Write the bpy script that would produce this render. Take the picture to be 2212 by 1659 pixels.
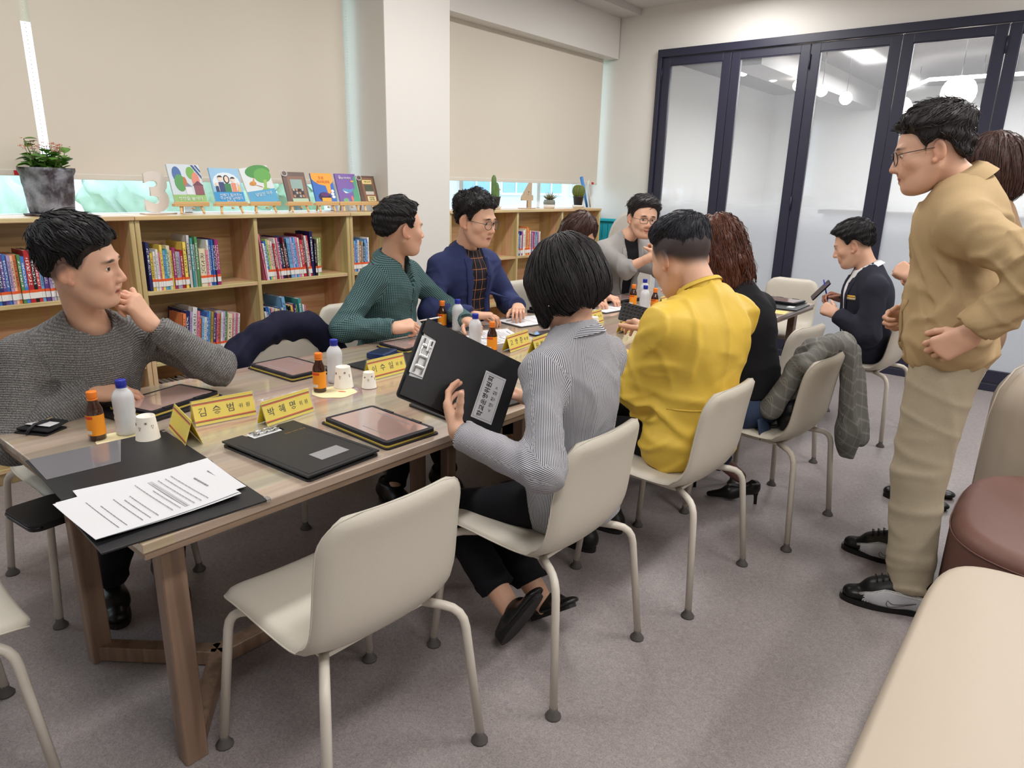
import bpy, bmesh, math, random
import numpy as np
from mathutils import Vector, Matrix

# ------------------------------------------------------------------ scene, camera, world, lights
for _o in list(bpy.data.objects): bpy.data.objects.remove(_o)
SC = bpy.context.scene
COL = SC.collection
SC.view_settings.view_transform = 'Standard'
try: SC.view_settings.look = 'None'
except Exception: pass
SC.view_settings.gamma = 1.0
SC.view_settings.use_curve_mapping = False
SC.view_settings.exposure = 0.12

def cam_axes(yaw, pitch, roll):
    cy, sy, cp, sp = math.cos(yaw), math.sin(yaw), math.cos(pitch), math.sin(pitch)
    f = Vector((-sy*cp, cy*cp, -sp)); r = Vector((cy, sy, 0)); u = r.cross(f)
    cr, sr = math.cos(roll), math.sin(roll)
    return cr*r+sr*u, -sr*r+cr*u, f
_r, _u, _f = cam_axes(*[math.radians(a) for a in (39.2178, 16.0845, 1.4882)])
cd = bpy.data.cameras.new('camera'); cam = bpy.data.objects.new('camera', cd); COL.objects.link(cam)
cd.sensor_fit = 'HORIZONTAL'; cd.sensor_width = 36.0; cd.lens = 36.0*1491.65/2212
cd.clip_start = 0.05; cd.clip_end = 200
cam.matrix_world = Matrix(((_r.x, _u.x, -_f.x, 0), (_r.y, _u.y, -_f.y, 0), (_r.z, _u.z, -_f.z, 1.5), (0, 0, 0, 1)))
SC.camera = cam

W = bpy.data.worlds.new('world'); SC.world = W; W.use_nodes = True
_b = W.node_tree.nodes['Background']; _b.inputs[0].default_value = (0.72, 0.86, 1.0, 1); _b.inputs[1].default_value = 3.2

def area(name, loc, size, power, color=(1, .985, .965), rot=(0, 0, 0)):
    l = bpy.data.lights.new(name, 'AREA'); l.shape = 'RECTANGLE'; l.size, l.size_y = size
    l.energy = power; l.color = color
    o = bpy.data.objects.new(name, l); COL.objects.link(o); o.location = loc; o.rotation_euler = rot
    return o
LAMPS = [(-2.6, .9), (-2.6, 3.4), (-2.6, 5.6), (.3, .3), (.3, 2.8), (.3, 5.2), (2.6, 1.5), (2.6, 4.2)]
for _i, (_x, _y) in enumerate(LAMPS):
    area('ceiling_lamp_light', (_x, _y, 3.13), (.3, 1.2), 30 if _x < -1 else 34)

# ------------------------------------------------------------------ helpers
def lin(c):
    if isinstance(c, str):
        c = c.lstrip('#'); c = [int(c[i:i+2], 16)/255 for i in (0, 2, 4)]
    else: c = [v/255 for v in c]
    return tuple(v/12.92 if v <= .04045 else ((v+.055)/1.055)**2.4 for v in c) + (1.0,)
MATS = {}
def bsdf(name):
    m = bpy.data.materials.new(name); m.use_nodes = True
    return m, m.node_tree.nodes, m.node_tree.links, m.node_tree.nodes['Principled BSDF']
def mat(name, col=(200, 200, 200), rough=.5, metal=0., coat=0., bump=None, var=None, spec=.5, sheen=0., trans=0., emit=None, alpha=1., ior=1.45, sub=0.):
    """bump=(scale,strength,detail); var=(colour2,scale,amount) adds noise colour variation"""
    if name in MATS: return MATS[name]
    m, N, L, B = bsdf(name)
    B.inputs['Base Color'].default_value = lin(col); B.inputs['Roughness'].default_value = rough
    B.inputs['Metallic'].default_value = metal; B.inputs['Coat Weight'].default_value = coat; B.inputs['Coat Roughness'].default_value = .04
    B.inputs['Specular IOR Level'].default_value = spec; B.inputs['Sheen Weight'].default_value = sheen
    B.inputs['Transmission Weight'].default_value = trans; B.inputs['IOR'].default_value = ior; B.inputs['Alpha'].default_value = alpha
    if sub: B.inputs['Subsurface Weight'].default_value = sub; B.inputs['Subsurface Radius'].default_value = (.012, .005, .003)
    if emit: B.inputs['Emission Color'].default_value = lin(emit[0]); B.inputs['Emission Strength'].default_value = emit[1]
    if bump or var:
        tc = N.new('ShaderNodeTexCoord')
    if var:
        n = N.new('ShaderNodeTexNoise'); n.inputs['Scale'].default_value = var[1]; n.inputs['Detail'].default_value = 4
        L.new(tc.outputs['Object'], n.inputs['Vector'])
        r = N.new('ShaderNodeValToRGB'); r.color_ramp.elements[0].position = .5-var[2]*.5; r.color_ramp.elements[1].position = .5+var[2]*.5
        r.color_ramp.elements[0].color = lin(col); r.color_ramp.elements[1].color = lin(var[0])
        L.new(n.outputs['Fac'], r.inputs['Fac']); L.new(r.outputs['Color'], B.inputs['Base Color'])
    if bump:
        n = N.new('ShaderNodeTexNoise'); n.inputs['Scale'].default_value = bump[0]; n.inputs['Detail'].default_value = bump[2] if len(bump) > 2 else 3
        L.new(tc.outputs['Object'], n.inputs['Vector'])
        b = N.new('ShaderNodeBump'); b.inputs['Strength'].default_value = bump[1]; b.inputs['Distance'].default_value = .01
        L.new(n.outputs['Fac'], b.inputs['Height']); L.new(b.outputs['Normal'], B.inputs['Normal'])
    MATS[name] = m
    return m
def wood(name, c1, c2, axis=1, scale=1., rough=.35, coat=0., planks=None):
    if name in MATS: return MATS[name]
    m, N, L, B = bsdf(name)
    tc = N.new('ShaderNodeTexCoord'); mp = N.new('ShaderNodeMapping')
    s = [22*scale]*3; s[axis] = 1.4*scale; mp.inputs['Scale'].default_value = s
    L.new(tc.outputs['Object'], mp.inputs['Vector'])
    n = N.new('ShaderNodeTexNoise'); n.inputs['Scale'].default_value = 1.6; n.inputs['Detail'].default_value = 7; n.inputs['Distortion'].default_value = .6
    L.new(mp.outputs['Vector'], n.inputs['Vector'])
    r = N.new('ShaderNodeValToRGB'); r.color_ramp.elements[0].position = .33; r.color_ramp.elements[1].position = .68
    r.color_ramp.elements[0].color = lin(c1); r.color_ramp.elements[1].color = lin(c2)
    L.new(n.outputs['Fac'], r.inputs['Fac']); out = r.outputs['Color']
    if planks:      # glued-board tone steps
        mp2 = N.new('ShaderNodeMapping'); mp2.inputs['Scale'].default_value = planks; L.new(tc.outputs['Object'], mp2.inputs['Vector'])
        v = N.new('ShaderNodeTexVoronoi'); v.inputs['Scale'].default_value = 1; v.distance = 'CHEBYCHEV'; L.new(mp2.outputs['Vector'], v.inputs['Vector'])
        mx = N.new('ShaderNodeMixRGB'); mx.blend_type = 'MULTIPLY'; mx.inputs['Fac'].default_value = .16
        L.new(out, mx.inputs['Color1']); L.new(v.outputs['Color'], mx.inputs['Color2']); out = mx.outputs['Color']
    L.new(out, B.inputs['Base Color'])
    B.inputs['Roughness'].default_value = rough; B.inputs['Coat Weight'].default_value = coat; B.inputs['Coat Roughness'].default_value = .03
    MATS[name] = m
    return m

def link(o, parent=None):
    COL.objects.link(o)
    if parent is not None: o.parent = parent
    return o
def mesh(name, verts, faces, m=None, parent=None, smooth=False, mats=None, idx=None):
    me = bpy.data.meshes.new(name)
    if isinstance(verts, np.ndarray): verts = verts.tolist()
    if isinstance(faces, np.ndarray): faces = faces.tolist()
    me.from_pydata(verts, [], faces)
    for mm in (mats or ([m] if m else [])): me.materials.append(mm)
    if idx is not None: me.polygons.foreach_set('material_index', np.asarray(idx, dtype=np.int32))
    if smooth: me.polygons.foreach_set('use_smooth', [True]*len(me.polygons))
    me.update()
    return link(bpy.data.objects.new(name, me), parent)
def from_bm(name, bm, m=None, parent=None, smooth=False, mats=None):
    me = bpy.data.meshes.new(name); bm.to_mesh(me); bm.free()
    for mm in (mats or ([m] if m else [])): me.materials.append(mm)
    if smooth: me.polygons.foreach_set('use_smooth', [True]*len(me.polygons))
    me.update()
    return link(bpy.data.objects.new(name, me), parent)
def thing(name, label, cat, loc=(0, 0, 0), rz=0., group=None):
    o = bpy.data.objects.new(name, None); COL.objects.link(o); o.empty_display_size = .1
    o.location = loc; o.rotation_euler = (0, 0, rz); o['label'] = label; o['category'] = cat
    if group: o['group'] = group
    return o
def tag(o, label, cat, group=None):
    o['label'] = label; o['category'] = cat
    if group: o['group'] = group
    return o
def struct(o): o['kind'] = 'structure'; return o
def bm_box(bm, c, s, bev=0., seg=2, rot=None):
    g = bmesh.ops.create_cube(bm, size=1.)
    vs = g['verts']
    for v in vs: v.co = Vector((v.co.x*s[0], v.co.y*s[1], v.co.z*s[2]))
    if bev:
        es = list({e for v in vs for e in v.link_edges})
        r = bmesh.ops.bevel(bm, geom=es, offset=bev, segments=seg, profile=.5, affect='EDGES')
        vs = list({v for f in r['faces'] for v in f.verts} | {v for v in vs if v.is_valid})
    Mx = Matrix.Translation(c) @ (rot.to_4x4() if rot is not None else Matrix.Identity(4))
    bmesh.ops.transform(bm, matrix=Mx, verts=vs)
    return vs
def box(name, c, s, m, parent=None, bev=0., seg=2, rot=None, smooth=False):
    """box with centre c (relative to parent) and size s; geometry is local to the object's origin at c"""
    bm = bmesh.new(); bm_box(bm, (0, 0, 0), s, bev, seg)
    o = from_bm(name, bm, m, parent, smooth); o.location = c
    if rot is not None: o.rotation_euler = rot
    return o
def tube_data(pts, rad, n=10, cap=True):
    pts = [Vector(p) for p in pts]; k = len(pts)
    if not hasattr(rad, '__len__'): rad = [rad]*k
    t0 = (pts[1]-pts[0]).normalized(); a = t0.orthogonal().normalized()
    V, F = [], []
    for i, p in enumerate(pts):
        t = ((pts[min(i+1, k-1)]-pts[max(i-1, 0)])).normalized()
        a = (a - t*a.dot(t)); a = a.normalized() if a.length > 1e-6 else t.orthogonal().normalized()
        b = t.cross(a)
        for j in range(n):
            an = 2*math.pi*j/n; V.append(p + rad[i]*(math.cos(an)*a+math.sin(an)*b))
    for i in range(k-1):
        for j in range(n):
            j2 = (j+1) % n; F.append((i*n+j, i*n+j2, (i+1)*n+j2, (i+1)*n+j))
    if cap: F.append(tuple(range(n-1, -1, -1))); F.append(tuple(range((k-1)*n, k*n)))
    return [tuple(v) for v in V], F
def tube(name, pts, rad, m, parent=None, n=10, smooth=True):
    V, F = tube_data(pts, rad, n); return mesh(name, V, F, m, parent, smooth)
def lathe_data(prof, n=24, z0=0., cx=0., cy=0., capb=True, capt=True):
    V, F = [], []
    for r, z in prof:
        for j in range(n):
            a = 2*math.pi*j/n; V.append((cx+r*math.cos(a), cy+r*math.sin(a), z0+z))
    for i in range(len(prof)-1):
        for j in range(n):
            j2 = (j+1) % n; F.append((i*n+j, i*n+j2, (i+1)*n+j2, (i+1)*n+j))
    if capb: F.append(tuple(range(n-1, -1, -1)))
    if capt: F.append(tuple(range((len(prof)-1)*n, len(prof)*n)))
    return V, F
def lathe(name, prof, m, parent=None, n=24, smooth=True, **k):
    V, F = lathe_data(prof, n, **k); return mesh(name, V, F, m, parent, smooth)
def prism_data(poly, z0, z1):
    n = len(poly); V = [(x, y, z0) for x, y in poly]+[(x, y, z1) for x, y in poly]
    F = [tuple(range(n-1, -1, -1)), tuple(range(n, 2*n))]+[(i, (i+1) % n, n+(i+1) % n, n+i) for i in range(n)]
    return V, F
def prism(name, poly, z0, z1, m, parent=None):
    V, F = prism_data(poly, z0, z1); return mesh(name, V, F, m, parent)
def rrect(w, h, r, k=5):
    P = []
    for cx, cy, a0 in ((w/2-r, h/2-r, 0), (-w/2+r, h/2-r, 90), (-w/2+r, -h/2+r, 180), (w/2-r, -h/2+r, 270)):
        for i in range(k+1):
            a = math.radians(a0+90*i/k); P.append((cx+r*math.cos(a), cy+r*math.sin(a)))
    return P
def copy_tree(o, parent=None):
    c = o.copy(); COL.objects.link(c); c.parent = parent
    for ch in o.children: copy_tree(ch, c)
    return c
_DG = None
def text(name, s, size, m, parent, loc, rot=(0, 0, 0), ext=.0004, align='CENTER', sx=1., res=2, spacing=1., shear=0., offset=0.):
    cu = bpy.data.curves.new(name, 'FONT'); cu.body = s; cu.size = size; cu.extrude = ext; cu.align_x = align; cu.align_y = 'CENTER'
    cu.resolution_u = res; cu.space_character = spacing; cu.shear = shear; cu.offset = offset
    t = bpy.data.objects.new(name, cu); COL.objects.link(t)
    me = bpy.data.meshes.new_from_object(t); me.name = name
    bpy.data.objects.remove(t); bpy.data.curves.remove(cu)
    me.materials.clear(); me.materials.append(m)
    o = link(bpy.data.objects.new(name, me), parent); o.location = loc; o.rotation_euler = rot; o.scale = (sx, 1, 1)
    return o

# ------------------------------------------------------------------ base materials
M_wall = mat('wall_paint', (222, 219, 214), .75, bump=(180, .05))
M_ceil = mat('ceiling_paint', (206, 203, 200), .8, bump=(120, .05))
M_white = mat('white_plastic', (232, 230, 226), .4)
M_frame = mat('dark_navy_frame', (42, 42, 60), .4, bump=(300, .05))
M_metal = mat('bright_steel', (205, 205, 205), .25, 1.)
M_black = mat('black_plastic', (18, 18, 20), .35)
M_shelf = wood('birch_shelf', (204, 168, 118), (228, 198, 152), axis=1, scale=1., rough=.4, planks=(7, 1.2, 9))
M_shelfv = wood('birch_upright', (204, 168, 118), (228, 198, 152), axis=2, scale=1., rough=.4, planks=(9, 7, 1.2))
M_leather = mat('cream_leather', (200, 193, 180), .42, bump=(420, .08), spec=.4)
M_cleg = mat('cream_steel', (214, 206, 194), .35)
M_rubber = mat('grey_rubber', (92, 88, 86), .6)
M_paper = mat('white_paper', (216, 216, 219), .7)
M_ink = mat('black_ink', (26, 24, 24), .7)
M_greyink = mat('grey_ink', (138, 136, 140), .7)

def floor_mat():
    m, N, L, B = bsdf('grey_speckled_vinyl')
    tc = N.new('ShaderNodeTexCoord')
    n1 = N.new('ShaderNodeTexNoise'); n1.inputs['Scale'].default_value = 260; n1.inputs['Detail'].default_value = 3
    n2 = N.new('ShaderNodeTexNoise'); n2.inputs['Scale'].default_value = 75; n2.inputs['Detail'].default_value = 5; n2.inputs['Distortion'].default_value = 1.5
    n3 = N.new('ShaderNodeTexNoise'); n3.inputs['Scale'].default_value = 1.3; n3.inputs['Detail'].default_value = 3
    for n in (n1, n2, n3): L.new(tc.outputs['Object'], n.inputs['Vector'])
    r1 = N.new('ShaderNodeValToRGB'); r1.color_ramp.elements[0].position = .3; r1.color_ramp.elements[1].position = .55
    r1.color_ramp.elements[0].color = lin((112, 105, 104)); r1.color_ramp.elements[1].color = lin((164, 155, 154))
    L.new(n1.outputs['Fac'], r1.inputs['Fac'])
    r2 = N.new('ShaderNodeValToRGB'); r2.color_ramp.elements[0].position = .35; r2.color_ramp.elements[1].position = .65
    r2.color_ramp.elements[0].color = lin((138, 130, 130)); r2.color_ramp.elements[1].color = lin((178, 169, 168))
    L.new(n2.outputs['Fac'], r2.inputs['Fac'])
    mx = N.new('ShaderNodeMixRGB'); mx.inputs['Fac'].default_value = .5; L.new(r1.outputs['Color'], mx.inputs['Color1']); L.new(r2.outputs['Color'], mx.inputs['Color2'])
    mx2 = N.new('ShaderNodeMixRGB'); mx2.blend_type = 'MULTIPLY'; mx2.inputs['Fac'].default_value = .12
    L.new(mx.outputs['Color'], mx2.inputs['Color1']); L.new(n3.outputs['Fac'], mx2.inputs['Color2'])
    L.new(mx2.outputs['Color'], B.inputs['Base Color'])
    B.inputs['Roughness'].default_value = .42; B.inputs['Specular IOR Level'].default_value = .35
    b = N.new('ShaderNodeBump'); b.inputs['Strength'].default_value = .12; b.inputs['Distance'].default_value = .002
    L.new(n2.outputs['Fac'], b.inputs['Height']); L.new(b.outputs['Normal'], B.inputs['Normal'])
    return m
M_floor = floor_mat()

# ------------------------------------------------------------------ room shell
XW, YD, ZC = -4.36, 6.62, 3.2      # window wall, folding-door wall, ceiling
XR, YB = 4.2, -3.2
struct(box('floor', ((XW+XR)/2, (YB+12.2)/2, -.05), (XR-XW+.4, 12.2-YB, .1), M_floor))
struct(box('ceiling', ((XW+XR)/2, (YB+YD)/2, ZC+.05), (XR-XW+.4, YD-YB, .1), M_ceil))
struct(box('wall_right', (XR+.06, (YB+YD)/2, ZC/2), (.12, YD-YB, ZC), M_wall))
struct(box('wall_back', ((XW+XR)/2, YB-.06, ZC/2), (XR-XW+.4, .12, ZC), M_wall))
# window wall with two openings (left bay Y -1.6..3.26, right bay Y 3.98..6.56), sill 1.2, head 2.95
bm = bmesh.new()
for y0, y1, z0, z1 in ((YB, YD, 0, 1.235), (YB, YD, 2.95, ZC), (YB, -1.6, 1.235, 2.95), (3.27, 3.97, 1.235, 2.95), (6.565, YD, 1.235, 2.95)):
    bm_box(bm, (XW-.1, (y0+y1)/2, (z0+z1)/2), (.2, y1-y0, z1-z0))
struct(from_bm('wall_left', bm, M_wall))
# square column between the bays
struct(box('wall_column', ((XW-3.9)/2, 3.65, ZC/2), (-3.9-XW, .62, ZC), M_wall, bev=.004))
M_glass = None
def glass_mat():
    m, N, L, B = bsdf('window_glass')
    B.inputs['Base Color'].default_value = (.93, .97, 1, 1); B.inputs['Roughness'].default_value = 0; B.inputs['Alpha'].default_value = .12
    B.inputs['Specular IOR Level'].default_value = .6
    return m
M_glass = glass_mat()
M_alu = mat('white_window_frame', (225, 228, 232), .4)
def window(n, y0, y1, posts):
    bm = bmesh.new(); x = XW-.08
    for yy in [y0+.025, y1-.025]+posts: bm_box(bm, (x, yy, 2.09), (.06, .05, 1.71))
    for zz in (1.26, 2.925): bm_box(bm, (x, (y0+y1)/2, zz), (.06, y1-y0, .05))
    w = struct(from_bm('window_%d' % n, bm, M_alu))
    e = [y0]+posts+[y1]
    for a, b in zip(e[:-1], e[1:]):
        box('pane', (x, (a+b)/2, 2.09), (.006, b-a-.04, 1.64), M_glass, w)
    box('window_sill', (XW+.06, (y0+y1)/2, 1.228), (.14, y1-y0, .02), M_white, w)
    return w
window(1, -1.6, 3.27, [.05, 1.32, 2.15])
window(2, 3.97, 6.565, [4.62, 5.75])
# boxed-out blind pelmet over the right bay and over the left bay, and the ceiling soffit
struct(box('trim_1', (-4.23, 5.29, 2.975), (.26, 2.64, .43), M_wall, bev=.003))
struct(box('trim_2', (-4.23, .84, 2.975), (.26, 4.98, .43), M_wall, bev=.003))
struct(box('trim_3', (-4.12, 5.29, 3.17), (.5, 2.66, .06), M_ceil))
# ------------------------------------------------------------------ folding glass doors and the room beyond
def door_glass():
    """clear glass whose lower part carries a dotted frost film that thins out upwards"""
    m, N, L, B = bsdf('frost_gradient_glass')
    N.remove(B); out = N['Material Output']
    geo = N.new('ShaderNodeNewGeometry'); sep = N.new('ShaderNodeSeparateXYZ'); L.new(geo.outputs['Position'], sep.inputs[0])
    mr = N.new('ShaderNodeMapRange'); mr.interpolation_type = 'SMOOTHSTEP'
    mr.inputs['From Min'].default_value = 1.5; mr.inputs['From Max'].default_value = 1.1; mr.inputs['To Min'].default_value = .13; mr.inputs['To Max'].default_value = .93
    L.new(sep.outputs['Z'], mr.inputs['Value'])
    tr = N.new('ShaderNodeBsdfTransparent'); tr.inputs[0].default_value = (.93, .95, .97, 1)
    df = N.new('ShaderNodeBsdfDiffuse'); df.inputs[0].default_value = lin((222, 227, 234))
    tl = N.new('ShaderNodeBsdfTranslucent'); tl.inputs[0].default_value = lin((226, 231, 238))
    ms = N.new('ShaderNodeMixShader'); ms.inputs[0].default_value = .5; L.new(df.outputs[0], ms.inputs[1]); L.new(tl.outputs[0], ms.inputs[2])
    m1 = N.new('ShaderNodeMixShader'); L.new(mr.outputs['Result'], m1.inputs[0]); L.new(tr.outputs[0], m1.inputs[1]); L.new(ms.outputs[0], m1.inputs[2])
    gl = N.new('ShaderNodeBsdfGlossy'); gl.inputs['Roughness'].default_value = .06
    fr = N.new('ShaderNodeFresnel'); fr.inputs['IOR'].default_value = 1.5
    m2 = N.new('ShaderNodeMixShader'); L.new(fr.outputs[0], m2.inputs[0]); L.new(m1.outputs[0], m2.inputs[1]); L.new(gl.outputs[0], m2.inputs[2])
    L.new(m2.outputs[0], out.inputs['Surface'])
    return m
M_dglass = door_glass()
DX0, DP, DN = -3.63, .703, 8            # first jamb, leaf pitch, leaves
DX1 = DX0+.045+DP*DN+.045
bm = bmesh.new()
for x0, x1, z0, z1 in ((XW, DX0, 0, ZC), (DX1, XR, 0, ZC), (DX0, DX1, 2.80, ZC)):
    bm_box(bm, ((x0+x1)/2, YD+.06, (z0+z1)/2), (x1-x0, .12, z1-z0))
struct(from_bm('wall_far', bm, M_wall))
bm = bmesh.new()
bm_box(bm, ((DX0+DX1)/2, YD+.02, 2.765), (DX1-DX0, .14, .07), .004)
bm_box(bm, ((DX0+DX1)/2, YD+.02, .03), (DX1-DX0, .14, .06), .004)
for x in (DX0+.022, DX1-.022): bm_box(bm, (x, YD+.02, 1.38), (.045, .14, 2.7), .004)
struct(from_bm('trim_4', bm, M_frame))
for i in range(DN):
    x0 = DX0+.045+DP*i; x1 = x0+DP
    bm = bmesh.new()
    for x in (x0+.043, x1-.043): bm_box(bm, (x, YD, 1.395), (.082, .05, 2.66), .004)
    for z, h in ((2.69, .07), (.115, .1)): bm_box(bm, ((x0+x1)/2, YD, z), (DP-.16, .05, h), .004)
    d = struct(from_bm('door_%d' % (i+1), bm, M_frame))
    box('pane', ((x0+x1)/2, YD, 1.41), (DP-.16, .008, 2.5), M_dglass, d)
    bm = bmesh.new()
    for x in (x0+.084, x1-.084): bm_box(bm, (x, YD-.018, 1.41), (.008, .012, 2.5))
    bm_box(bm, ((x0+x1)/2, YD-.018, 2.65), (DP-.16, .012, .008))
    from_bm('glazing_bead', bm, M_frame, d)
    if i % 2 == 0:
        for z in (2.58, 1.4, .3):
            h = tube('hinge', [(x0+.004, YD-.035, z-.06), (x0+.004, YD-.035, z+.06)], .007, M_frame, d, 8)
# the bright room seen through the glass
M_bwall = mat('back_room_wall', (226, 226, 224), .8)
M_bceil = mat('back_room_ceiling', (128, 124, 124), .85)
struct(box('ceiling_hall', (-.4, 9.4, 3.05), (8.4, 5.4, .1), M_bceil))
struct(box('wall_hall_far', (-.4, 12.05, 1.5), (8.4, .12, 3.1), M_bwall))
struct(box('wall_hall_left', (-4.5, 9.4, 1.5), (.12, 5.4, 3.1), M_bwall))
struct(box('wall_hall_right', (3.8, 9.4, 1.5), (.12, 5.4, 3.1), M_bwall))
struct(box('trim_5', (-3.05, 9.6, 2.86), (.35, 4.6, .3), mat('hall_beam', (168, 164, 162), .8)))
area('hall_light', (-1.2, 9.2, 2.9), (3, 3), 260, (1, .98, .95))
M_bulb = mat('lit_bulb', (255, 250, 240), .4, emit=((255, 246, 232), 14))
M_tube = mat('lit_tube', (255, 252, 248), .4, emit=((255, 252, 246), 7))
GL = [(-3.51, 8.4, 2.84, .06, 'small lit globe pendant nearest the white corner wall beyond the glass'), (-3.15, 8.4, 2.76, .065, 'small lit globe pendant hanging beside another beyond the second glass leaf'), (-3.0, 9.6, 2.86, .055, 'small lit globe pendant tight under the hall ceiling beam'), (-2.86, 8.4, 2.64, .06, 'small lit globe pendant half hidden by a door mullion'), (-2.6, 8.4, 2.57, .06, 'small lit globe pendant upper of the pair in the third leaf'), (-2.34, 8.4, 2.48, .065, 'small lit globe pendant lower of the pair in the third leaf'), (-1.24, 8., 2.43, .15, 'large glowing globe pendant directly above the standing man'), (-1.73, 8., 2.3, .13, 'large glowing globe pendant in front of the face of the standing man'), (-1.04, 8., 2.17, .12, 'large glowing globe pendant behind the head of the standing man')]
for x, y, z, r, lab in GL:
    t = thing('globe_pendant', lab, 'lamp', (x, y, z), group='globe pendants beyond the glass')
    V, F = lathe_data([(r*math.sin(math.pi*k/10)+1e-4, -r*math.cos(math.pi*k/10)) for k in range(11)], 16)
    mesh('globe', V, F, M_bulb, t, True); tube('cord', [(0, 0, r), (0, 0, 3.0-z)], .004, M_black, t, 6)
t = thing('linear_light', 'angled white strip light on the ceiling beyond the glass doors', 'lamp', (-1.78, 9.5, 2.76))
for a, b in (((-.5, 1.0, .0), (.0, 0, 0)), ((0, 0, 0), (2.2, .0, 0))):
    tube('tube', [a, b], .02, M_tube, t, 8)
for a in ((-.2, .5, 0), (.5, .03, 0), (1.3, .08, 0)): tube('hanger', [a, (a[0], a[1], .22)], .003, M_black, t, 5)
t = thing('reading_counter', 'long pale counter with dark top edge beyond the frosted glass', 'counter', (-.2, 9.8, 0))
box('top', (0, 0, 1.27), (5.2, .5, .05), mat('counter_top', (84, 76, 70), .5), t, .005)
box('body', (0, .03, .63), (5.1, .4, 1.22), mat('counter_body', (188, 192, 198), .6), t)

# ------------------------------------------------------------------ roller blinds
def blind_mat():
    m, N, L, B = bsdf('blind_fabric'); N.remove(B); out = N['Material Output']
    tc = N.new('ShaderNodeTexCoord'); n = N.new('ShaderNodeTexNoise'); n.inputs['Scale'].default_value = 500; L.new(tc.outputs['Object'], n.inputs['Vector'])
    r = N.new('ShaderNodeValToRGB'); r.color_ramp.elements[0].color = lin((220, 211, 198)); r.color_ramp.elements[1].color = lin((230, 222, 210)); L.new(n.outputs['Fac'], r.inputs['Fac'])
    d = N.new('ShaderNodeBsdfDiffuse'); L.new(r.outputs[0], d.inputs[0]); t = N.new('ShaderNodeBsdfTranslucent'); t.inputs[0].default_value = lin((214, 204, 188))
    s = N.new('ShaderNodeMixShader'); s.inputs[0].default_value = .12; L.new(d.outputs[0], s.inputs[1]); L.new(t.outputs[0], s.inputs[2]); L.new(s.outputs[0], out.inputs['Surface'])
    return m
M_blind = blind_mat()
M_bar = mat('blind_bar', (214, 208, 198), .4)
def blind(y0, y1, zb, label, chain_y, tagc=None):
    t = thing('roller_blind', label, 'blind', (-4.24, (y0+y1)/2, zb)); w = y1-y0
    box('fabric', (0, 0, (2.8-zb)/2+.01), (.003, w, 2.8-zb), M_blind, t)
    box('bottom_bar', (.002, 0, .012), (.014, w, .03), M_bar, t, .003)
    lathe('roller', [(.03, -w/2), (.03, w/2)], M_bar, t, 14).rotation_euler = (math.pi/2, 0, 0)
    t.children[-1].location = (0, 0, 2.83-zb)
    if chain_y is not None:
        V, F = [], []
        bm = bmesh.new()
        for k in range(70):
            bmesh.ops.create_icosphere(bm, subdivisions=1, radius=.0035, matrix=Matrix.Translation((.012, chain_y-(y0+y1)/2, .03+k*.0185)))
        from_bm('bead_chain', bm, M_white, t)['kind'] = 'stuff'
    if tagc: box('warning_tag', (.011, tagc, .012), (.003, .04, .022), mat('red_tag', (206, 40, 48), .5), t)
blind(.1, 1.328, 1.485, 'beige roller blind behind the dark square planter, its red tag showing', 1.345, .5)
blind(1.372, 3.262, 1.472, 'wide beige roller blind behind the row of display easels', 3.283)
blind(4.0, 6.545, 1.525, 'beige roller blind above the cacti and the wooden figure 4', None, 1.18)
t = thing('wall_strip', 'beige strip filling the top of the slot between two blinds', 'panel', (-4.3, 1.35, 2.5)); box('panel', (0, 0, 0), (.01, .08, .56), M_blind, t)

# ------------------------------------------------------------------ bookcases
ZS = (.09, .49, .89, 1.292)        # top faces of the boards
SF, SB = -3.9, -4.2                # front and back
def bookcase(y0, y1, divs, label, front=SF):
    t = thing('bookcase', label, 'bookcase', (front, (y0+y1)/2, 0)); cy = (y0+y1)/2; d = front-SB; th = .022
    box('top', (-d/2+.006, 0, ZS[3]-th/2), (d+.012, y1-y0, th), M_shelf, t, .004)
    box('back', (-d+.006, 0, .68), (.008, y1-y0-.04, 1.18), M_shelf, t)
    for y in (y0+.0125, y1-.0125): box('side', (-d/2, y-cy, (ZS[3]-th)/2), (d, .025, ZS[3]-th), M_shelfv, t, .004)
    e = [y0+.025]+divs+[y1-.025]
    for a, b in zip(e[:-1], e[1:]):
        for z in ZS[:3]: box('shelf', (-d/2, (a+b)/2-cy, z-th/2), (d-.01, b-a-.003, th), M_shelf, t, .003)
    for y in divs: box('divider', (-d/2+.003, y-cy, (ZS[3]-th+.07)/2), (d-.01, .024, ZS[3]-th-.07), M_shelfv, t, .003)
    box('plinth', (-d/2-.02, 0, .034), (d-.04, y1-y0-.05, .068), M_shelfv, t)
    return t
bookcase(.2, 1.603, [.9], 'birch bookcase below the dark planter with red flowers')
bookcase(1.606, 2.995, [2.3], 'birch bookcase below the row of display easels')
bookcase(2.998, 3.335, [], 'narrow birch bookcase end against the white column')
bookcase(3.975, 6.16, [4.83, 5.5], 'birch bookcase beyond the column carrying cacti and a wooden 4', -3.92)

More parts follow.
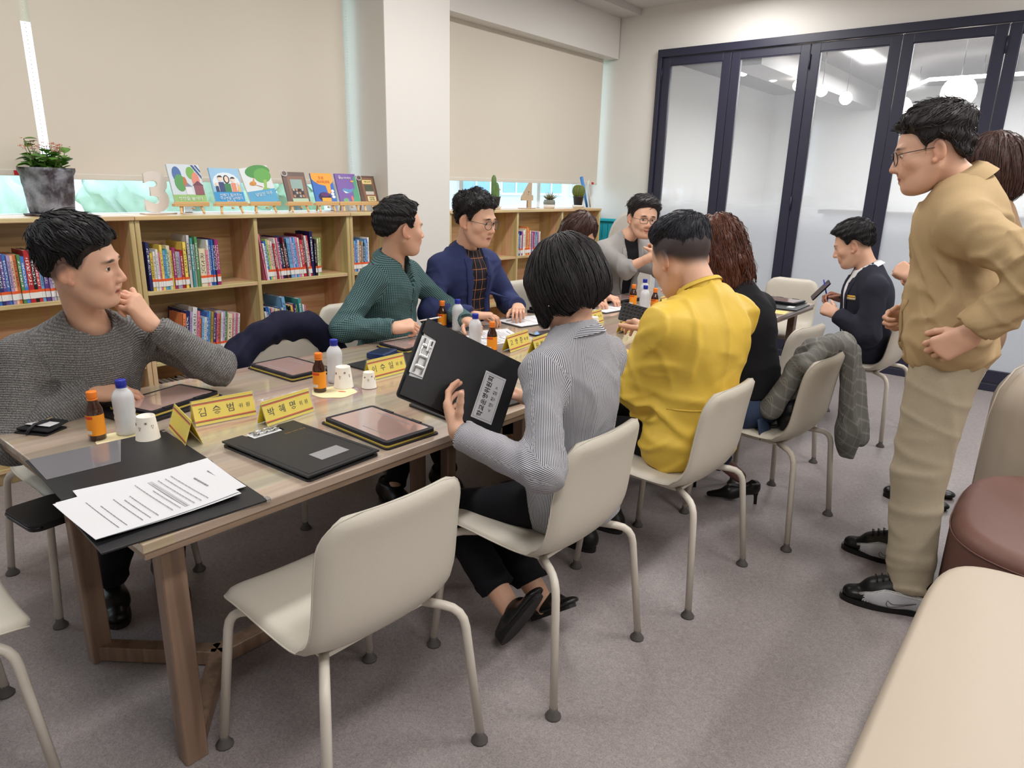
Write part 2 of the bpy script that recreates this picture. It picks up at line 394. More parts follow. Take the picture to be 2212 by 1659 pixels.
# ------------------------------------------------------------------ tables
M_top = wood('greyed_oak_top', (158, 138, 120), (194, 174, 154), axis=1, scale=.55, rough=.32, coat=1., planks=(9, 1.1, 1))
M_tedge = wood('oak_edge', (120, 98, 82), (150, 126, 106), axis=1, scale=.8, rough=.4)
M_tleg = wood('oak_leg', (112, 88, 72), (146, 120, 100), axis=2, scale=.8, rough=.4)
TX0, TX1, TY0, TL = -2.70, -1.48, .54, 1.587
def strut(bm, a, b, w, h):
    a, b = Vector(a), Vector(b); d = b-a; q = d.to_track_quat('Y', 'Z')
    bm_box(bm, (a+b)/2, (w, d.length, h), .003, 1, q.to_matrix())
for k in range(3):
    y0 = TY0+TL*k; cx, cy = (TX0+TX1)/2, y0+TL/2
    t = thing('meeting_table', ['meeting table with loose printed papers and an open folder on it', 'middle meeting table between the yellow jacket and navy blazer', 'meeting table closest to the glass doors, its end chair empty'][k], 'table', (cx, cy, 0))
    box('tabletop', (0, 0, .706), (TX1-TX0, TL-.002, .024), M_top, t, .003)
    box('edge_rail', (0, 0, .685), (TX1-TX0-.01, TL-.012, .018), M_tedge, t)
    ox = .19        # the trestle sits towards the wall-free side
    for sy in (-1, 1):
        for sx in (-1, 1):
            x = ox+sx*.305
            bm = bmesh.new(); bm_box(bm, (x, sy*(TL/2-.1), .338), (.05, .06, .676), .003, 1); from_bm('leg', bm, M_tleg, t)
            bm = bmesh.new(); strut(bm, (x, sy*(TL/2-.1), .03), (ox, sy*(TL/2-.34), .03), .05, .05); from_bm('floor_brace', bm, M_tleg, t)
    bm = bmesh.new(); bm_box(bm, (ox, 0, .03), (.06, TL-.66, .05), .003, 1); from_bm('floor_beam', bm, M_tleg, t)

# ------------------------------------------------------------------ chairs
def chair_shell(side):
    """upholstered one-piece seat and back; returns verts and faces. profile in local x (forward) / z"""
    P = [(.262, .425), (.25, .446), (.20, .457), (.12, .456), (.03, .452), (-.06, .450), (-.125, .456), (-.168, .480), (-.190, .520), (-.200, .570), (-.206, .63), (-.213, .69), (-.222, .75), (-.233, .80), (-.243, .828)]
    n = len(P); A = np.array(P); s = np.r_[0, np.cumsum(np.hypot(*np.diff(A, axis=0).T))]; q_ = np.linspace(0, 1, 40); ss = s[-1]*(.65*q_+.35*(.5-.5*np.cos(math.pi*q_)))
    X = np.interp(ss, s, A[:, 0]); Z = np.interp(ss, s, A[:, 1])
    for _ in range(2):
        X[1:-1] = (X[:-2]+2*X[1:-1]+X[2:])/4; Z[1:-1] = (Z[:-2]+2*Z[1:-1]+Z[2:])/4
    T = np.stack([np.gradient(X), np.gradient(Z)], 1); T /= np.linalg.norm(T, axis=1)[:, None]; Nn = np.stack([-T[:, 1], T[:, 0]], 1)   # up/front normal
    Nn = -Nn if Nn[8, 1] < 0 else Nn
    u = ss/s[-1]; nv = 19; V = []
    for i in range(40):
        w = .218 if u[i] < .45 else .218-.012*(u[i]-.45)/.55
        e = min(ss[i], s[-1]-ss[i]); rc = .075 if ss[i] < .3 else .09
        if e < rc: w -= rc-math.sqrt(max(0, rc*rc-(rc-e)**2))
        for j in range(nv):
            v = -1+2*j/(nv-1); vv = math.copysign(abs(v)**.8, v)
            cup = (.022 if u[i] > .5 else .012)*(abs(vv)*w/.218)**2.2            # slight wrap towards the sitter
            edge = max(abs(vv)**6, (max(0, 1-e/.05))**2.5); t = .019*math.sqrt(max(0, 1-edge))+.0015
            t *= side
            c = cup+t
            V.append((X[i]+Nn[i, 0]*c, vv*w, Z[i]+Nn[i, 1]*c))
    F = []
    for i in range(39):
        for j in range(nv-1):
            q = (i*nv+j, i*nv+j+1, (i+1)*nv+j+1, (i+1)*nv+j); F.append(q if side > 0 else q[::-1])
    return V, F, nv
def make_chair():
    r = thing('dining_chair', 'x', 'chair')
    Va, Fa, nv = chair_shell(1); Vb, Fb, _ = chair_shell(-1); k = len(Va); V = Va+Vb; F = Fa+[tuple(i+k for i in f) for f in Fb]
    ring = list(range(nv))+[i*nv+nv-1 for i in range(1, 40)]+[39*nv+j for j in range(nv-2, -1, -1)]+[i*nv for i in range(38, 0, -1)]
    for a, b in zip(ring, ring[1:]+ring[:1]): F.append((b, a, a+k, b+k))
    sh = mesh('seat_shell', V, F, M_leather, r, True)
    P = [Vector(Va[i]).lerp(Vector(Va[i+k] if i+k < len(Va) else Vb[i]), .5) for i in ring]
    P = [p+(p-Vector((p.x*.97, 0, p.z))).normalized()*.0008 for p in P]
    VV, FF = tube_data(P+[P[0]], .0022, 5, False); mesh('piping', VV, FF, M_leather, sh, True)
    for sx in (-1, 1):
        for sy in (-1, 1):
            top = Vector((sx*.12-.0, sy*.15, .435)); kn = Vector((sx*.215, sy*.212, .425)); ft = Vector((sx*.25, sy*.245, .03))
            pts = [top]
            for q in (.0, .25, .5, .75, 1.):
                a = top.lerp(kn, .55+.45*q); b = kn.lerp(ft, .14*q); pts.append(a.lerp(b, q))
            pts.append(ft)
            l = tube('leg', pts, .0125, M_cleg, r, 10)
            V, F = lathe_data([(.0, 0), (.024, 0), (.024, .006), (.012, .022), (.013, .034), (0, .034)], 12, 0, ft.x, ft.y)
            mesh('foot', V, F, M_rubber, l, True)
    bm = bmesh.new(); bm_box(bm, (0, 0, .432), (.26, .32, .012), .003, 1); from_bm('under_plate', bm, M_cleg, r)
    return r
CH0 = make_chair(); _used = [0]
def chair(x, y, deg, label, group=None):
    o = CH0 if not _used[0] else copy_tree(CH0); _used[0] = 1
    o.location = (x, y, 0); o.rotation_euler = (0, 0, math.radians(deg)); o['label'] = label; o['category'] = 'chair'
    if group: o['group'] = group
    return o
chair(-1.31, .95, 178, 'empty cream chair next to the woman in the striped shirt')
chair(-1.2, 1.64, 180, 'cream chair holding the woman in the grey striped shirt')
chair(-1.12, 2.37, 179, 'cream chair holding the man in the yellow jacket')
chair(-1.0, 3.12, 176, 'cream chair with a grey checked jacket draped over its back')
chair(-1.28, 3.79, 172, 'empty cream chair between the draped jacket and the man in the suit')
chair(-1.0, 4.82, 176, 'cream chair holding the man in the dark suit')
chair(-1.81, 5.55, 268, 'empty cream chair at the table end by the glass doors')
chair(-2.0, .13, 88, 'cream chair at the table end below the open folder and papers')
chair(-2.73, .86, 0, 'cream chair holding the man in the grey knit sweater')
chair(-2.72, 1.82, 2, 'cream chair with a navy jacket draped over its back')
chair(-2.98, 2.42, -2, 'cream chair holding the man in the teal patterned shirt')
chair(-2.95, 3.2, 0, 'cream chair holding the man in the navy blazer')
chair(-2.95, 3.98, 0, 'cream chair holding the brown-haired woman who looks down')
chair(-2.95, 4.75, -8, 'cream chair holding the man in the light grey blazer')

# ------------------------------------------------------------------ ottomans and sofa back on the right
def squircle(name, a, b, h, r, m, parent=None, p=4., n=48, z0=0.):
    V, F = [], []; prof = [(.965, 0), (.99, .012), (1., .03)]+[(1., h-r)]
    for k in range(1, 9):
        t = math.pi/2*k/8; prof.append((1-(r/max(a, b))*(1-math.cos(t)), h-r+r*math.sin(t)))
    prof += [(.6, h+.004), (.25, h+.006), (.001, h+.006)]
    for s, z in prof:
        for j in range(n):
            t = 2*math.pi*j/n; c, q = math.cos(t), math.sin(t)
            V.append((a*s*math.copysign(abs(c)**(2/p), c), b*s*math.copysign(abs(q)**(2/p), q), z0+z))
    for i in range(len(prof)-1):
        for j in range(n):
            j2 = (j+1) % n; F.append((i*n+j, i*n+j2, (i+1)*n+j2, (i+1)*n+j))
    F.append(tuple(range(n-1, -1, -1)))
    return mesh(name, V, F, m, parent, True)
M_pouf = mat('cream_faux_leather', (180, 166, 150), .45, bump=(300, .06))
M_brown = mat('brown_faux_leather', (104, 72, 64), .5, bump=(300, .08))
def seam(a, b, p, z, m, parent, n=64):
    P = []
    for j in range(n+1):
        t = 2*math.pi*j/n; c, q = math.cos(t), math.sin(t); P.append((a*math.copysign(abs(c)**(2/p), c), b*math.copysign(abs(q)**(2/p), q), z))
    V, F = tube_data(P, .0025, 5, False); return mesh('seam', V, F, m, parent, True)
t = thing('ottoman', 'cream faux leather ottoman with rounded edges beside the brown one', 'ottoman', (.27, 1.66, 0)); squircle('cushion', .45, .76, .42, .05, M_pouf, t, 7.)
t = thing('ottoman', 'brown round-edged ottoman between the cream ottoman and cream sofa back', 'ottoman', (.255, 2.94, 0)); squircle('cushion', .46, .46, .42, .05, M_brown, t, 3.2); seam(.462, .462, 3.2, .372, M_brown, t)
t = thing('sofa', 'cream padded sofa back with stitched seams behind the brown ottoman', 'sofa', (.3, 3.78, 0))
squircle('back_cushion', .52, .33, .80, .2, M_pouf, t, 2.6)
for k in (-.5, -.17, .17, .5):
    P = [(k*1., -.335+.05*abs(k), .05), (k*1., -.338+.05*abs(k), .6), (k*.97, -.29, .72), (k*.9, -.2, .795), (k*.8, 0, .81)]
    tube('seam', P, .003, M_pouf, t, 5)

# ------------------------------------------------------------------ corner: teal wainscot and white arched board
M_teal = mat('teal_paint', (40, 172, 188), .5)
t = thing('teal_panel', 'teal grooved wainscot panel beside the bookcase end', 'panel', (-3.93, 6.52, 0))
box('backing', (0, 0, .58), (.62, .03, 1.16), M_teal, t); box('cap_rail', (0, -.02, 1.165), (.64, .05, .03), M_teal, t, .004)
box('rail', (0, -.02, .95), (.62, .018, .04), M_teal, t, .003)
for k in range(9): box('board', (-.28+.07*k, -.02, .57), (.062, .012, 1.1), M_teal, t, .003)
t = thing('arched_board', 'white standing board with a rounded arch top behind the grey blazer', 'board', (-3.58, 6.25, 0))
poly = [(-.27, 0), (.27, 0)]+[(.27*math.cos(math.pi*k/20), .97+.31*math.sin(math.pi*k/20)) for k in range(21)]
def arch(s, y0, y1, nm, m):
    V, F = prism_data([(x*s, z*(1 if z < .01 else 1-(1-s)*.3)) for x, z in poly], y0, y1)
    o = mesh(nm, [(x, -z, y) for x, y, z in V], [f for f in F], m, t); return o
arch(1., -.03, .03, 'panel', M_white); arch(.93, .03, .036, 'inset', mat('board_inset', (216, 214, 208), .6))
# ------------------------------------------------------------------ implicit-surface modelling (people, clothes, hair)
A_ = np.array
def nrm(v): v = A_(v, float); return v/(np.linalg.norm(v)+1e-12)
def smin(a, b, k):
    if k <= 0: return np.minimum(a, b)
    h = np.clip(.5+.5*(b-a)/k, 0, 1); return b+(a-b)*h-k*h*(1-h)
def sstep(a, b, x): t = np.clip((x-a)/(b-a), 0, 1); return t*t*(3-2*t)
class Sdf:
    def __init__(s): s.ops = []; s.lo = A_([1e9]*3); s.hi = -s.lo; s.disp = []
    def _bb(s, p, r): p = A_(p, float); s.lo = np.minimum(s.lo, p-r); s.hi = np.maximum(s.hi, p+r)
    def cone(s, a, b, ra, rb, k=.02, mode='+', flat=None, ff=1., cut=False, grp=0):
        a, b = A_(a, np.float32), A_(b, np.float32)
        if mode == '+': s._bb(a, ra+.02); s._bb(b, rb+.02)
        n = None if flat is None else nrm(flat).astype(np.float32)
        def f(P):
            ba = b-a; pa = P-a
            if n is not None:
                pa = pa+((1/ff-1)*(pa@n))[:, None]*n; ba = ba+((1/ff-1)*(ba@n))*n
            l2 = ba@ba; y = (pa@ba)/l2; t = np.clip(y, 0, 1)
            q = pa-t[:, None]*ba; d = np.sqrt(np.einsum('ij,ij->i', q, q))-(ra+(rb-ra)*t)
            if cut: d = np.maximum(d, (y-1)*math.sqrt(l2))
            return d*(min(1, ff) if n is not None else 1)
        s.ops.append((f, mode, k, grp)); return s
    def ell(s, c, r, k=.02, mode='+', R=None, grp=0):
        c, r = A_(c, np.float32), (A_(r, float)*np.ones(3)).astype(np.float32); R = None if R is None else A_(R, np.float32)
        if mode == '+': s._bb(c, r.max()+.02)
        def f(P):
            p = P-c
            if R is not None: p = p@R
            p = p/r; k0 = np.sqrt(np.einsum('ij,ij->i', p, p)); p = p/r; k1 = np.sqrt(np.einsum('ij,ij->i', p, p))+1e-9
            return k0*(k0-1)/k1
        s.ops.append((f, mode, k, grp)); return s
    def fn(s, f, mode, k=.01, grp=0): s.ops.append((f, mode, k, grp)); return s
    def fold(s, c, R, amp, freq, axis, ph=0.):
        c = A_(c, np.float32); axis = nrm(axis); o = nrm(np.cross(axis, (.3, .5, .8))).astype(np.float32); axis = axis.astype(np.float32)
        def f(P):
            p = P-c; g = np.exp(-(p*p).sum(1)/(R*R)); u = p@axis
            w = np.abs(np.sin(.5*(freq*u+2.2*np.sin(p@o*freq*.3+ph)+ph)))
            return -amp*g*(1.25*np.exp(-(w/.3)**2)-.45)
        s.disp.append(f); return s
    def wrinkle(s, amp, freq, seed=0, n=5):
        """sparse sharp ridges running in a few slanted directions"""
        rs = np.random.RandomState(seed); K = rs.normal(size=(n, 3)); K = (K/np.linalg.norm(K, axis=1)[:, None]*freq*rs.uniform(.7, 1.4, (n, 1))).astype(np.float32); K2 = (rs.normal(size=(n, 3))*freq*.22).astype(np.float32); K3 = (rs.normal(size=(n, 3))*freq*.16).astype(np.float32); ph = (rs.rand(3, n)*6.28).astype(np.float32)
        def f(P):
            w = np.sin(.5*(P@K.T+ph[0]+2.4*np.sin(P@K2.T+ph[1]))); m = np.clip(np.sin(P@K3.T+ph[2])*1.6-.2, 0, 1)
            return -amp*((np.exp(-(w/.32)**2)-.28)*m).sum(1)
        s.disp.append(f); return s
    def noise(s, amp, freq, seed=0):
        rs = np.random.RandomState(seed); K = (rs.normal(size=(5, 3))*freq).astype(np.float32); ph = (rs.rand(5)*6.28).astype(np.float32)
        s.disp.append(lambda P: amp*.45*np.sin(P@K.T+ph+.8*np.sin(P[:, [1, 2, 0, 1, 2]]*freq*.7)).sum(1)); return s
    def __call__(s, P, nodisp=False):
        P = np.asarray(P, np.float32); d = np.full(len(P), 1e3, np.float32)
        for f, m, k, g in s.ops:
            if m == '+': d = smin(d, f(P), k)
            elif m == '-': d = -smin(-d, f(P), k)
            else: d = -smin(-d, -f(P), k)
        if not nodisp:
            for f in s.disp: d = d+f(P)
        return d
    def group(s, P):
        best = np.full(len(P), 1e3); g = np.zeros(len(P), int)
        for f, m, k, gr in s.ops:
            if m == '+':
                d = f(P); w = d < best; best[w] = d[w]; g[w] = gr
        return g
_E12 = [(0, 1), (2, 3), (4, 5), (6, 7), (0, 2), (1, 3), (4, 6), (5, 7), (0, 4), (1, 5), (2, 6), (3, 7)]
_C8 = A_([(i & 1, (i >> 1) & 1, (i >> 2) & 1) for i in range(8)])
def polygonise(f, lo, hi, h, slack=.02):
    """surface nets on a sparse grid: blocks far from the surface are only sampled once"""
    B = 4; H = B*h; lo = A_(lo)-H; nb = np.ceil((A_(hi)+H-lo)/H).astype(int)
    bi = np.stack(np.meshgrid(*[np.arange(n) for n in nb], indexing='ij'), -1).reshape(-1, 3)
    cb = f(lo+(bi+.5)*H-.5*h); act = np.abs(cb) < H*1.05+slack
    n = nb*B
    F = np.repeat(np.repeat(np.repeat(np.where(cb < 0, -1., 1.).reshape(nb), B, 0), B, 1), B, 2)
    lb = np.stack(np.meshgrid(*[np.arange(B)]*3, indexing='ij'), -1).reshape(-1, 3)
    pi = (bi[act][:, None, :]*B+lb[None]).reshape(-1, 3)
    F[pi[:, 0], pi[:, 1], pi[:, 2]] = f(lo+pi*h)
    s = F < 0
    cnt = sum(s[c[0]:n[0]-1+c[0], c[1]:n[1]-1+c[1], c[2]:n[2]-1+c[2]].astype(np.int8) for c in _C8)
    ci = np.argwhere((cnt > 0) & (cnt < 8))
    vals = np.stack([F[ci[:, 0]+c[0], ci[:, 1]+c[1], ci[:, 2]+c[2]] for c in _C8], 1)
    acc = np.zeros((len(ci), 3)); num = np.zeros(len(ci))
    for a, b in _E12:
        va, vb = vals[:, a], vals[:, b]; cr = (va < 0) != (vb < 0)
        t = np.where(cr, va/np.where(cr, va-vb, 1), 0)
        acc += np.where(cr[:, None], _C8[a]+t[:, None]*(_C8[b]-_C8[a]), 0); num += cr
    V = lo+(ci+acc/num[:, None])*h
    I = np.full(n, -1, dtype=np.int64); I[ci[:, 0], ci[:, 1], ci[:, 2]] = np.arange(len(ci))
    Q = []
    for ax in range(3):
        o1, o2 = (ax+1) % 3, (ax+2) % 3
        sl = [slice(1, n[0]-1)]*3; sl = [slice(1, n[i]-1) for i in range(3)]
        a = s[tuple(sl)]; sl2 = list(sl); sl2[ax] = slice(2, n[ax]); b = s[tuple(sl2)]
        e = np.argwhere(a != b)+1
        def idx(d1, d2):
            q = e.copy(); q[:, o1] -= d1; q[:, o2] -= d2; return I[q[:, 0], q[:, 1], q[:, 2]]
        q = np.stack([idx(1, 1), idx(0, 1), idx(0, 0), idx(1, 0)], 1)
        fl = ~s[e[:, 0], e[:, 1], e[:, 2]]; q[fl] = q[fl][:, ::-1]; Q.append(q)
    Q = np.concatenate(Q); Q = Q[(Q >= 0).all(1)]
    return V, Q
def relax(V, Q, it=1, w=.5):
    E = np.concatenate([Q[:, [0, 1]], Q[:, [1, 2]], Q[:, [2, 3]], Q[:, [3, 0]]])
    for _ in range(it):
        S = np.zeros_like(V); c = np.zeros(len(V)); np.add.at(S, E[:, 0], V[E[:, 1]]); np.add.at(c, E[:, 0], 1); np.add.at(S, E[:, 1], V[E[:, 0]]); np.add.at(c, E[:, 1], 1)
        V = V+(S/np.maximum(c, 1)[:, None]-V)*w
    return V
def sdf_mesh(name, S, h, m, parent=None, org=(0, 0, 0), slack=.02, relaxn=0, pat=None, smooth=True):
    V, Q = polygonise(S, S.lo, S.hi, h, slack)
    if relaxn: V = relax(V, Q, relaxn)
    o = mesh(name, V-A_(org), Q, m, parent, smooth)
    if pat is not None: set_attr(o, 'pat', pat(V))
    return o
def set_attr(o, nm, arr, typ='FLOAT_VECTOR'):
    a = o.data.attributes.new(nm, typ, 'POINT'); a.data.foreach_set('vector' if typ == 'FLOAT_VECTOR' else 'color', np.asarray(arr, np.float32).ravel())

# ------------------------------------------------------------------ cloth and skin materials
def attr(N, nm): a = N.new('ShaderNodeAttribute'); a.attribute_name = nm; return a
def skin_mat():
    m, N, L, B = bsdf('skin')
    a = attr(N, 'tint'); L.new(a.outputs['Color'], B.inputs['Base Color'])
    B.inputs['Roughness'].default_value = .5; B.inputs['Subsurface Weight'].default_value = .12; B.inputs['Subsurface Radius'].default_value = (.01, .004, .002)
    B.inputs['Subsurface Scale'].default_value = 1.0; B.inputs['Specular IOR Level'].default_value = .35
    tc = N.new('ShaderNodeTexCoord'); n = N.new('ShaderNodeTexNoise'); n.inputs['Scale'].default_value = 350; L.new(tc.outputs['Object'], n.inputs['Vector'])
    b = N.new('ShaderNodeBump'); b.inputs['Strength'].default_value = .06; b.inputs['Distance'].default_value = .002; L.new(n.outputs['Fac'], b.inputs['Height']); L.new(b.outputs['Normal'], B.inputs['Normal'])
    return m
M_skin = skin_mat()
def hair_mat(name, c1, c2, rough=.5):
    m, N, L, B = bsdf(name); tc = N.new('ShaderNodeTexCoord'); mp = N.new('ShaderNodeMapping'); mp.inputs['Scale'].default_value = (220, 220, 30)
    L.new(tc.outputs['Object'], mp.inputs['Vector']); n = N.new('ShaderNodeTexNoise'); n.inputs['Scale'].default_value = 1.; n.inputs['Detail'].default_value = 4; L.new(mp.outputs[0], n.inputs['Vector'])
    r = N.new('ShaderNodeValToRGB'); r.color_ramp.elements[0].position = .3; r.color_ramp.elements[1].position = .75; r.color_ramp.elements[0].color = lin(c1); r.color_ramp.elements[1].color = lin(c2)
    L.new(n.outputs['Fac'], r.inputs['Fac']); L.new(r.outputs['Color'], B.inputs['Base Color']); B.inputs['Roughness'].default_value = rough; B.inputs['Specular IOR Level'].default_value = .3
    b = N.new('ShaderNodeBump'); b.inputs['Strength'].default_value = .5; b.inputs['Distance'].default_value = .003; L.new(n.outputs['Fac'], b.inputs['Height']); L.new(b.outputs['Normal'], B.inputs['Normal'])
    return m
H_black = hair_mat('black_hair', (12, 11, 13), (34, 31, 34)); H_soft = hair_mat('soft_black_hair', (20, 17, 19), (52, 46, 48), .5)
H_brown = hair_mat('dark_brown_hair', (36, 22, 20), (84, 56, 48), .4); H_red = hair_mat('auburn_curls', (48, 24, 18), (112, 62, 42), .4)
H_grey = hair_mat('greying_black_hair', (16, 16, 22), (56, 56, 66), .45)
def crumple(m, scale=9., strength=.5, dist=.02):
    N, L = m.node_tree.nodes, m.node_tree.links; B = N['Principled BSDF']; tc = N.new('ShaderNodeTexCoord'); n = N.new('ShaderNodeTexNoise'); n.noise_type = 'RIDGED_MULTIFRACTAL'; n.inputs['Scale'].default_value = scale; n.inputs['Detail'].default_value = 2.; n.inputs['Distortion'].default_value = .7
    L.new(tc.outputs['Object'], n.inputs['Vector']); b = N.new('ShaderNodeBump'); b.inputs['Strength'].default_value = strength; b.inputs['Distance'].default_value = dist; L.new(n.outputs['Fac'], b.inputs['Height'])
    if B.inputs['Normal'].links: L.new(B.inputs['Normal'].links[0].from_socket, b.inputs['Normal'])
    L.new(b.outputs['Normal'], B.inputs['Normal']); return m
def cloth(name, col, col2=None, rough=.8, scale=900, bump=.25, sheen=.2, var=None):
    m = mat(name, col, rough, bump=(scale, bump, 2), var=(col2, var or 500, .5) if col2 else None, sheen=0, spec=.25)
    return m
def pat_cloth(name, build, rough=.8, bump=None):
    """cloth whose colour comes from the garment's own 'pat' coordinates (metres around / along)"""
    m, N, L, B = bsdf(name); a = attr(N, 'pat'); sep = N.new('ShaderNodeSeparateXYZ'); L.new(a.outputs['Vector'], sep.inputs[0])
    B.inputs['Base Color'].default_value = (.5, .5, .5, 1); B.inputs['Roughness'].default_value = rough; B.inputs['Specular IOR Level'].default_value = .25
    col = build(N, L, sep); L.new(col, B.inputs['Base Color'])
    return m
def mth(N, L, op, a, b=None, c=None):
    n = N.new('ShaderNodeMath'); n.operation = op
    for i, v in enumerate((a, b, c)):
        if v is None: continue
        if isinstance(v, (int, float)): n.inputs[i].default_value = v
        else: L.new(v, n.inputs[i])
    return n.outputs[0]
def mixc(N, L, fac, c1, c2):
    n = N.new('ShaderNodeMixRGB')
    if isinstance(fac, (int, float)): n.inputs[0].default_value = fac
    else: L.new(fac, n.inputs[0])
    for i, c in ((1, c1), (2, c2)):
        if isinstance(c, tuple): n.inputs[i].default_value = c
        else: L.new(c, n.inputs[i])
    return n.outputs[0]
def band(N, L, v, period, duty, off=0.):       # 1 inside the stripe
    return mth(N, L, 'LESS_THAN', mth(N, L, 'FRACT', mth(N, L, 'ADD', mth(N, L, 'DIVIDE', v, period), off+100)), duty)
def stripes(N, L, sep): return mixc(N, L, band(N, L, sep.outputs[0], .0045, .5), lin((202, 201, 205)), lin((76, 76, 87)))
def dots(N, L, sep):
    u = mth(N, L, 'DIVIDE', sep.outputs[0], .0085); v = mth(N, L, 'DIVIDE', sep.outputs[1], .0085)
    a = mth(N, L, 'SINE', mth(N, L, 'MULTIPLY', mth(N, L, 'ADD', u, v), 3.1416)); b = mth(N, L, 'SINE', mth(N, L, 'MULTIPLY', mth(N, L, 'SUBTRACT', u, v), 3.1416))
    s = mth(N, L, 'MULTIPLY', a, b); k = mth(N, L, 'GREATER_THAN', s, .12); k2 = mth(N, L, 'LESS_THAN', s, -.45)
    c = mixc(N, L, k, lin((76, 108, 110)), lin((26, 44, 50))); return mixc(N, L, k2, c, lin((108, 140, 140)))
def plaid(N, L, sep):
    u, v = sep.outputs[0], sep.outputs[1]
    c = mixc(N, L, band(N, L, u, .052, .5), lin((24, 26, 36)), lin((34, 36, 50))); c = mixc(N, L, mth(N, L, 'MULTIPLY', band(N, L, v, .06, .5), .5), c, lin((12, 12, 18)))
    c = mixc(N, L, mth(N, L, 'MULTIPLY', band(N, L, u, .052, .07, .3), .8), c, lin((186, 120, 70))); return mixc(N, L, mth(N, L, 'MULTIPLY', band(N, L, v, .06, .06, .2), .8), c, lin((176, 112, 66)))
def check(N, L, sep):
    u, v = sep.outputs[0], sep.outputs[1]
    c = mixc(N, L, band(N, L, u, .004, .5), lin((120, 120, 116)), lin((98, 98, 96))); c = mixc(N, L, mth(N, L, 'MULTIPLY', band(N, L, v, .004, .5), .4), c, lin((140, 138, 134)))
    for off in (0, .06, .12): c = mixc(N, L, mth(N, L, 'MULTIPLY', band(N, L, v, .055, .03, off), .4), c, lin((190, 187, 182)))
    for off in (0, .08): c = mixc(N, L, mth(N, L, 'MULTIPLY', band(N, L, u, .05, .03, off), .4), c, lin((184, 181, 176)))
    return c
def knit(N, L, sep):
    tc = N.new('ShaderNodeTexCoord'); n = N.new('ShaderNodeTexNoise'); n.inputs['Scale'].default_value = 320; n.inputs['Detail'].default_value = 4; L.new(tc.outputs['Object'], n.inputs['Vector'])
    r = N.new('ShaderNodeValToRGB'); r.color_ramp.elements[0].position = .32; r.color_ramp.elements[1].position = .7; r.color_ramp.elements[0].color = lin((72, 71, 72)); r.color_ramp.elements[1].color = lin((158, 156, 154)); L.new(n.outputs['Fac'], r.inputs['Fac'])
    b = band(N, L, sep.outputs[1], .0075, .42); c = mixc(N, L, mth(N, L, 'MULTIPLY', b, .45), r.outputs['Color'], lin((70, 69, 70)))
    h = mth(N, L, 'ADD', mth(N, L, 'SINE', mth(N, L, 'MULTIPLY', sep.outputs[1], 6.2832/.0075)), mth(N, L, 'MULTIPLY', n.outputs['Fac'], 2.))
    bp_ = N.new('ShaderNodeBump'); bp_.inputs['Strength'].default_value = .5; bp_.inputs['Distance'].default_value = .003; L.new(h, bp_.inputs['Height']); L.new(bp_.outputs['Normal'], N['Principled BSDF'].inputs['Normal'])
    return c
C_knit = pat_cloth('grey_marl_knit', knit, .9); C_teal = pat_cloth('teal_lattice_shirt', dots, .7); C_plaid = pat_cloth('dark_plaid_shirt', plaid, .75)
C_stripe = pat_cloth('fine_striped_cotton', stripes, .75); C_check = pat_cloth('grey_glen_check', check, .8)
C_navy = cloth('navy_blazer_wool', (46, 54, 94), (54, 62, 104)); C_grey = cloth('light_grey_linen', (142, 139, 138), (166, 163, 160)); C_yellow = mat('yellow_nylon', (226, 190, 78), .5, bump=(60, .06, 3), spec=.35)
C_black = cloth('black_jersey', (24, 24, 28)); C_suit = cloth('charcoal_suit_wool', (40, 41, 54), (48, 49, 62)); C_white = cloth('white_cotton', (226, 226, 230), bump=.1)
C_beige = cloth('tan_cotton_jacket', (172, 146, 108), (184, 158, 120)); C_khaki = cloth('khaki_chino', (168, 156, 134), (182, 170, 148)); C_jean = cloth('blue_denim', (44, 56, 82), (66, 80, 108), var=300)
C_dark = cloth('black_trousers', (20, 20, 26)); C_tan = cloth('brown_knit_top', (150, 122, 96)); C_dnavy = cloth('dark_navy_jacket', (22, 24, 46), (28, 30, 54))
for _m, _s, _k in ((C_yellow, 6., .8), (C_beige, 5., .8), (C_khaki, 6., .5), (C_navy, 7., .25), (C_grey, 8., .4), (C_stripe, 9., .3), (C_teal, 8., .25), (C_check, 9., .5), (C_dnavy, 7., .4), (C_suit, 7., .25)): crumple(_m, _s, _k)
M_shoe = mat('black_leather_shoe', (22, 20, 20), .35); M_sole = mat('dark_rubber_sole', (30, 28, 28), .7)
M_eye = mat('eye_white', (222, 216, 212), .25); M_iris = mat('dark_iris', (30, 18, 14), .15)
M_lens = glass_mat(); M_lens.name = 'spectacle_lens'; M_lens.node_tree.nodes['Principled BSDF'].inputs['Alpha'].default_value = .05; M_rim = mat('black_spectacle_rim', (30, 28, 34), .3)
SKIN = (216, 170, 144); LIP = (192, 126, 112)

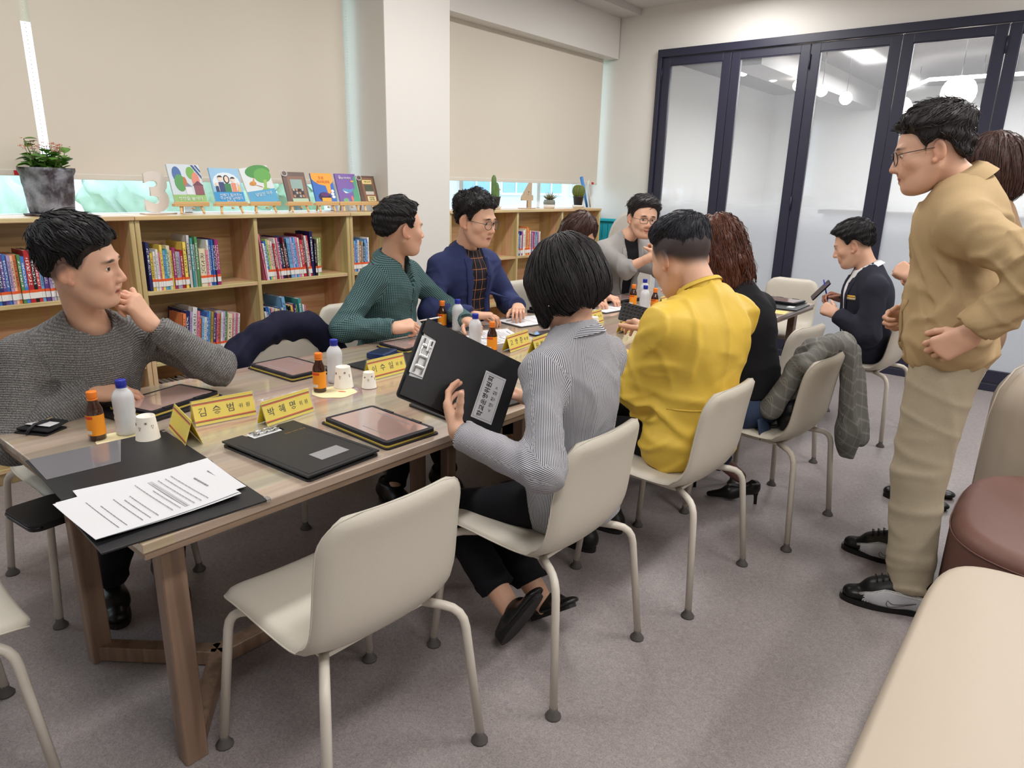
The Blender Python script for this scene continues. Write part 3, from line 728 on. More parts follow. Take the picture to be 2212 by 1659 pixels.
# ------------------------------------------------------------------ body parts
def ik(a, c, l1, l2, hint):
    a, c = A_(a, float), A_(c, float); d = np.linalg.norm(c-a)
    if d > (l1+l2)*.998: k = (l1+l2)*.998/d; c = a+(c-a)*k; d = np.linalg.norm(c-a)
    u = (c-a)/d; x = (l1*l1-l2*l2+d*d)/(2*d); h = math.sqrt(max(0, l1*l1-x*x)); p = A_(hint, float); p = p-u*(p@u)
    return a+u*x+nrm(p)*h, c
def rotz(a): c, s = math.cos(a), math.sin(a); return A_([[c, -s, 0], [s, c, 0], [0, 0, 1]])
def head_rot(yaw, pitch=0., roll=0.):
    """columns x right, y forward, z up; yaw: heading in degrees from +X counter-clockwise; pitch: down positive"""
    y, p, r = [math.radians(v) for v in (yaw, pitch, roll)]
    f = A_([math.cos(y)*math.cos(p), math.sin(y)*math.cos(p), -math.sin(p)]); rt = nrm(np.cross(f, (0, 0, 1))); up = np.cross(rt, f)
    return np.stack([math.cos(r)*rt+math.sin(r)*up, f, -math.sin(r)*rt+math.cos(r)*up], 1)
def head_base(fem=False, wide=1.):
    S = Sdf(); w = wide*(.95 if fem else 1.)
    S.ell((0, -.012, .034), (.079*w, .099, .089), .02)
    S.ell((0, .026, -.022), (.068*w, .068, .09), .03)
    S.ell((0, .045, -.083), (.048*w, .044, .036 if not fem else .033), .03)
    S.ell((0, .074, -.1), (.018*w, .016, .015), .02)
    for s in (-1, 1):
        S.cone((s*.052*w, .0, -.045), (s*.026*w, .056, -.098), .018, .015, .03)
        S.ell((s*.043*w, .059, -.022), (.026, .022, .022), .025)
    return S
EARR = {q: (lambda c, n: A_([[c, -n, 0], [n, c, 0], [0, 0, 1]]))(math.cos(.42*q), math.sin(.42*q)) for q in (-1, 1)}
def build_head(o, R, c, hs, neck, col=SKIN, fem=False, wide=1., brow=1., gaze=(0, 0), smile=0., fade=None, mouth=.0, res=.0038):
    """fine head + neck mesh in local coordinates -> (V,Q,tint) ; eyes as children of o"""
    S = head_base(fem, wide)
    S.cone((-.034, .083, .022), (.034, .083, .022), .012, .012, .018)
    S.cone((0, .089, .012), (0, .109, -.03), .0075, .0115, .012)
    for s in (-1, 1):
        S.ell((s*.0125, .101, -.034), (.0085, .011, .0085), .008)
        S.ell((s*.031, .1, .004), (.021, .0165, .0125), .014, '-')
        S.cone((s*.017, .083, .010), (s*.045, .074, .008), .0045, .0045, .008)     # lid fold
        S.ell((s*.0845*wide, -.012, -.006), (.0085, .019, .032), .005, R=EARR[s])
        S.ell((s*.0925*wide, -.006, -.001), (.006, .0115, .02), .004, '-', R=EARR[s]); S.ell((s*.083*wide, .004, -.033), (.006, .009, .009), .005)
        S.ell((s*.030, .080+.004*smile, -.052+.006*smile), (.014, .012, .016), .018)
    zl = -.066
    S.cone((-.019, .083, zl+.004+.005*smile), (0, .0925, zl+.0045), .0045, .0062, .006); S.cone((.019, .083, zl+.004+.005*smile), (0, .0925, zl+.0045), .0045, .0062, .006)
    S.cone((-.015, .083, zl-.007-mouth+.003*smile), (0, .0905, zl-.0085-mouth), .0045, .0068, .006); S.cone((.015, .083, zl-.007-mouth+.003*smile), (0, .0905, zl-.0085-mouth), .0045, .0068, .006)
    S.cone((-.021, .096, zl-.0012+.006*smile), (0, .1, zl-.0018-mouth*.5), .0012, .0018+mouth*.5, .003, '-'); S.cone((.021, .096, zl-.0012+.006*smile), (0, .1, zl-.0018-mouth*.5), .0012, .0018+mouth*.5, .003, '-')
    nb = R.T@(A_(neck)-A_(c))/hs
    nr = .042 if fem else .048
    up = nrm(A_((0, -.03, -.06))-nb); S.cone((0, -.03, -.035), nb, nr, nr*1.06, .016); S.cone(nb, nb-up*.05, nr*1.06, nr*1.35, .03)
    V, Q = polygonise(S, S.lo, S.hi, res, .012)
    x, y, z = V.T; T = np.tile(lin(col)[:3], (len(V), 1))
    def blend(w, cc): nonlocal T; w = np.clip(w, 0, 1)[:, None]; T = T*(1-w)+A_(lin(cc)[:3])*w
    red = tuple(int(v) for v in (col[0]*.97, col[1]*.86, col[2]*.82))
    for s in (-1, 1): blend(.55*np.exp(-((x-s*.042)**2+(y-.07)**2+(z+.03)**2)/.022**2), red)
    blend(.6*np.exp(-((x)**2+(y-.112)**2+(z+.033)**2)/.016**2), red); blend(.55*np.clip((np.abs(x)-.074*wide)/.008, 0, 1)*(np.abs(z) < .05), red)
    ml = np.maximum(0, 1-((x/.023)**2+((z-zl+.002+mouth*.5-.006*smile*(x/.02)**2)/(.0105+mouth))**2))*(y > .074); blend(ml*2.2, LIP)
    blend((np.abs(z-(zl-.0018+.006*smile*(x/.02)**2)) < .0022+mouth*.4)*(np.abs(x) < .02)*(y > .07)*.8, (96, 44, 42))
    for s in (-1, 1):       # brows
        u = (s*x-.032)/.022; zb = .0245+.0035*(1-u*u)-.002*u; blend(brow*1.3*np.maximum(0, 1-u*u)*np.maximum(0, 1-((z-zb)/(.0052 if not fem else .0035))**2)*(y > .05), (30, 24, 24))
    if fade: w = sstep(fade[0], fade[1], z-np.interp(y, [-.11, -.05, 0, .03, .05], [-.075, -.05, -.005, -.005, .04]))*(y < .05); blend(w*fade[2], (46, 43, 48))
    # lids
    for s in (-1, 1):
        ec = A_((s*.031, .0755, .004)); r = .0134
        for lo_, hi_, dark in ((20, 82, 1), (-82, -21, 0)):
            nu, nvv = 14, 7; st = len(V); P = []; TT = []
            for i in range(nvv):
                t = i/(nvv-1); el = math.radians(lo_+(hi_-lo_)*t) if dark else math.radians(hi_+(lo_-hi_)*t)
                for j in range(nu):
                    az = math.radians(-80+160*j/(nu-1)); e2 = el*((.12+.88*math.cos(az)**.7)*(1-t)+t)
                    P.append(ec+r*A_((1.18*math.sin(az)*math.cos(e2), math.cos(az)*math.cos(e2), math.sin(e2))))
                    TT.append(lin((46, 30, 28))[:3] if (dark and i == 0) else lin(col)[:3])
            q = [(st+i*nu+j, st+i*nu+j+1, st+(i+1)*nu+j+1, st+(i+1)*nu+j) for i in range(nvv-1) for j in range(nu-1)]
            V = np.concatenate([V, P]); Q = np.concatenate([Q, A_(q)[:, ::-1] if dark else A_(q)]); T = np.concatenate([T, TT])
        EV, EF = [], []; nl, ns = 10, 16
        gx, gz = gaze; gd = nrm((gx, 1, gz)); gr = nrm(np.cross(gd, (0, 0, 1))); gu = np.cross(gr, gd)
        for i in range(nl+1):
            th = [0, .16, .34, .5, .56, .75, 1., 1.3, 1.6, 1.9, 2.2][i]
            for j in range(ns):
                ph = 2*math.pi*j/ns; EV.append(ec+A_((1.16, 1, 1))*.0127*(math.cos(th)*gd+math.sin(th)*(math.cos(ph)*gr+math.sin(ph)*gu)))
        for i in range(nl):
            for j in range(ns): EF.append((i*ns+j, i*ns+(j+1) % ns, (i+1)*ns+(j+1) % ns, (i+1)*ns+j))
        ix = [1 if f[0]//ns < 4 else 0 for f in EF]
        EVw = (A_(EV)*hs)@R.T+A_(c)-A_(o['org'])
        mesh('eye', EVw, EF, None, o, True, [M_eye, M_iris], ix)
    return (V*hs)@R.T+A_(c), Q, T
def hand_data(side, wrist, fd, nd, curl=(.5, .5, .6, .7, .8), spread=.06, thumb=(.55, .3), sc=1., arm=None, col=SKIN, res=.0038, fore=None):
    """side 'L'/'R'; fd finger direction, nd back-of-hand direction; arm: elbow point for a bare forearm"""
    y = nrm(fd); z = A_(nd, float); z = nrm(z-y*(z@y)); x = np.cross(y, z); R = np.stack([x, y, z], 1); tx = -1 if side == 'R' else 1
    S = Sdf()
    bx = [tx*.029, tx*.0095, -tx*.0105, -tx*.0285]; by = [.088, .093, .088, .079]
    Ls = [(.043, .025, .021), (.047, .029, .021), (.043, .027, .021), (.034, .02, .019)]; rr = [.0096, .0098, .0092, .0082]
    for i in range(4):
        S.cone((bx[i]*.62, .004, 0), (bx[i], by[i], 0), .0155, .0125, .014, grp=0)
    S.ell((tx*.017, .032, -.010), (.018, .028, .014), .014); S.ell((-tx*.02, .035, -.009), (.014, .03, .011), .014)
    for i in range(4):
        p = A_((bx[i], by[i]-.004, 0.)); th = 0; sp = spread*(tx*(1.3-i*.95)); r = rr[i]
        for k, (l, cf) in enumerate(zip(Ls[i], (.75, 1.15, .7))):
            th += curl[i+1]*cf; d = nrm((math.sin(sp)*math.cos(th), math.cos(sp)*math.cos(th), -math.sin(th))); q = p+d*l
            S.cone(p, q, r, r*.9, .0035 if k else .006); p = q; r *= .9
    p = A_((tx*.019, .022, -.008)); a, cu = thumb; d = nrm((tx*math.sin(a+.35), math.cos(a+.35), -.35)); r = .0125
    for l in (.038, .032, .027):
        q = p+d*l; S.cone(p, q, r, r*.9, .006); p = q; r *= .9; a -= cu; d = nrm((tx*math.sin(a+.2), math.cos(a+.2), -.35-cu*.6))
    back = .07 if arm is None else np.linalg.norm(A_(arm)-A_(wrist))/sc
    bd = A_((0, -1, 0)) if arm is None and fore is None else nrm(R.T@(A_(arm if arm is not None else fore)-A_(wrist)))
    S.cone((0, .012, -.002), bd*min(back, .09), .024, .027, .018, flat=(0, 0, 1), ff=.82)
    if arm is not None: S.cone(bd*.07, bd*back, .027, .044, .02)
    V, Q = polygonise(S, S.lo, S.hi, res, .012)
    T = np.tile(lin(col)[:3], (len(V), 1)); w = np.clip((V[:, 1]-.08)/.09, 0, 1)[:, None]*.4; T = T*(1-w)+A_(lin((col[0]*.98, col[1]*.86, col[2]*.84))[:3])*w
    return (V*sc)@R.T+A_(wrist), Q, T
def grad(f, P, e=.002):
    d = f(P); return d, np.stack([f(P+A_(v)*e)-d for v in ((1, 0, 0), (0, 1, 0), (0, 0, 1))], 1)/e
def locks(f, V, sel, n, L, rad, comb, lift=.1, wav=.05, grav=0., seed=0, seg=7, sides=4, curl=0., nz=.1):
    """tapered strands that follow the hair volume f, lifting off towards their tips"""
    rs = np.random.RandomState(seed); idx = np.flatnonzero(sel)
    if len(idx) == 0: return np.zeros((0, 3)), np.zeros((0, 4), int)
    p = V[rs.choice(idx, n)].astype(float); l = L*(.6+.8*rs.rand(n)); r0 = rad*(.6+.8*rs.rand(n)); off = .0005+.002*rs.rand(n); lf = lift*(.2+1.4*rs.rand(n)**2); ph = rs.rand(n)*6.28; bias = rs.normal(size=(n, 3))*nz
    rings = []
    for i in range(seg+1):
        t = i/seg; d, g = grad(f, p); nn = g/(np.linalg.norm(g, axis=1)[:, None]+1e-9)
        p = p-nn*(np.clip(d-off-lf*l*t**1.5, -.01, .01))[:, None]
        u = comb(p)+bias+rs.normal(size=(n, 3))*wav+A_((0, 0, -grav)); u = u-nn*(u*nn).sum(1)[:, None]; u /= np.linalg.norm(u, axis=1)[:, None]+1e-9
        a = np.cross(u, nn); r = (r0*(1-t)**.6+.0003)[:, None]; c = p.copy()
        if curl: c = c+(a*np.sin(ph+t*9*curl)[:, None]+nn*np.cos(ph+t*9*curl)[:, None])*.007*min(1, curl)*t
        rings.append(np.stack([c+r*(math.cos(6.2832*j/sides)*a+math.sin(6.2832*j/sides)*nn*.6) for j in range(sides)], 1))
        p = p+u*(l/seg)[:, None]
    OV = np.stack(rings, 1).reshape(-1, 3)          # strand, ring, side
    base = (np.arange(n)*(seg+1)*sides)[:, None, None]; i = (np.arange(seg)*sides)[None, :, None]; j = np.arange(sides)[None, None, :]; j2 = (j+1) % sides
    OF = np.stack([base+i+j, base+i+j2, base+i+sides+j2, base+i+sides+j], -1).reshape(-1, 4)
    return OV, OF
def vnormals(V, Q):
    n = np.cross(V[Q[:, 2]]-V[Q[:, 0]], V[Q[:, 3]]-V[Q[:, 1]]); N_ = np.zeros_like(V)
    for k in range(4): np.add.at(N_, Q[:, k], n)
    return N_/(np.linalg.norm(N_, axis=1)[:, None]+1e-12)
HL_M = ([-.12, -.075, -.03, -.008, .004, .024, .036, .055, .085, .12], [-.07, -.055, .004, .014, .0, -.012, .024, .052, .066, .066])
def hair_short(o, R, c, hs, m, top=.03, side=.012, fringe=0., hl=HL_M, seed=0, nl=420, L=.04, lift=.1, wav=.06, curl=0., fem=False, wide=1., amp=.004, raise_=0., comb='fwd', rad=.0021, grav=.0, ramp=.042):
    base = head_base(fem, wide)
    rs = np.random.RandomState(seed); K = rs.normal(size=(6, 3))*A_((90, 60, 90)); ph = rs.rand(6)*6.28
    def f(P):
        x, y, z = P.T; g = z-np.interp(y, hl[0], hl[1])-raise_*(y > .03)
        t = side+(top-side)*sstep(.03, .1, z)+fringe*sstep(.03, .09, y)*sstep(.03, .075, z); t = t*(1-.5*sstep(.045, .105, y)*(fringe < .0035))
        T = -.012+(t+.012)*sstep(-.006, ramp, g)
        return base(P)-T+amp*.4*np.sin(P@K.T+ph).sum(1)*sstep(.0, .03, g)
    V, Q = polygonise(f, (-.13, -.16, -.12), (.13, .17, .2), .0048, .02)
    inside = base(V) < -.001; keep = ~inside[Q].all(1); Q = Q[keep]
    Nn = vnormals(V, Q); x, y, z = V.T; sel = (z-np.interp(y, hl[0], hl[1]) > max(.014, ramp*.45)) & (base(V) > .0025) & (y < .078)
    crown = A_((0.0, -.055, .11))
    def cb(p):
        d = p-crown; hi_ = (p[:, 2:] > .06)
        if comb == 'fwd': d = d*A_((1, .6, 1))+A_((0, .07, 0))*hi_
        elif comb == 'side': d = np.where(hi_, A_((.1, .03, -.02)), d)
        d = d-A_((0, 0, .03)); return d/(np.linalg.norm(d, axis=1)[:, None]+1e-9)
    LV, LF = locks(f, V, sel, nl, L, rad, cb, lift, wav, grav, seed, curl=curl)
    used = np.unique(Q); mp = np.full(len(V), -1); mp[used] = np.arange(len(used)); V2 = V[used]; Q2 = mp[Q]
    VV = np.concatenate([V2, LV]); QQ = np.concatenate([Q2, LF+len(V2)])
    return mesh('hair', (VV*hs)@R.T+A_(c)-A_(o['org']), QQ, m, o, True)
def hair_vol(o, R, c, hs, m, S, nl=420, L=.09, rad=.0026, wav=.04, lift=.03, grav=.5, seed=0, curl=0., amp=.003, zmax=9, res=.0055, fine=(110, 110, 18)):
    """long hair from a volume S in head coordinates, strands flow down"""
    rs = np.random.RandomState(seed); K = rs.normal(size=(6, 3))*A_(fine); ph = rs.rand(6)*6.28
    S.disp.append(lambda P: amp*.4*np.sin(P@K.T+ph).sum(1))
    V, Q = polygonise(S, S.lo, S.hi, res, .02); Nn = vnormals(V, Q)
    def cb(p):
        d = p-A_((0, -.03, .14)); d = d/(np.linalg.norm(d, axis=1)[:, None]+1e-9); k = np.clip((p[:, 2:]+.01)/.1, 0, 1); d = d*k+A_((0, 0, -1))*(1-k*.7); return d/(np.linalg.norm(d, axis=1)[:, None]+1e-9)
    sel = V[:, 2] > S.lo[2]+L*.9
    LV, LF = locks(S, V, sel, nl, L, rad, cb, lift, wav, grav*.1, seed, curl=curl, nz=.04)
    VV = np.concatenate([V, LV]); QQ = np.concatenate([Q, LF+len(V)])
    return mesh('hair', (VV*hs)@R.T+A_(c)-A_(o['org']), QQ, m, o, True)
def glasses(o, R, c, hs, round_=True, m=None, thick=.0014, w=.027, h=.021):
    m = m or M_rim; LV = []
    def tf(p): return Vector((A_(p)*hs)@R.T+A_(c)-A_(o['org']))
    V, F = [], []
    def addt(P, r, n=6, cap=True):
        v, f = tube_data([tf(p) for p in P], r, n, cap); k = len(V); V.extend(v); F.extend([tuple(i+k for i in q) for q in f])
    for s in (-1, 1):
        P = []
        for i in range(25):
            a = 2*math.pi*i/24; p = 2. if round_ else 3.4
            P.append((s*.033+w*math.copysign(abs(math.cos(a))**(2/p), math.cos(a)), .1045-.006*abs(math.cos(a))*(1 if math.cos(a)*s > 0 else 0), -.001+h*math.copysign(abs(math.sin(a))**(2/p), math.sin(a))))
        addt(P, thick*hs, 6, False)
        LV.append([tuple(tf(q)) for q in P[:-1]])
        addt([(s*(.033+w), .1, .006), (s*.078, .088, .008), (s*.083, .02, .006), (s*.084, -.006, .004), (s*.083, -.022, -.016)], thick*.9*hs, 5)
    addt([(-.008, .106, .003), (0, .108, .006), (.008, .106, .003)], thick*hs, 5)
    G = mesh('glasses', V, F, m, o, True)
    for lv in LV: mesh('lens', lv, [tuple(range(24))], M_lens, G)
    return G
# ------------------------------------------------------------------ people
UP = A_((0, 0, 1.))
class Body:
    def __init__(s, name_label, hip, yaw, lean=0., side=0., twist=0., tl=.50, sw=.185, neckf=.0, cat='person', girth=1., fem=False):
        y = math.radians(yaw); s.f = A_((math.cos(y), math.sin(y), 0)); s.r = A_((s.f[1], -s.f[0], 0)); s.hip = A_(hip, float); s.fem = fem; s.g = girth
        ln = math.radians(lean); s.s = nrm(UP*math.cos(ln)+s.f*math.sin(ln)+s.r*side); s.n = nrm(np.cross(s.s, s.r)*-1); s.n = s.n if s.n@s.f > 0 else -s.n
        tw = math.radians(twist); s.r2 = nrm(s.r*math.cos(tw)+s.n*math.sin(tw)); s.n2 = nrm(np.cross(s.r2, s.s)*-1); s.n2 = s.n2 if s.n2@s.n > 0 else -s.n2
        s.neck = s.hip+s.s*tl+s.n*neckf; s.tl = tl; s.sw = sw
        s.sh = {'R': s.neck-s.s*.092+s.r2*sw, 'L': s.neck-s.s*.092-s.r2*sw}; s.el = {}; s.wr = {}; s.kn = {}; s.an = {}
        s.hj = {'R': s.hip+s.r*.09, 'L': s.hip-s.r*.09}
        s.root = thing('person', name_label, cat, (hip[0], hip[1], 0)); s.root['org'] = (hip[0], hip[1], 0.); s.org = A_((hip[0], hip[1], 0.)); s.bv = []
    def arm(s, sd, wr, hint, l1=.29, l2=.26):
        s.el[sd], s.wr[sd] = ik(s.sh[sd], wr, l1, l2, hint); return s
    def leg(s, sd, an, hint=None, l1=.43, l2=.42):
        s.kn[sd], s.an[sd] = ik(s.hj[sd], an, l1, l2, s.f if hint is None else hint); return s
    def add(s, VQT): s.bv.append(VQT); return s
    def head(s, c, yaw, pitch=0, roll=0, hs=1.08, **k):
        s.hc = A_(c, float); s.R = head_rot(yaw, pitch, roll); s.hs = hs; s.add(build_head(s.root, s.R, s.hc, hs, s.neck, fem=s.fem, **k)); return s
    def hand(s, sd, fd, nd, **k):
        s.add(hand_data(sd, s.wr[sd], fd, nd, fore=s.el[sd], **k)); return s
    def core(s):
        S = Sdf(); S.ell(s.hip, (.12, .12, .1)); S.cone(s.hip, s.hip+s.s*.35, .1, .11, .05); S.cone(s.sh['R'], s.sh['L'], .04, .04, .05); S.cone(s.hip+s.s*.3, s.neck, .09, .05, .05)
        for d in ('L', 'R'):
            if d in s.el: S.cone(s.sh[d], s.el[d], .038, .03); S.cone(s.el[d], s.wr[d], .03, .022)
            if d in s.kn: S.cone(s.hj[d], s.kn[d], .06, .042); S.cone(s.kn[d], s.an[d], .042, .03)
        V, Q = polygonise(S, S.lo, S.hi, .016, .02); s.add((V, Q, np.tile(lin(SKIN)[:3], (len(V), 1))))
    def body(s):
        s.core(); V, Q, T = [], [], []; n = 0
        for v, q, t in s.bv: V.append(v); Q.append(q+n); T.append(t); n += len(v)
        V = np.concatenate(V); o = mesh('body', V-s.org, np.concatenate(Q), M_skin, s.root, True)
        T = np.concatenate(T); set_attr(o, 'tint', np.concatenate([T, np.ones((len(T), 1))], 1), 'FLOAT_COLOR'); return o
    # ---- garments
    def torso(s, inf=.0, arms='LR', cuff=1., armr=(.056, .046, .036), loose=1., belly=1., sleeve={}, bot=None, k=.03):
        S = Sdf(); g = s.g; h = s.hip; R3 = np.stack([s.r, s.n, s.s], 1); R4 = np.stack([s.r2, s.n2, s.s], 1); fw = .92 if s.fem else 1.
        S.cone(h-s.s*.01, h+s.s*(s.tl-.17), .146*g+inf, .15*g*fw+inf, k, flat=s.n, ff=.78); S.ell(h+s.s*.15+s.n*.02*belly, A_((.135*g*fw, .108*g*belly, .15))+inf, .06, R=R3)
        S.ell(h+s.s*(s.tl-.16), A_((.158*g*fw, .112*g, .15))+inf, .06, R=R4)
        for d in ('L', 'R'): S.cone(s.sh[d]+s.s*.0, s.neck-s.s*.022, .05+inf*.8, .066+inf*.5, .045)
        S.cone(s.neck-s.s*.12, s.neck-s.s*.012, .085, .062+inf*.4, .04)
        for gi, d in ((1, 'L'), (2, 'R')):
            if d not in arms or d not in s.el: continue
            cu = sleeve.get(d, cuff); we = s.el[d]+(s.wr[d]-s.el[d])*cu
            S.cone(s.sh[d], s.el[d], armr[0]*(1+(loose-1)*.3)+inf*.8, armr[1]*loose+inf*.8, .045, grp=gi); S.cone(s.el[d], we, armr[1]*loose+inf*.8, armr[2]*loose+inf*.7, .035, cut=True, grp=gi)
        return S
    def folds(s, S, amp=.006, seed=0, arms='LR', fr=60):
        rs = np.random.RandomState(seed)
        for d in arms:
            if d not in s.el: continue
            ax = nrm(s.wr[d]-s.sh[d]); a1 = nrm(s.el[d]-s.sh[d]); a2 = nrm(s.wr[d]-s.el[d])
            S.fold(s.el[d], .11, amp*1.3, fr, nrm(a1+a2+A_((.2, .1, .3))), rs.rand()*6); S.fold((s.sh[d]+s.el[d])/2, .1, amp*.8, fr*.7, nrm(a1+rs.normal(size=3)*.4), rs.rand()*6)
            S.fold((s.wr[d]+s.el[d])/2, .09, amp*.8, fr*.8, nrm(a2+rs.normal(size=3)*.4), rs.rand()*6); S.fold(s.sh[d]-s.s*.08, .1, amp*.9, fr*.6, nrm(s.r+s.s), rs.rand()*6)
        S.wrinkle(amp*.75, 46, seed+20)
        S.fold(s.hip+s.s*.12, .2, amp*1.1, fr*.55, nrm(s.s+s.r*.25), 1.+seed); S.fold(s.hip+s.s*.3, .16, amp*.5, fr*.5, nrm(s.s*.6+s.r), 2.+seed)
        return S
    def neckhole(s, S, r=.064, depth=.03, fwd=.012, k=.006):
        a = nrm(nrm(s.hc+A_((0, 0, -.09))-s.neck)+1.3*s.s)
        S.cone(s.neck-a*depth+s.n*fwd, s.neck+a*.2, r*.94, r*1.15, k, '-'); return S
    def pat(s, seamback=True):
        def fn(V):
            P = np.zeros((len(V), 3)); S = s._last; g = S.group(V); p = V-s.hip; sg = -1 if seamback else 1
            t = g == 0; P[t, 0] = np.arctan2(p[t]@s.r, -sg*(p[t]@s.n))*.155; P[t, 1] = p[t]@s.s
            for gi, d in ((1, 'L'), (2, 'R')):
                if d not in s.el: continue
                segd = lambda a, b: np.linalg.norm((V-a)-np.clip(((V-a)@(b-a))/((b-a)@(b-a)), 0, 1)[:, None]*(b-a), axis=1)
                up_ = segd(s.sh[d], s.el[d]) < segd(s.el[d], s.wr[d])
                for a, b, lo in ((s.sh[d], s.el[d], 0), (s.el[d], s.wr[d], 1)):
                    ax = nrm(b-a); q = V-a; al = q@ax; w = (g == gi) & (~up_ if lo else up_)
                    e1 = s.n-ax*(s.n@ax); e1 = nrm(e1 if np.linalg.norm(e1) > .4 else s.s-ax*(s.s@ax)); e2 = np.cross(ax, e1); P[w, 0] = np.arctan2(q[w]@e1, q[w]@e2)*.052; P[w, 1] = al[w]+(.29 if lo else 0)
            return P
        return fn
    def garment(s, name, S, m, h=.0075, pat=False, seamback=True, relaxn=1):
        s._last = S
        if s.hip[2] < .7: S.fn(lambda P: .472-P[:, 2], '*', .01)
        return sdf_mesh(name, S, h, m, s.root, s.org, .03, relaxn, s.pat(seamback) if pat else None)
    def trousers(s, m, h=.009, r=(.088, .064, .052), cut=1., amp=.004, name='trousers', inf=0., top=True):
        S = Sdf()
        if top: S.ell(s.hip-s.s*.01, A_((.158*s.g, .122*s.g, .1))+inf, .03, R=np.stack([s.r, s.n, s.s], 1))
        for d in ('L', 'R'):
            if d not in s.kn: continue
            e = s.kn[d]+(s.an[d]-s.kn[d])*cut; S.cone(s.hj[d], s.kn[d], r[0]+inf, r[1]+inf, .03); S.cone(s.kn[d], e, r[1]+inf, r[2]+inf, .025, cut=True)
            S.fold(s.kn[d], .1, amp*.6, 55, nrm(nrm(s.an[d]-s.hj[d])+s.r*.5), 1.3); S.fold(e, .11, amp*1.8, 70, nrm(nrm(s.an[d]-s.kn[d])+s.f*.35), .4)
        S.fold(s.hip, .15, amp, 50, s.r+s.s*.4); S.wrinkle(amp*.9, 34, 5)
        return sdf_mesh(name, S, h, m, s.root, s.org, .03, 1)
    def on_front(s, S, x, v, off=.003, back=False):
        n = -s.n if back else s.n; t = np.linspace(.34, -.06, 160); o = s.hip+s.s*v+s.r*x; P = o+t[:, None]*n; d = S(P); i = np.flatnonzero(d < 0)
        return o+n*(t[i[0]]+off) if len(i) else o+n*.1
    def strip(s, name, S, pts, m, off=.004, back=False, parent=None, thick=.003):
        """patch of cloth laid on the garment; pts = list of rows, each row a list of (x,v)"""
        V = [s.on_front(S, x, v, off, back)-s.org for row in pts for x, v in row]; k = len(pts[0]); n = -s.n if back else s.n
        V = V+[p-n*thick*1.6 for p in V]; c = len(pts)*k
        F = [(i*k+j, i*k+j+1, (i+1)*k+j+1, (i+1)*k+j) for i in range(len(pts)-1) for j in range(k-1)]; F = F+[tuple(q+c for q in f[::-1]) for f in F]
        ring = list(range(k))+[i*k+k-1 for i in range(1, len(pts))]+[(len(pts)-1)*k+j for j in range(k-2, -1, -1)]+[i*k for i in range(len(pts)-2, 0, -1)]
        F += [(a, a+c, b+c, b) for a, b in zip(ring, ring[1:]+ring[:1])]
        return mesh(name, [tuple(v) for v in V], F, m, parent or s.root, True)
    def collar(s, m, r=.064, stand=.03, fall=.036, gap=.22, point=.03, open_=1., name='collar', tilt=.0, h0=-.002, parent=None, flare=1.):
        a = nrm(nrm(s.hc+A_((0, 0, -.09))-s.neck)+1.3*s.s); c = s.neck+a*h0+s.n*.008; fr = nrm(s.n-a*(s.n@a)); rt = np.cross(fr, a); V = []; n = 36; rows = 6
        for i in range(n+1):
            ph = gap+(2*math.pi-2*gap)*i/n; d = fr*math.cos(ph)*1.08+rt*math.sin(ph); fq = max(0, math.cos(ph))**3; drop = fq*stand*.75*open_
            for j in range(rows):
                if j < 3: q = j/2; rr = r*(1.12-.06*q); hh = q*(stand-drop)-drop*.5
                else: q = (j-2)/3; rr = r*1.06+(.009+.024*q)*flare; hh = (stand-drop)-drop*.5-(fall+point*fq*1.2)*q; 
                V.append(c+d*rr+a*hh+fr*(fq*.012*(j > 2)))
        F = [(i*rows+j, i*rows+j+1, (i+1)*rows+j+1, (i+1)*rows+j) for i in range(n) for j in range(rows-1)]
        return mesh(name, [tuple(v-s.org) for v in V], F, m, parent or s.root, True)
    def neckrib(s, m, r=.07, t=.009, name='neck_rib', fwd=.016, h0=-.006):
        a = nrm(nrm(s.hc+A_((0, 0, -.09))-s.neck)+1.3*s.s); c = s.neck+a*h0+s.n*fwd; fr = nrm(s.n-a*(s.n@a)); rt = np.cross(fr, a)
        P = [c+fr*math.cos(p)*r*1.12+rt*math.sin(p)*r-a*.022*max(0, math.cos(p))-s.org for p in np.linspace(0, 6.2832, 40)]
        V, F = tube_data(P, t, 8, False); return mesh(name, V, F, m, s.root, True)
    def cuffs(s, m, d, r=.04, L=.05, at=1., name='cuff'):
        ax = nrm(s.wr[d]-s.el[d]); e = s.el[d]+(s.wr[d]-s.el[d])*at-s.org; V, F = tube_data([e-ax*L, e-ax*L*.9, e-ax*L*.5, e, e+ax*.001, e-ax*.012], [r*.96, r*1.04, r*1.03, r*1.01, r*.9, r*.8], 20, False)
        return mesh(name, V, F, m, s.root, True)
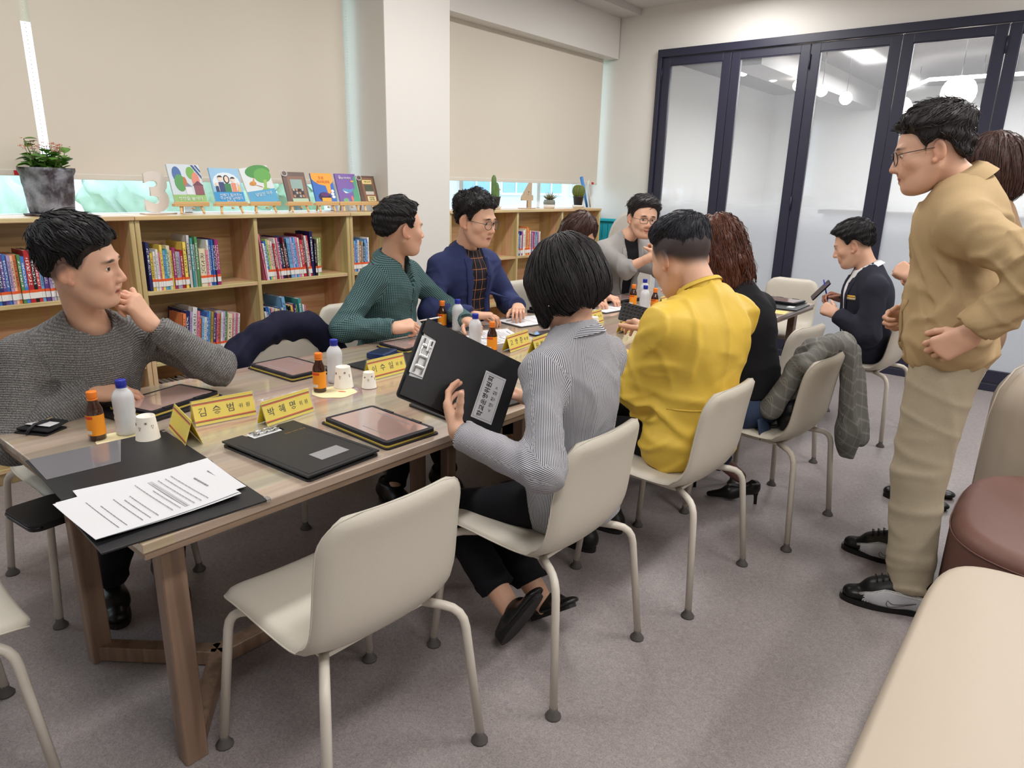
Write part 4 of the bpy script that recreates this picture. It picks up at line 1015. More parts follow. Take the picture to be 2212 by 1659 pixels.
def shoe(b, an, yaw, kind='dress', pitch=0., m=None, L=.275, z0=.0, side=1, pos=None):
    """shoe with its heel under the ankle; kinds: dress, slipper, pump, sneaker"""
    m = m or M_shoe; R = rotz(math.radians(yaw)) @ (A_([[math.cos(pitch), 0, math.sin(pitch)], [0, 1, 0], [-math.sin(pitch), 0, math.cos(pitch)]])); an = A_(an, float); S = Sdf(); hl = .07
    if kind == 'sneaker': R = R*1.1
    if kind in ('dress', 'sneaker'):
        S.cone((-.045, 0, .045), (.08, 0, .042), .04, .042, .03); S.cone((.06, 0, .036), (.165, .006*side, .03), .045, .034, .03, flat=(0, 0, 1), ff=.72); S.cone((-.04, 0, .06), (-.02, 0, .1), .042, .042, .02, cut=True); S.cone((.0, 0, .08), (.09, 0, .05), .038, .034, .03)
    if kind == 'sneaker': S.cone((-.03, 0, .08), (-.015, 0, .135), .044, .04, .02, cut=True); S.cone((.01, 0, .10), (.1, 0, .055), .036, .036, .03)
    elif kind == 'slipper':
        S.cone((.05, 0, .035), (.17, 0, .028), .048, .038, .03, flat=(0, 0, 1), ff=.72); S.cone((-.05, 0, .02), (.06, 0, .024), .042, .048, .02, flat=(0, 0, 1), ff=.4)
    elif kind == 'pump':
        S.cone((-.05, 0, .085), (.05, 0, .05), .034, .034, .03); S.cone((.05, 0, .04), (.15, 0, .016), .036, .018, .03, flat=(0, 0, 1), ff=.75); S.cone((-.045, 0, .09), (-.05, 0, .115), .032, .032, .02, cut=True); S.ell((.01, 0, .125), (.075, .034, .045), .012, '-')
    S.fn(lambda P: -(P[:, 2]-.012 if kind != 'pump' else P[:, 2]-.004), '*', .004)
    V, Q = polygonise(S, S.lo, S.hi, .005, .015); base = an+A_((0, 0, 0)); loc = lambda P: (A_(P)@R.T)+A_((an[0], an[1], z0))-b.org
    o = mesh('shoe', loc(V), Q, m, b.root, True)
    if kind == 'pump':
        Vh, Fh = tube_data([(-.062, 0, .085), (-.068, 0, .04), (-.07, 0, 0.)], [.022, .009, .008], 10); mesh('heel', loc(Vh), Fh, m, o, True)
        return o
    w = .047; pl = []
    for i in range(28):
        t = 2*math.pi*i/28; c, q = math.cos(t), math.sin(t); x = .062+.143*math.copysign(abs(c)**.8, c); pl.append((x, q*abs(q)**-.15*w*(1.04 if x > .06 else .88)+.004*side*(x > .1) if abs(q) > 1e-6 else 0.))
    Vp, Fp = prism_data(pl, .0, .02); mesh('sole', loc(Vp), Fp, M_sole if kind != 'sneaker' else M_black, o, False)
    return o
def blazer(b, m, shirt_m, inf=.016, gapw=(.055, .012, .03), button=.2, pat=False, loose=1.12, amp=.006, h=.0075, seed=0, collar_m=None, cuff=.93, lap=.05, shirt_pat=False, sleeve={}):
    """open jacket over a shirt; gapw = half opening at collar, at the button, at the hem"""
    T = b.torso(.003, arms='', belly=1.); b.neckhole(T); b.garment('shirt', T, shirt_m, h, shirt_pat)
    S = b.torso(inf, loose=loose, cuff=cuff, sleeve=sleeve); b.folds(S, amp, seed); b.neckhole(S, .07)
    def w(v): return np.interp(v, [-.1, button, b.tl], [gapw[2], gapw[1], gapw[0]])
    def wedge(P):
        p = P-b.hip; x = p@b.r2; v = p@b.s; y = p@b.n; return np.maximum(np.abs(x)-w(v), -(y-.02))
    S.fn(wedge, '-', .004); o = b.garment('jacket', S, m, h, pat)
    for sd in (-1, 1):       # lapels
        rows = []
        for v in np.linspace(button, b.tl-.035, 9):
            t = (v-button)/(b.tl-.035-button); w0 = w(v); lw = lap*(t**.6)*(1 if t < .8 else 1-.35*(t-.8)/.2)+.004
            rows.append([(sd*(w0-.002+lw*q), v) for q in (0, .35, .7, 1.)])
        if sd < 0: rows = [r[::-1] for r in rows]
        b.strip('lapel', S, rows, m, .009, parent=None, thick=.005)
    return S, o
H3 = lambda *p: A_(p, float)

# ---- man in the grey knit sweater, chin on his fist
b = Body('man in a grey knit sweater resting his chin on his fist', (-2.76, .86, .55), 5, lean=20, tl=.49, sw=.2, girth=1.08)
b.head((-2.50, .85, 1.215), 48, 4, -6, hs=1.1, gaze=(.15, .05), fade=(.0, .03, .75), wide=1.02)
b.arm('L', (-2.49, 1.035, 1.0), (-.2, .9, -1.), .29, .27).arm('R', (-2.52, .83, .79), (-.35, -1., .3), .28, .27)
b.hand('L', (-.02, -.3, .55), (.75, .45, .2), curl=(0, 1.15, 1.2, 1.25, 1.3), thumb=(.2, -.15), sc=1.08); b.hand('R', (.55, .8, -.12), (.1, -.35, .9), curl=(0, .5, .6, .7, .8), sc=1.05)
b.leg('L', (-2.44, .98, .1)).leg('R', (-2.47, .79, .1)); b.body()
hair_short(b.root, b.R, b.hc, b.hs, H_black, top=.03, side=.009, fringe=.003, seed=3, nl=800, L=.035, lift=.16, wide=1.02, amp=.004, raise_=-.012)
S = b.torso(.014, loose=1.18, cuff=.96, sleeve={'L': .9}); S.cone(b.el['R']*.55+b.wr['R']*.45, b.hip+b.s*.22, .05, .08, .06); S.cone(b.el['R'], b.hip+b.s*.25, .05, .08, .06); b.folds(S, .007, 2, fr=42); b.neckhole(S, .072, .03, .016); b.garment('sweater', S, C_knit, .007, True)
kr = b.neckrib(C_knit, .074, .009); kc = b.cuffs(C_knit, 'L', .043, .06, .92); [set_attr(q, 'pat', A_([(v.co.y, v.co.z, 0) for v in q.data.vertices])) for q in (kr, kc)]; b.trousers(C_dark)
for d, s in (('L', 1), ('R', -1)): shoe(b, b.an[d]+H3(-.04, 0, 0), -12, side=s)
# ---- man in the teal patterned shirt, looking away
b = Body('man in a teal patterned shirt looking over his shoulder, pen in hand', (-2.93, 2.45, .55), 18, lean=7, tl=.555, sw=.19, girth=1.1)
b.head((-2.80, 2.475, 1.265), 72, 2, 0, hs=1.13, wide=1.05)
b.arm('R', (-2.6, 2.24, .80), (-.2, -.9, -.9), .3, .26).arm('L', (-2.55, 2.72, .78), (-.2, 1, -.8), .3, .26)
b.hand('R', (.42, .72, .12), (.2, -.45, .75), curl=(0, .95, 1.05, 1.15, 1.2), thumb=(.25, .35), sc=1.06); b.hand('L', (1, -.3, 0), (0, 0, 1))
b.leg('L', (-2.28, 2.3, .1)).leg('R', (-2.36, 2.02, .1)); b.body()
hair_short(b.root, b.R, b.hc, b.hs, H_black, top=.024, side=.016, seed=5, nl=420, L=.035, lift=.12, wide=1.05, comb='fwd', raise_=.012)
S = b.torso(.012, loose=1.15, belly=1.12); b.folds(S, .006, 4); b.neckhole(S, .072, .05, .028)
S.fn(lambda P, h=b.hip.astype(np.float32), r_=b.r.astype(np.float32), s_=b.s.astype(np.float32), n_=b.n.astype(np.float32): np.maximum(np.abs((P-h)@r_)-np.interp((P-h)@s_, [.42, .555], [.002, .05]), -((P-h)@n_-.03)), '-', .004); b.garment('shirt', S, C_teal, .007, True); co = b.collar(C_teal, .071, .03, .045, .5, .04, h0=.006)
set_attr(co, 'pat', A_([(v.co.x+v.co.y*.3, v.co.z+v.co.y*.5, 0) for v in co.data.vertices]))
co = b.strip('placket', S, [[(x, v) for x in (-.013, 0, .013)] for v in np.linspace(.02, b.tl-.05, 12)], C_teal, .003); set_attr(co, 'pat', A_([(v.co.y, v.co.z, 0) for v in co.data.vertices]))
b.trousers(C_dark)
for d, s in (('L', 1), ('R', -1)): shoe(b, b.an[d]+H3(-.04, 0, 0), -8, side=s)
# ---- man in the navy blazer
b = Body('man in a navy blazer and dark plaid shirt wearing round glasses', (-2.93, 3.06, .56), -2, lean=5, tl=.565, sw=.2, girth=1.12)
b.head((-2.78, 3.035, 1.295), 8, 10, 0, hs=1.16, gaze=(.1, -.15), wide=1.06)
b.arm('R', (-2.6, 2.84, .79), (-.4, -.8, -.8)).arm('L', (-2.58, 3.2, .80), (-.4, .8, -.8)); b.hand('R', (.6, .7, 0), (0, 0, 1)); b.hand('L', (.6, -.7, 0), (0, 0, 1))
b.leg('L', (-2.4, 3.2, .1)).leg('R', (-2.4, 2.95, .1)); b.body()
hair_short(b.root, b.R, b.hc, b.hs, H_black, top=.03, side=.013, seed=7, nl=700, L=.022, lift=.35, curl=.8, wide=1.06, amp=.007)
glasses(b.root, b.R, b.hc, b.hs, True)
S, o = blazer(b, C_navy, C_plaid, gapw=(.06, .05, .075), button=.12, shirt_pat=True, seed=3, loose=1.25, lap=.058); co = b.collar(C_plaid, .066, .028, .038, .3, .03)
set_attr(co, 'pat', A_([(v.co.y, v.co.z, 0) for v in co.data.vertices]))
b.strip('pocket_welt', S, [[(x, v+(x+.1)*-.1) for x in np.linspace(-.14, -.06, 6)] for v in (.30, .315)], C_navy, .004)
b.trousers(C_dark)
# ---- brown-haired woman looking down
b = Body('brown-haired woman bowing her head behind the dark-haired woman', (-2.9, 3.98, .54), 0, lean=14, tl=.46, sw=.165, fem=True)
b.head((-2.66, 3.94, 1.2), -14, 36, 0, hs=1.08, res=.006); b.arm('R', (-2.52, 3.84, .77), (-.3, -.8, -.8)).arm('L', (-2.52, 4.1, .77), (-.3, .8, -.8)); b.hand('R', (.9, .3, 0), (0, 0, 1)); b.hand('L', (.9, -.3, 0), (0, 0, 1)); b.leg('L', (-2.45, 4.05, .1)).leg('R', (-2.45, 3.88, .1)); b.body()
V = Sdf(); V.ell((0, -.015, .036), (.09, .109, .1), .02)
for s in (-1, 1): V.cone((s*.068, .0, .03), (s*.078, .035, -.15), .04, .035, .05); V.cone((s*.05, -.06, .0), (s*.06, -.05, -.18), .05, .045, .05)
V.ell((0, .1, -.035), (.056, .075, .1), .012, '-'); V.ell((0, .135, .01), (.045, .06, .06), .015, '-')
hair_vol(b.root, b.R, b.hc, b.hs, H_brown, V, seed=2, L=.1)
S = b.torso(.012, loose=1.1); b.folds(S); b.neckhole(S, .062); b.garment('top', S, C_black, .01); b.trousers(C_dark, .012)
# ---- man in the light grey blazer
b = Body('smiling man in a light grey blazer and black glasses, fist at his mouth', (-2.9, 4.75, .56), -20, lean=16, tl=.59, sw=.2, girth=1.12)
b.head((-2.62, 4.71, 1.28), -40, 5, 3, hs=1.14, smile=1., gaze=(.2, 0), wide=1.08)
b.arm('R', (-2.36, 4.5, 1.06), (-.2, -.5, -1.), .29, .26).arm('L', (-2.25, 4.62, .80), (.2, .8, -.8), .29, .26)
b.hand('R', (-.5, .4, .5), (.6, -.3, .3), curl=(0, 1.1, 1.2, 1.2, 1.3), arm=b.el['R'], res=.005); b.hand('L', (.2, -.9, .1), (.3, 0, 1), arm=b.el['L'], res=.005)
b.leg('L', (-2.4, 4.8, .1)).leg('R', (-2.4, 4.55, .1)); b.body()
hair_short(b.root, b.R, b.hc, b.hs, H_soft, top=.034, side=.012, seed=9, nl=350, L=.05, lift=.2, comb='side', wide=1.08, raise_=.008)
glasses(b.root, b.R, b.hc, b.hs, False, w=.026, h=.017)
blazer(b, C_grey, C_black, gapw=(.06, .04, .05), seed=5, loose=1.2, h=.0085, amp=.008, sleeve={'R': .25, 'L': .25}); b.trousers(C_dark, .012)
# ---- woman with bob hair in the striped shirt
b = Body('woman with a dark bob in a striped shirt holding up a black clipboard', (-1.125, 1.70, .55), 176, lean=2, tl=.52, sw=.152, fem=True, girth=.92)
b.head((-1.19, 1.70, 1.215), 172, 24, 6, hs=1.06, res=.0048)
b.arm('L', (-1.285, 1.335, .815), (.75, -.35, -.75), .30, .28).arm('R', (-1.38, 1.78, .80), (.4, .6, -.8), .30, .26)
b.hand('L', (-.6, .25, .5), (-.35, -.75, -.3), curl=(0, .45, .5, .55, .6), thumb=(.75, -.1), sc=1.0); b.hand('R', (-.9, -.2, .3), (0, .4, .8), curl=(0, .6, .6, .7, .7))
b.leg('L', (-1.22, 1.53, .16), (-1, 0, .6), .42, .4).leg('R', (-1.2, 1.68, .12), (-1, 0, .6), .42, .4); b.body()
V = Sdf(); V.ell((0, -.018, .036), (.097, .116, .106), .02); V.ell((0, -.035, -.025), (.09, .088, .064), .05)
for s in (-1, 1): V.cone((s*.07, .03, .03), (s*.07, .058, -.08), .034, .016, .04); V.ell((s*.1, .0, -.07), (.032, .028, .04), .012, '-')
V.ell((0, .115, -.04), (.058, .07, .11), .01, '-'); V.ell((0, .14, .0), (.05, .05, .05), .01, '-'); V.ell((0, -.03, -.15), (.085, .12, .078), .015, '-')
hair_vol(b.root, b.R, b.hc, b.hs, H_soft, V, seed=4, L=.11, nl=1100, rad=.0022, lift=.02, wav=.02, amp=.0025)
S = b.torso(.012, loose=1.08, cuff=.97, armr=(.05, .041, .033)); S.cone(b.hip+b.r*.06, b.hip-b.r*.06, .12, .12, .05); b.folds(S, .007, 6, fr=50); b.neckhole(S, .058)
b.garment('shirt', S, C_stripe, .007, True, False); co = b.collar(C_stripe, .057, .03, .036, .25, .02); set_attr(co, 'pat', A_([(v.co.z+v.co.y*.1, v.co.y, 0) for v in co.data.vertices]))
co = b.cuffs(C_stripe, 'L', .038, .06, .97); set_attr(co, 'pat', A_([(v.co.z*.6+v.co.y, v.co.y, 0) for v in co.data.vertices]))
V1, F1 = lathe_data([(.0005, -.003), (.003, -.0015), (.003, .0015), (.0005, .003)], 8); e = (H3(-.089, .002, -.042)*b.hs)@b.R.T+b.hc-b.org; mesh('earring', A_(V1)+e, F1, M_metal, b.root, True)
b.trousers(C_dark, cut=.78, r=(.085, .066, .062))
for d, s in (('L', 1), ('R', -1)):
    k = b.an[d]; Vv, Qq, Tt = (lambda S2: (lambda vq: (vq[0], vq[1], 0))(polygonise(S2, S2.lo, S2.hi, .006)))(Sdf().cone(b.kn[d]*.3+k*.7, k, .042, .034)); o = mesh('ankle', Vv-b.org, Qq, M_skin, b.root, True); set_attr(o, 'tint', np.tile(lin(SKIN), (len(Vv), 1)), 'FLOAT_COLOR')
    sh = shoe(b, k+H3(.07, 0, 0), 175 if d == 'L' else 160, 'slipper', 1.05 if d == 'L' else .7, M_black, z0=.2 if d == 'L' else .13, side=s)
# ---- man in the yellow jacket
b = Body('man in a yellow jacket looking down at his phone', (-1.075, 2.425, .56), 166, lean=-1, tl=.56, sw=.2, girth=1.12)
b.head((-1.19, 2.455, 1.25), 164, 28, 0, hs=1.16, fade=(-.008, .04, .96), wide=1.08)
b.arm('L', (-1.45, 2.47, .795), (.35, -.5, -1.), .30, .28).arm('R', (-1.46, 2.76, .885), (.3, .9, -.6), .31, .28)
b.hand('L', (-.8, .55, -.05), (.1, -.15, 1), curl=(0, .2, .25, .3, .35), sc=1.08, res=.0045); b.hand('R', (-.75, .45, .15), (.2, .3, .9), curl=(0, .6, .7, .7, .7), thumb=(.7, -.1), sc=1.08)
b.leg('L', (-1.5, 2.28, .1)).leg('R', (-1.5, 2.5, .1)); b.body()
HLF = (HL_M[0], [-.035, -.02, .024, .03, .02, .006, .03, .055, .07, .07])
hair_short(b.root, b.R, b.hc, b.hs, H_grey, top=.024, side=.003, hl=HLF, ramp=.075, seed=11, nl=1100, L=.022, lift=.12, wide=1.08, amp=.002, rad=.0014, comb='fwd')
S = b.torso(.026, loose=1.4, cuff=.95, belly=1.1); b.folds(S, .013, 8, fr=62); S.fold(b.hip+b.s*.33-b.n*.1, .14, .006, 26, b.r*.6+b.s, 1.); S.cone(b.hip-b.r*.1, b.hip+b.r*.1, .12, .12, .05); b.neckhole(S, .068); jk = b.garment('jacket', S, C_yellow, .007)
b.collar(C_yellow, .068, .055, .016, .35, .0, open_=.5, flare=.25)
b.strip('back_seam', S, [[(x, v-.03*abs(x)) for x in np.linspace(-.19, .19, 26)] for v in (.168, .1715, .175)], C_yellow, .0025, True, parent=jk, thick=.002)
b.trousers(C_dark)
for d, s in (('L', 1), ('R', -1)): shoe(b, b.an[d]+H3(.04, 0, 0), 180, side=s)
# ---- woman in the black top and jeans
b = Body('woman with long auburn curls in a black top and blue jeans', (-1.065, 3.065, .55), 172, lean=15, tl=.53, sw=.175, fem=True, girth=1.08)
b.head((-1.35, 3.11, 1.245), 165, 22, 0, hs=1.02, res=.006)
b.arm('L', (-1.5, 2.98, .79), (.3, -.6, -.8)).arm('R', (-1.5, 3.3, .79), (.3, .6, -.8)); b.hand('L', (-1, 0, 0), (0, 0, 1)); b.hand('R', (-1, 0, 0), (0, 0, 1))
b.leg('L', (-1.13, 3.2, .13), (-1, -.2, .5)).leg('R', (-1.45, 3.2, .13)); b.body()
V = Sdf(); V.ell((0, -.02, .036), (.1, .118, .108), .02); V.ell((0, -.06, -.06), (.105, .085, .11), .05); V.ell((0, -.075, -.15), (.105, .06, .1), .06)
for s in (-1, 1): V.cone((s*.075, .01, .02), (s*.09, .03, -.13), .035, .03, .04)
V.ell((0, .11, -.03), (.058, .075, .11), .012, '-')
V.noise(.006, 60, 3); hair_vol(b.root, b.R, b.hc, b.hs, H_red, V, seed=6, L=.12, nl=650, rad=.003, lift=.08, wav=.12, curl=1., amp=.004)
S = b.torso(.008, loose=1.05, belly=1.05); S.fn(lambda P, h=b.hip.copy(), s_=b.s.copy(): .035-((P-h.astype(np.float32))@s_.astype(np.float32)), '*', .006); b.folds(S, .004, 9); b.neckhole(S, .062); b.garment('top', S, C_black, .0085)
b.trousers(C_jean, .0085, cut=.8, r=(.09, .066, .05)); b.strip('pocket', S, [[(x, v) for x in np.linspace(-.14, -.04, 6)] for v in np.linspace(-.13, -.04, 5)], C_jean, .006, True)
for d, s in (('L', 1), ('R', -1)):
    k = b.an[d]; S2 = Sdf().cone(b.kn[d]*.35+k*.65, k, .04, .032); Vv, Qq = polygonise(S2, S2.lo, S2.hi, .007); o = mesh('ankle', Vv-b.org, Qq, M_skin, b.root, True); set_attr(o, 'tint', np.tile(lin((120, 84, 78)), (len(Vv), 1)), 'FLOAT_COLOR')
    shoe(b, k+H3(.02, 0, 0), 200 if d == 'L' else 185, 'pump', 0, M_shoe, side=s)
# ---- man in the dark suit by the doors
b = Body('man in a dark suit and white shirt reading his phone, pen in hand', (-.99, 4.8, .55), 204, lean=7, tl=.5, sw=.19, girth=1.06)
b.head((-1.15, 4.76, 1.19), 188, 22, 0, hs=1.1, res=.0045, fade=(.0, .04, .5))
b.arm('R', (-1.2, 4.92, .83), (.5, .6, -.8)).arm('L', (-1.15, 4.58, .78), (.9, -.3, -.5), .29, .25)
b.hand('R', (-.8, -.35, .2), (-.1, .5, .8), curl=(0, .9, .9, 1., 1.), thumb=(.4, .2), col=(176, 124, 104)); b.hand('L', (-.9, .3, .25), (-.2, -.8, .5), curl=(0, 1.1, 1.2, 1.2, 1.2), thumb=(.4, .1))
b.leg('L', (-1.42, 4.68, .1)).leg('R', (-1.42, 4.92, .1)); b.body()
hair_short(b.root, b.R, b.hc, b.hs, H_black, top=.027, side=.01, seed=13, nl=450, L=.035, lift=.16, comb='fwd', fringe=.006)
S, o = blazer(b, C_suit, C_white, gapw=(.07, .045, .03), seed=8, loose=1.2, h=.0085); b.collar(C_white, .063, .034, .036, .28, .03)
b.strip('name_badge', S, [[(x, v) for x in (-.15, -.12, -.09)] for v in (.335, .355)], mat('badge', (236, 222, 178), .4), .006)
b.strip('badge_stripe', S, [[(x, v) for x in (-.15, -.12, -.09)] for v in (.35, .363)], mat('badge_gold', (222, 168, 58), .4), .0075)
b.cuffs(C_white, 'R', .036, .03, .97, 'shirt_cuff'); b.trousers(C_suit, .01); [shoe(b, b.an[d]+H3(.04, 0, 0), 180) for d in 'LR']
# ---- standing man in the tan jacket
b = Body('standing man in a tan jacket, khaki trousers and silver sneakers, wearing glasses', (-.32, 2.92, .95), 184, lean=4, tl=.60, sw=.2, girth=1.02)
b.neck = H3(-.385, 2.92, 1.535); b.s = nrm(b.neck-b.hip); b.sh = {'L': H3(-.335, 2.745, 1.415), 'R': H3(-.37, 3.1, 1.415)}
b.head((-.495, 2.88, 1.645), 197, 14, -4, hs=1.1, smile=1., gaze=(0, -.3), fade=(.0, .05, .5))
b.arm('L', (-.245, 2.635, 1.07), (1, -.35, .1), .30, .26).arm('R', (-.5, 3.12, 1.06), (.8, .5, -.3), .30, .26)
b.hand('L', (-.78, .02, -.6), (.1, -1, .1), curl=(0, .9, .95, 1.0, 1.05), thumb=(.3, .15), sc=1.12); b.hand('R', (-.7, -.5, -.4), (-.3, .8, .3), curl=(0, .9, 1., 1., 1.))
b.hj = {'L': b.hip+H3(0, -.095, -.02), 'R': b.hip+H3(0, .095, -.02)}
b.leg('L', (-.28, 2.72, .1), (-1, 0, 0), .42, .415).leg('R', (-.34, 3.08, .1), (-1, 0, 0), .42, .415); b.body()
hair_short(b.root, b.R, b.hc, b.hs, H_soft, top=.036, side=.011, seed=15, nl=800, L=.03, lift=.32, curl=.5, comb='fwd', amp=.006, rad=.0017)
glasses(b.root, b.R, b.hc, b.hs, True, w=.024, h=.022)
T = b.torso(.004, arms=''); b.neckhole(T, .06); b.garment('shirt', T, C_white, .009)
S = b.torso(.024, loose=1.4, cuff=.9, belly=1.15, armr=(.056, .047, .032)); S.cone(b.hip+b.s*.06-b.r*.1, b.hip+b.s*.06+b.r*.1, .155, .155, .05, flat=b.n, ff=.88); b.folds(S, .013, 10, 'LR', 60); S.fold(b.el['L'], .16, .012, 60, (.2, .1, 1), 2.); S.fold(b.hip+b.s*.1-b.r*.1, .2, .01, 50, (1, 0, .8), 1.); b.neckhole(S, .066)
S.fn(lambda P: np.maximum(np.abs((P-b.hip)@b.r)-np.interp((P-b.hip)@b.s, [.44, .6], [.002, .05]), -((P-b.hip)@b.n-.03)), '-', .004)
S.fn(lambda P: -((P-b.hip)@b.s+.035), '*', .02)
jk = b.garment('jacket', S, C_beige, .007); b.collar(C_beige, .072, .04, .06, .42, .05, h0=.006); b.collar(C_white, .06, .036, .03, .3, .02, name='shirt_collar')
b.cuffs(C_beige, 'L', .042, .045, .92); b.strip('pocket_welt', S, [[(-.10+q*.02+v*.2, .2-v) for q in (0, 1)] for v in np.linspace(0, .16, 8)], C_beige, .006, parent=jk)
b.trousers(C_khaki, .008, r=(.11, .084, .072), amp=.0055, inf=.006, cut=1.06)
J_body = b
# ---- person standing behind him
b = Body('person with dark brown hair standing behind the man in the tan jacket', (-.36, 3.86, .9), 184, lean=2, tl=.55, sw=.165, fem=True)
b.head((-.43, 3.86, 1.625), 186, 8, 0, hs=1.1, res=.006); b.arm('R', (-.6, 3.96, 1.1), (.5, .5, -.8)).arm('L', (-.62, 3.74, 1.13), (.8, -.2, -.8)); b.hand('L', (-.7, .3, .3), (-.2, -.7, .6), curl=(0, 1.1, 1.2, 1.2, 1.2)); b.hand('R', (-.7, -.4, .2), (-.2, .7, .6), curl=(0, .9, 1., 1., 1.))
b.leg('L', (-.42, 3.8, .08), (-1, 0, 0)).leg('R', (-.42, 3.98, .08), (-1, 0, 0)); b.body()
V = Sdf(); V.ell((0, -.018, .036), (.096, .116, .106), .02); V.ell((0, -.055, -.05), (.095, .08, .1), .05); V.ell((0, .115, -.03), (.058, .075, .12), .01, '-')
hair_vol(b.root, b.R, b.hc, b.hs, H_brown, V, seed=8, L=.1, nl=400)
S = b.torso(.016, loose=1.2); S.cone(b.hip-b.r*.06, b.hip+b.r*.06-b.s*.05, .13, .13, .05); b.folds(S); b.neckhole(S, .06); b.garment('top', S, C_tan, .01); b.trousers(C_dark, .011, cut=.93)
for d, s in (('L', 1), ('R', -1)): shoe(b, b.an[d]+H3(.04, 0, 0), 182, 'slipper', 0, M_black, side=s)
# ------------------------------------------------------------------ books
def book_mat(name, dark):
    m, N, L, B = bsdf(name); oi = N.new('ShaderNodeObjectInfo'); tc = N.new('ShaderNodeTexCoord'); sep = N.new('ShaderNodeSeparateXYZ'); L.new(tc.outputs['Generated'], sep.inputs[0])
    u, v = sep.outputs[1], sep.outputs[2]
    n = N.new('ShaderNodeTexNoise'); n.noise_dimensions = '2D'; n.inputs['Scale'].default_value = 1; n.inputs['Detail'].default_value = 1
    cb = N.new('ShaderNodeCombineXYZ'); L.new(mth(N, L, 'MULTIPLY', u, 3.), cb.inputs[0]); L.new(mth(N, L, 'MULTIPLY_ADD', v, 34., mth(N, L, 'MULTIPLY', oi.outputs['Random'], 90.)), cb.inputs[1]); L.new(cb.outputs[0], n.inputs['Vector'])
    k = mth(N, L, 'GREATER_THAN', n.outputs['Fac'], .52)
    for a, op, b in ((u, 'GREATER_THAN', .22), (u, 'LESS_THAN', .78), (v, 'GREATER_THAN', .34), (v, 'LESS_THAN', .88)): k = mth(N, L, 'MULTIPLY', k, mth(N, L, op, a, b))
    k = mth(N, L, 'MULTIPLY', k, mth(N, L, 'GREATER_THAN', sep.outputs[0], .985))
    L.new(mixc(N, L, mth(N, L, 'MULTIPLY', k, .8), oi.outputs['Color'], lin((238, 238, 236) if dark else (40, 38, 60))), B.inputs['Base Color'])
    B.inputs['Roughness'].default_value = .45
    return m
M_bdark, M_blight = book_mat('book_cover_pale_title', True), book_mat('book_cover_dark_title', False)
M_lab_w = mat('call_label_white', (236, 234, 230), .6); M_lab_o = mat('call_label_orange', (232, 96, 44), .6); M_pages = mat('book_pages', (226, 218, 204), .8, bump=(600, .2))
COLS = dict(navy=(34, 36, 92), blue=(58, 112, 190), sky=(120, 176, 220), white=(226, 224, 222), grey=(176, 174, 176), yellow=(232, 204, 86), gold=(184, 156, 66), red=(188, 46, 54), maroon=(120, 32, 52), pink=(222, 124, 150), magenta=(170, 52, 120), orange=(228, 124, 70), green=(92, 148, 92), lime=(168, 204, 120), teal=(58, 140, 140), purple=(88, 62, 140), black=(34, 32, 36), cream=(224, 212, 178), lilac=(180, 160, 206), tan=(172, 124, 72), peach=(234, 184, 156))
def unit_boxes(parts):
    bm = bmesh.new()
    for c, s in parts: bm_box(bm, c, s)
    me = bpy.data.meshes.new('unit'); bm.to_mesh(me); bm.free(); return me
ME_cov = {d: unit_boxes([((-.02, 0, .5), (.04, 1, 1)), ((-.5, -.45, .5), (1, .1, 1)), ((-.5, .45, .5), (1, .1, 1))]) for d in (0, 1)}
ME_cov[0].materials.append(M_blight); ME_cov[1].materials.append(M_bdark)
ME_pag = unit_boxes([((-.5, 0, .5), (.92, .8, .97))]); ME_pag.materials.append(M_pages)
ME_lab = unit_boxes([((0, 0, .34), (.003, .98, .68)), ((0, 0, .84), (.003, .98, .32))]); ME_lab.materials.append(M_lab_w); ME_lab.materials.append(M_lab_o)
for p in ME_lab.polygons: p.material_index = 1 if p.center[2] > .68 else 0
ORD = 'first second third fourth fifth sixth seventh eighth ninth tenth eleventh twelfth thirteenth fourteenth fifteenth sixteenth seventeenth eighteenth nineteenth twentieth'.split()
ORD += ['twenty-'+o for o in ORD[:9]]+['thirtieth']+['thirty-'+o for o in ORD[:9]]
RB = random.Random(5)
def shelf_books(y, zs, front, seq, where, group, lean=0., dep=.19):
    """seq: list of 'colour height thickness [extra lean]'; y grows away from the planter"""
    for i, q in enumerate(seq):
        q = q.split(); col = q[0]; h = float(q[1])/1000; w = float(q[2])/1000; ln = math.radians(lean+(float(q[3]) if len(q) > 3 else 0)); big = h > .24
        d = dep*(.8+.35*RB.random()); x = front-.012-RB.random()*.014; foot = w/math.cos(ln)
        t = thing('book', '%s %s, %s %s' % (col, 'tall book' if big else ('thick book' if w > .022 else 'book'), ORD[i], where), 'book', (x, y+foot/2, zs+abs(math.sin(ln))*w/2+.0005), group=group); t.rotation_euler = (-ln, 0, 0)
        rgb = COLS[col]; j = RB.uniform(-14, 14); c = lin(tuple(max(0, min(255, v+j)) for v in rgb)); dk = sum(rgb) < 400
        o = link(bpy.data.objects.new('cover', ME_cov[dk]), t); o.scale = (d, w, h); o.color = c
        o = link(bpy.data.objects.new('pages', ME_pag), t); o.scale = (d, w, h); o.location = (-.004, 0, .001)
        if h < .27 and RB.random() < .93: o = link(bpy.data.objects.new('spine_label', ME_lab), t); o.scale = (1, w, .042); o.location = (.001, 0, .02)
        y += foot+.0006+max(0, (float(q[3]) if len(q) > 3 else 0))*.0006
    return y
U1 = 'navy 262 17;yellow 205 15;white 212 12;white 224 12;pink 206 10;yellow 246 12;sky 216 14;teal 222 12;cream 240 18;yellow 214 10;magenta 228 12;grey 206 14;lilac 204 14;red 212 15;yellow 256 18;black 214 9;white 292 16;teal 276 14;grey 240 12;green 282 16;cream 214 40;pink 206 12;white 262 12;blue 262 11;blue 262 11;navy 262 11;magenta 262 11;magenta 262 11'.split(';')
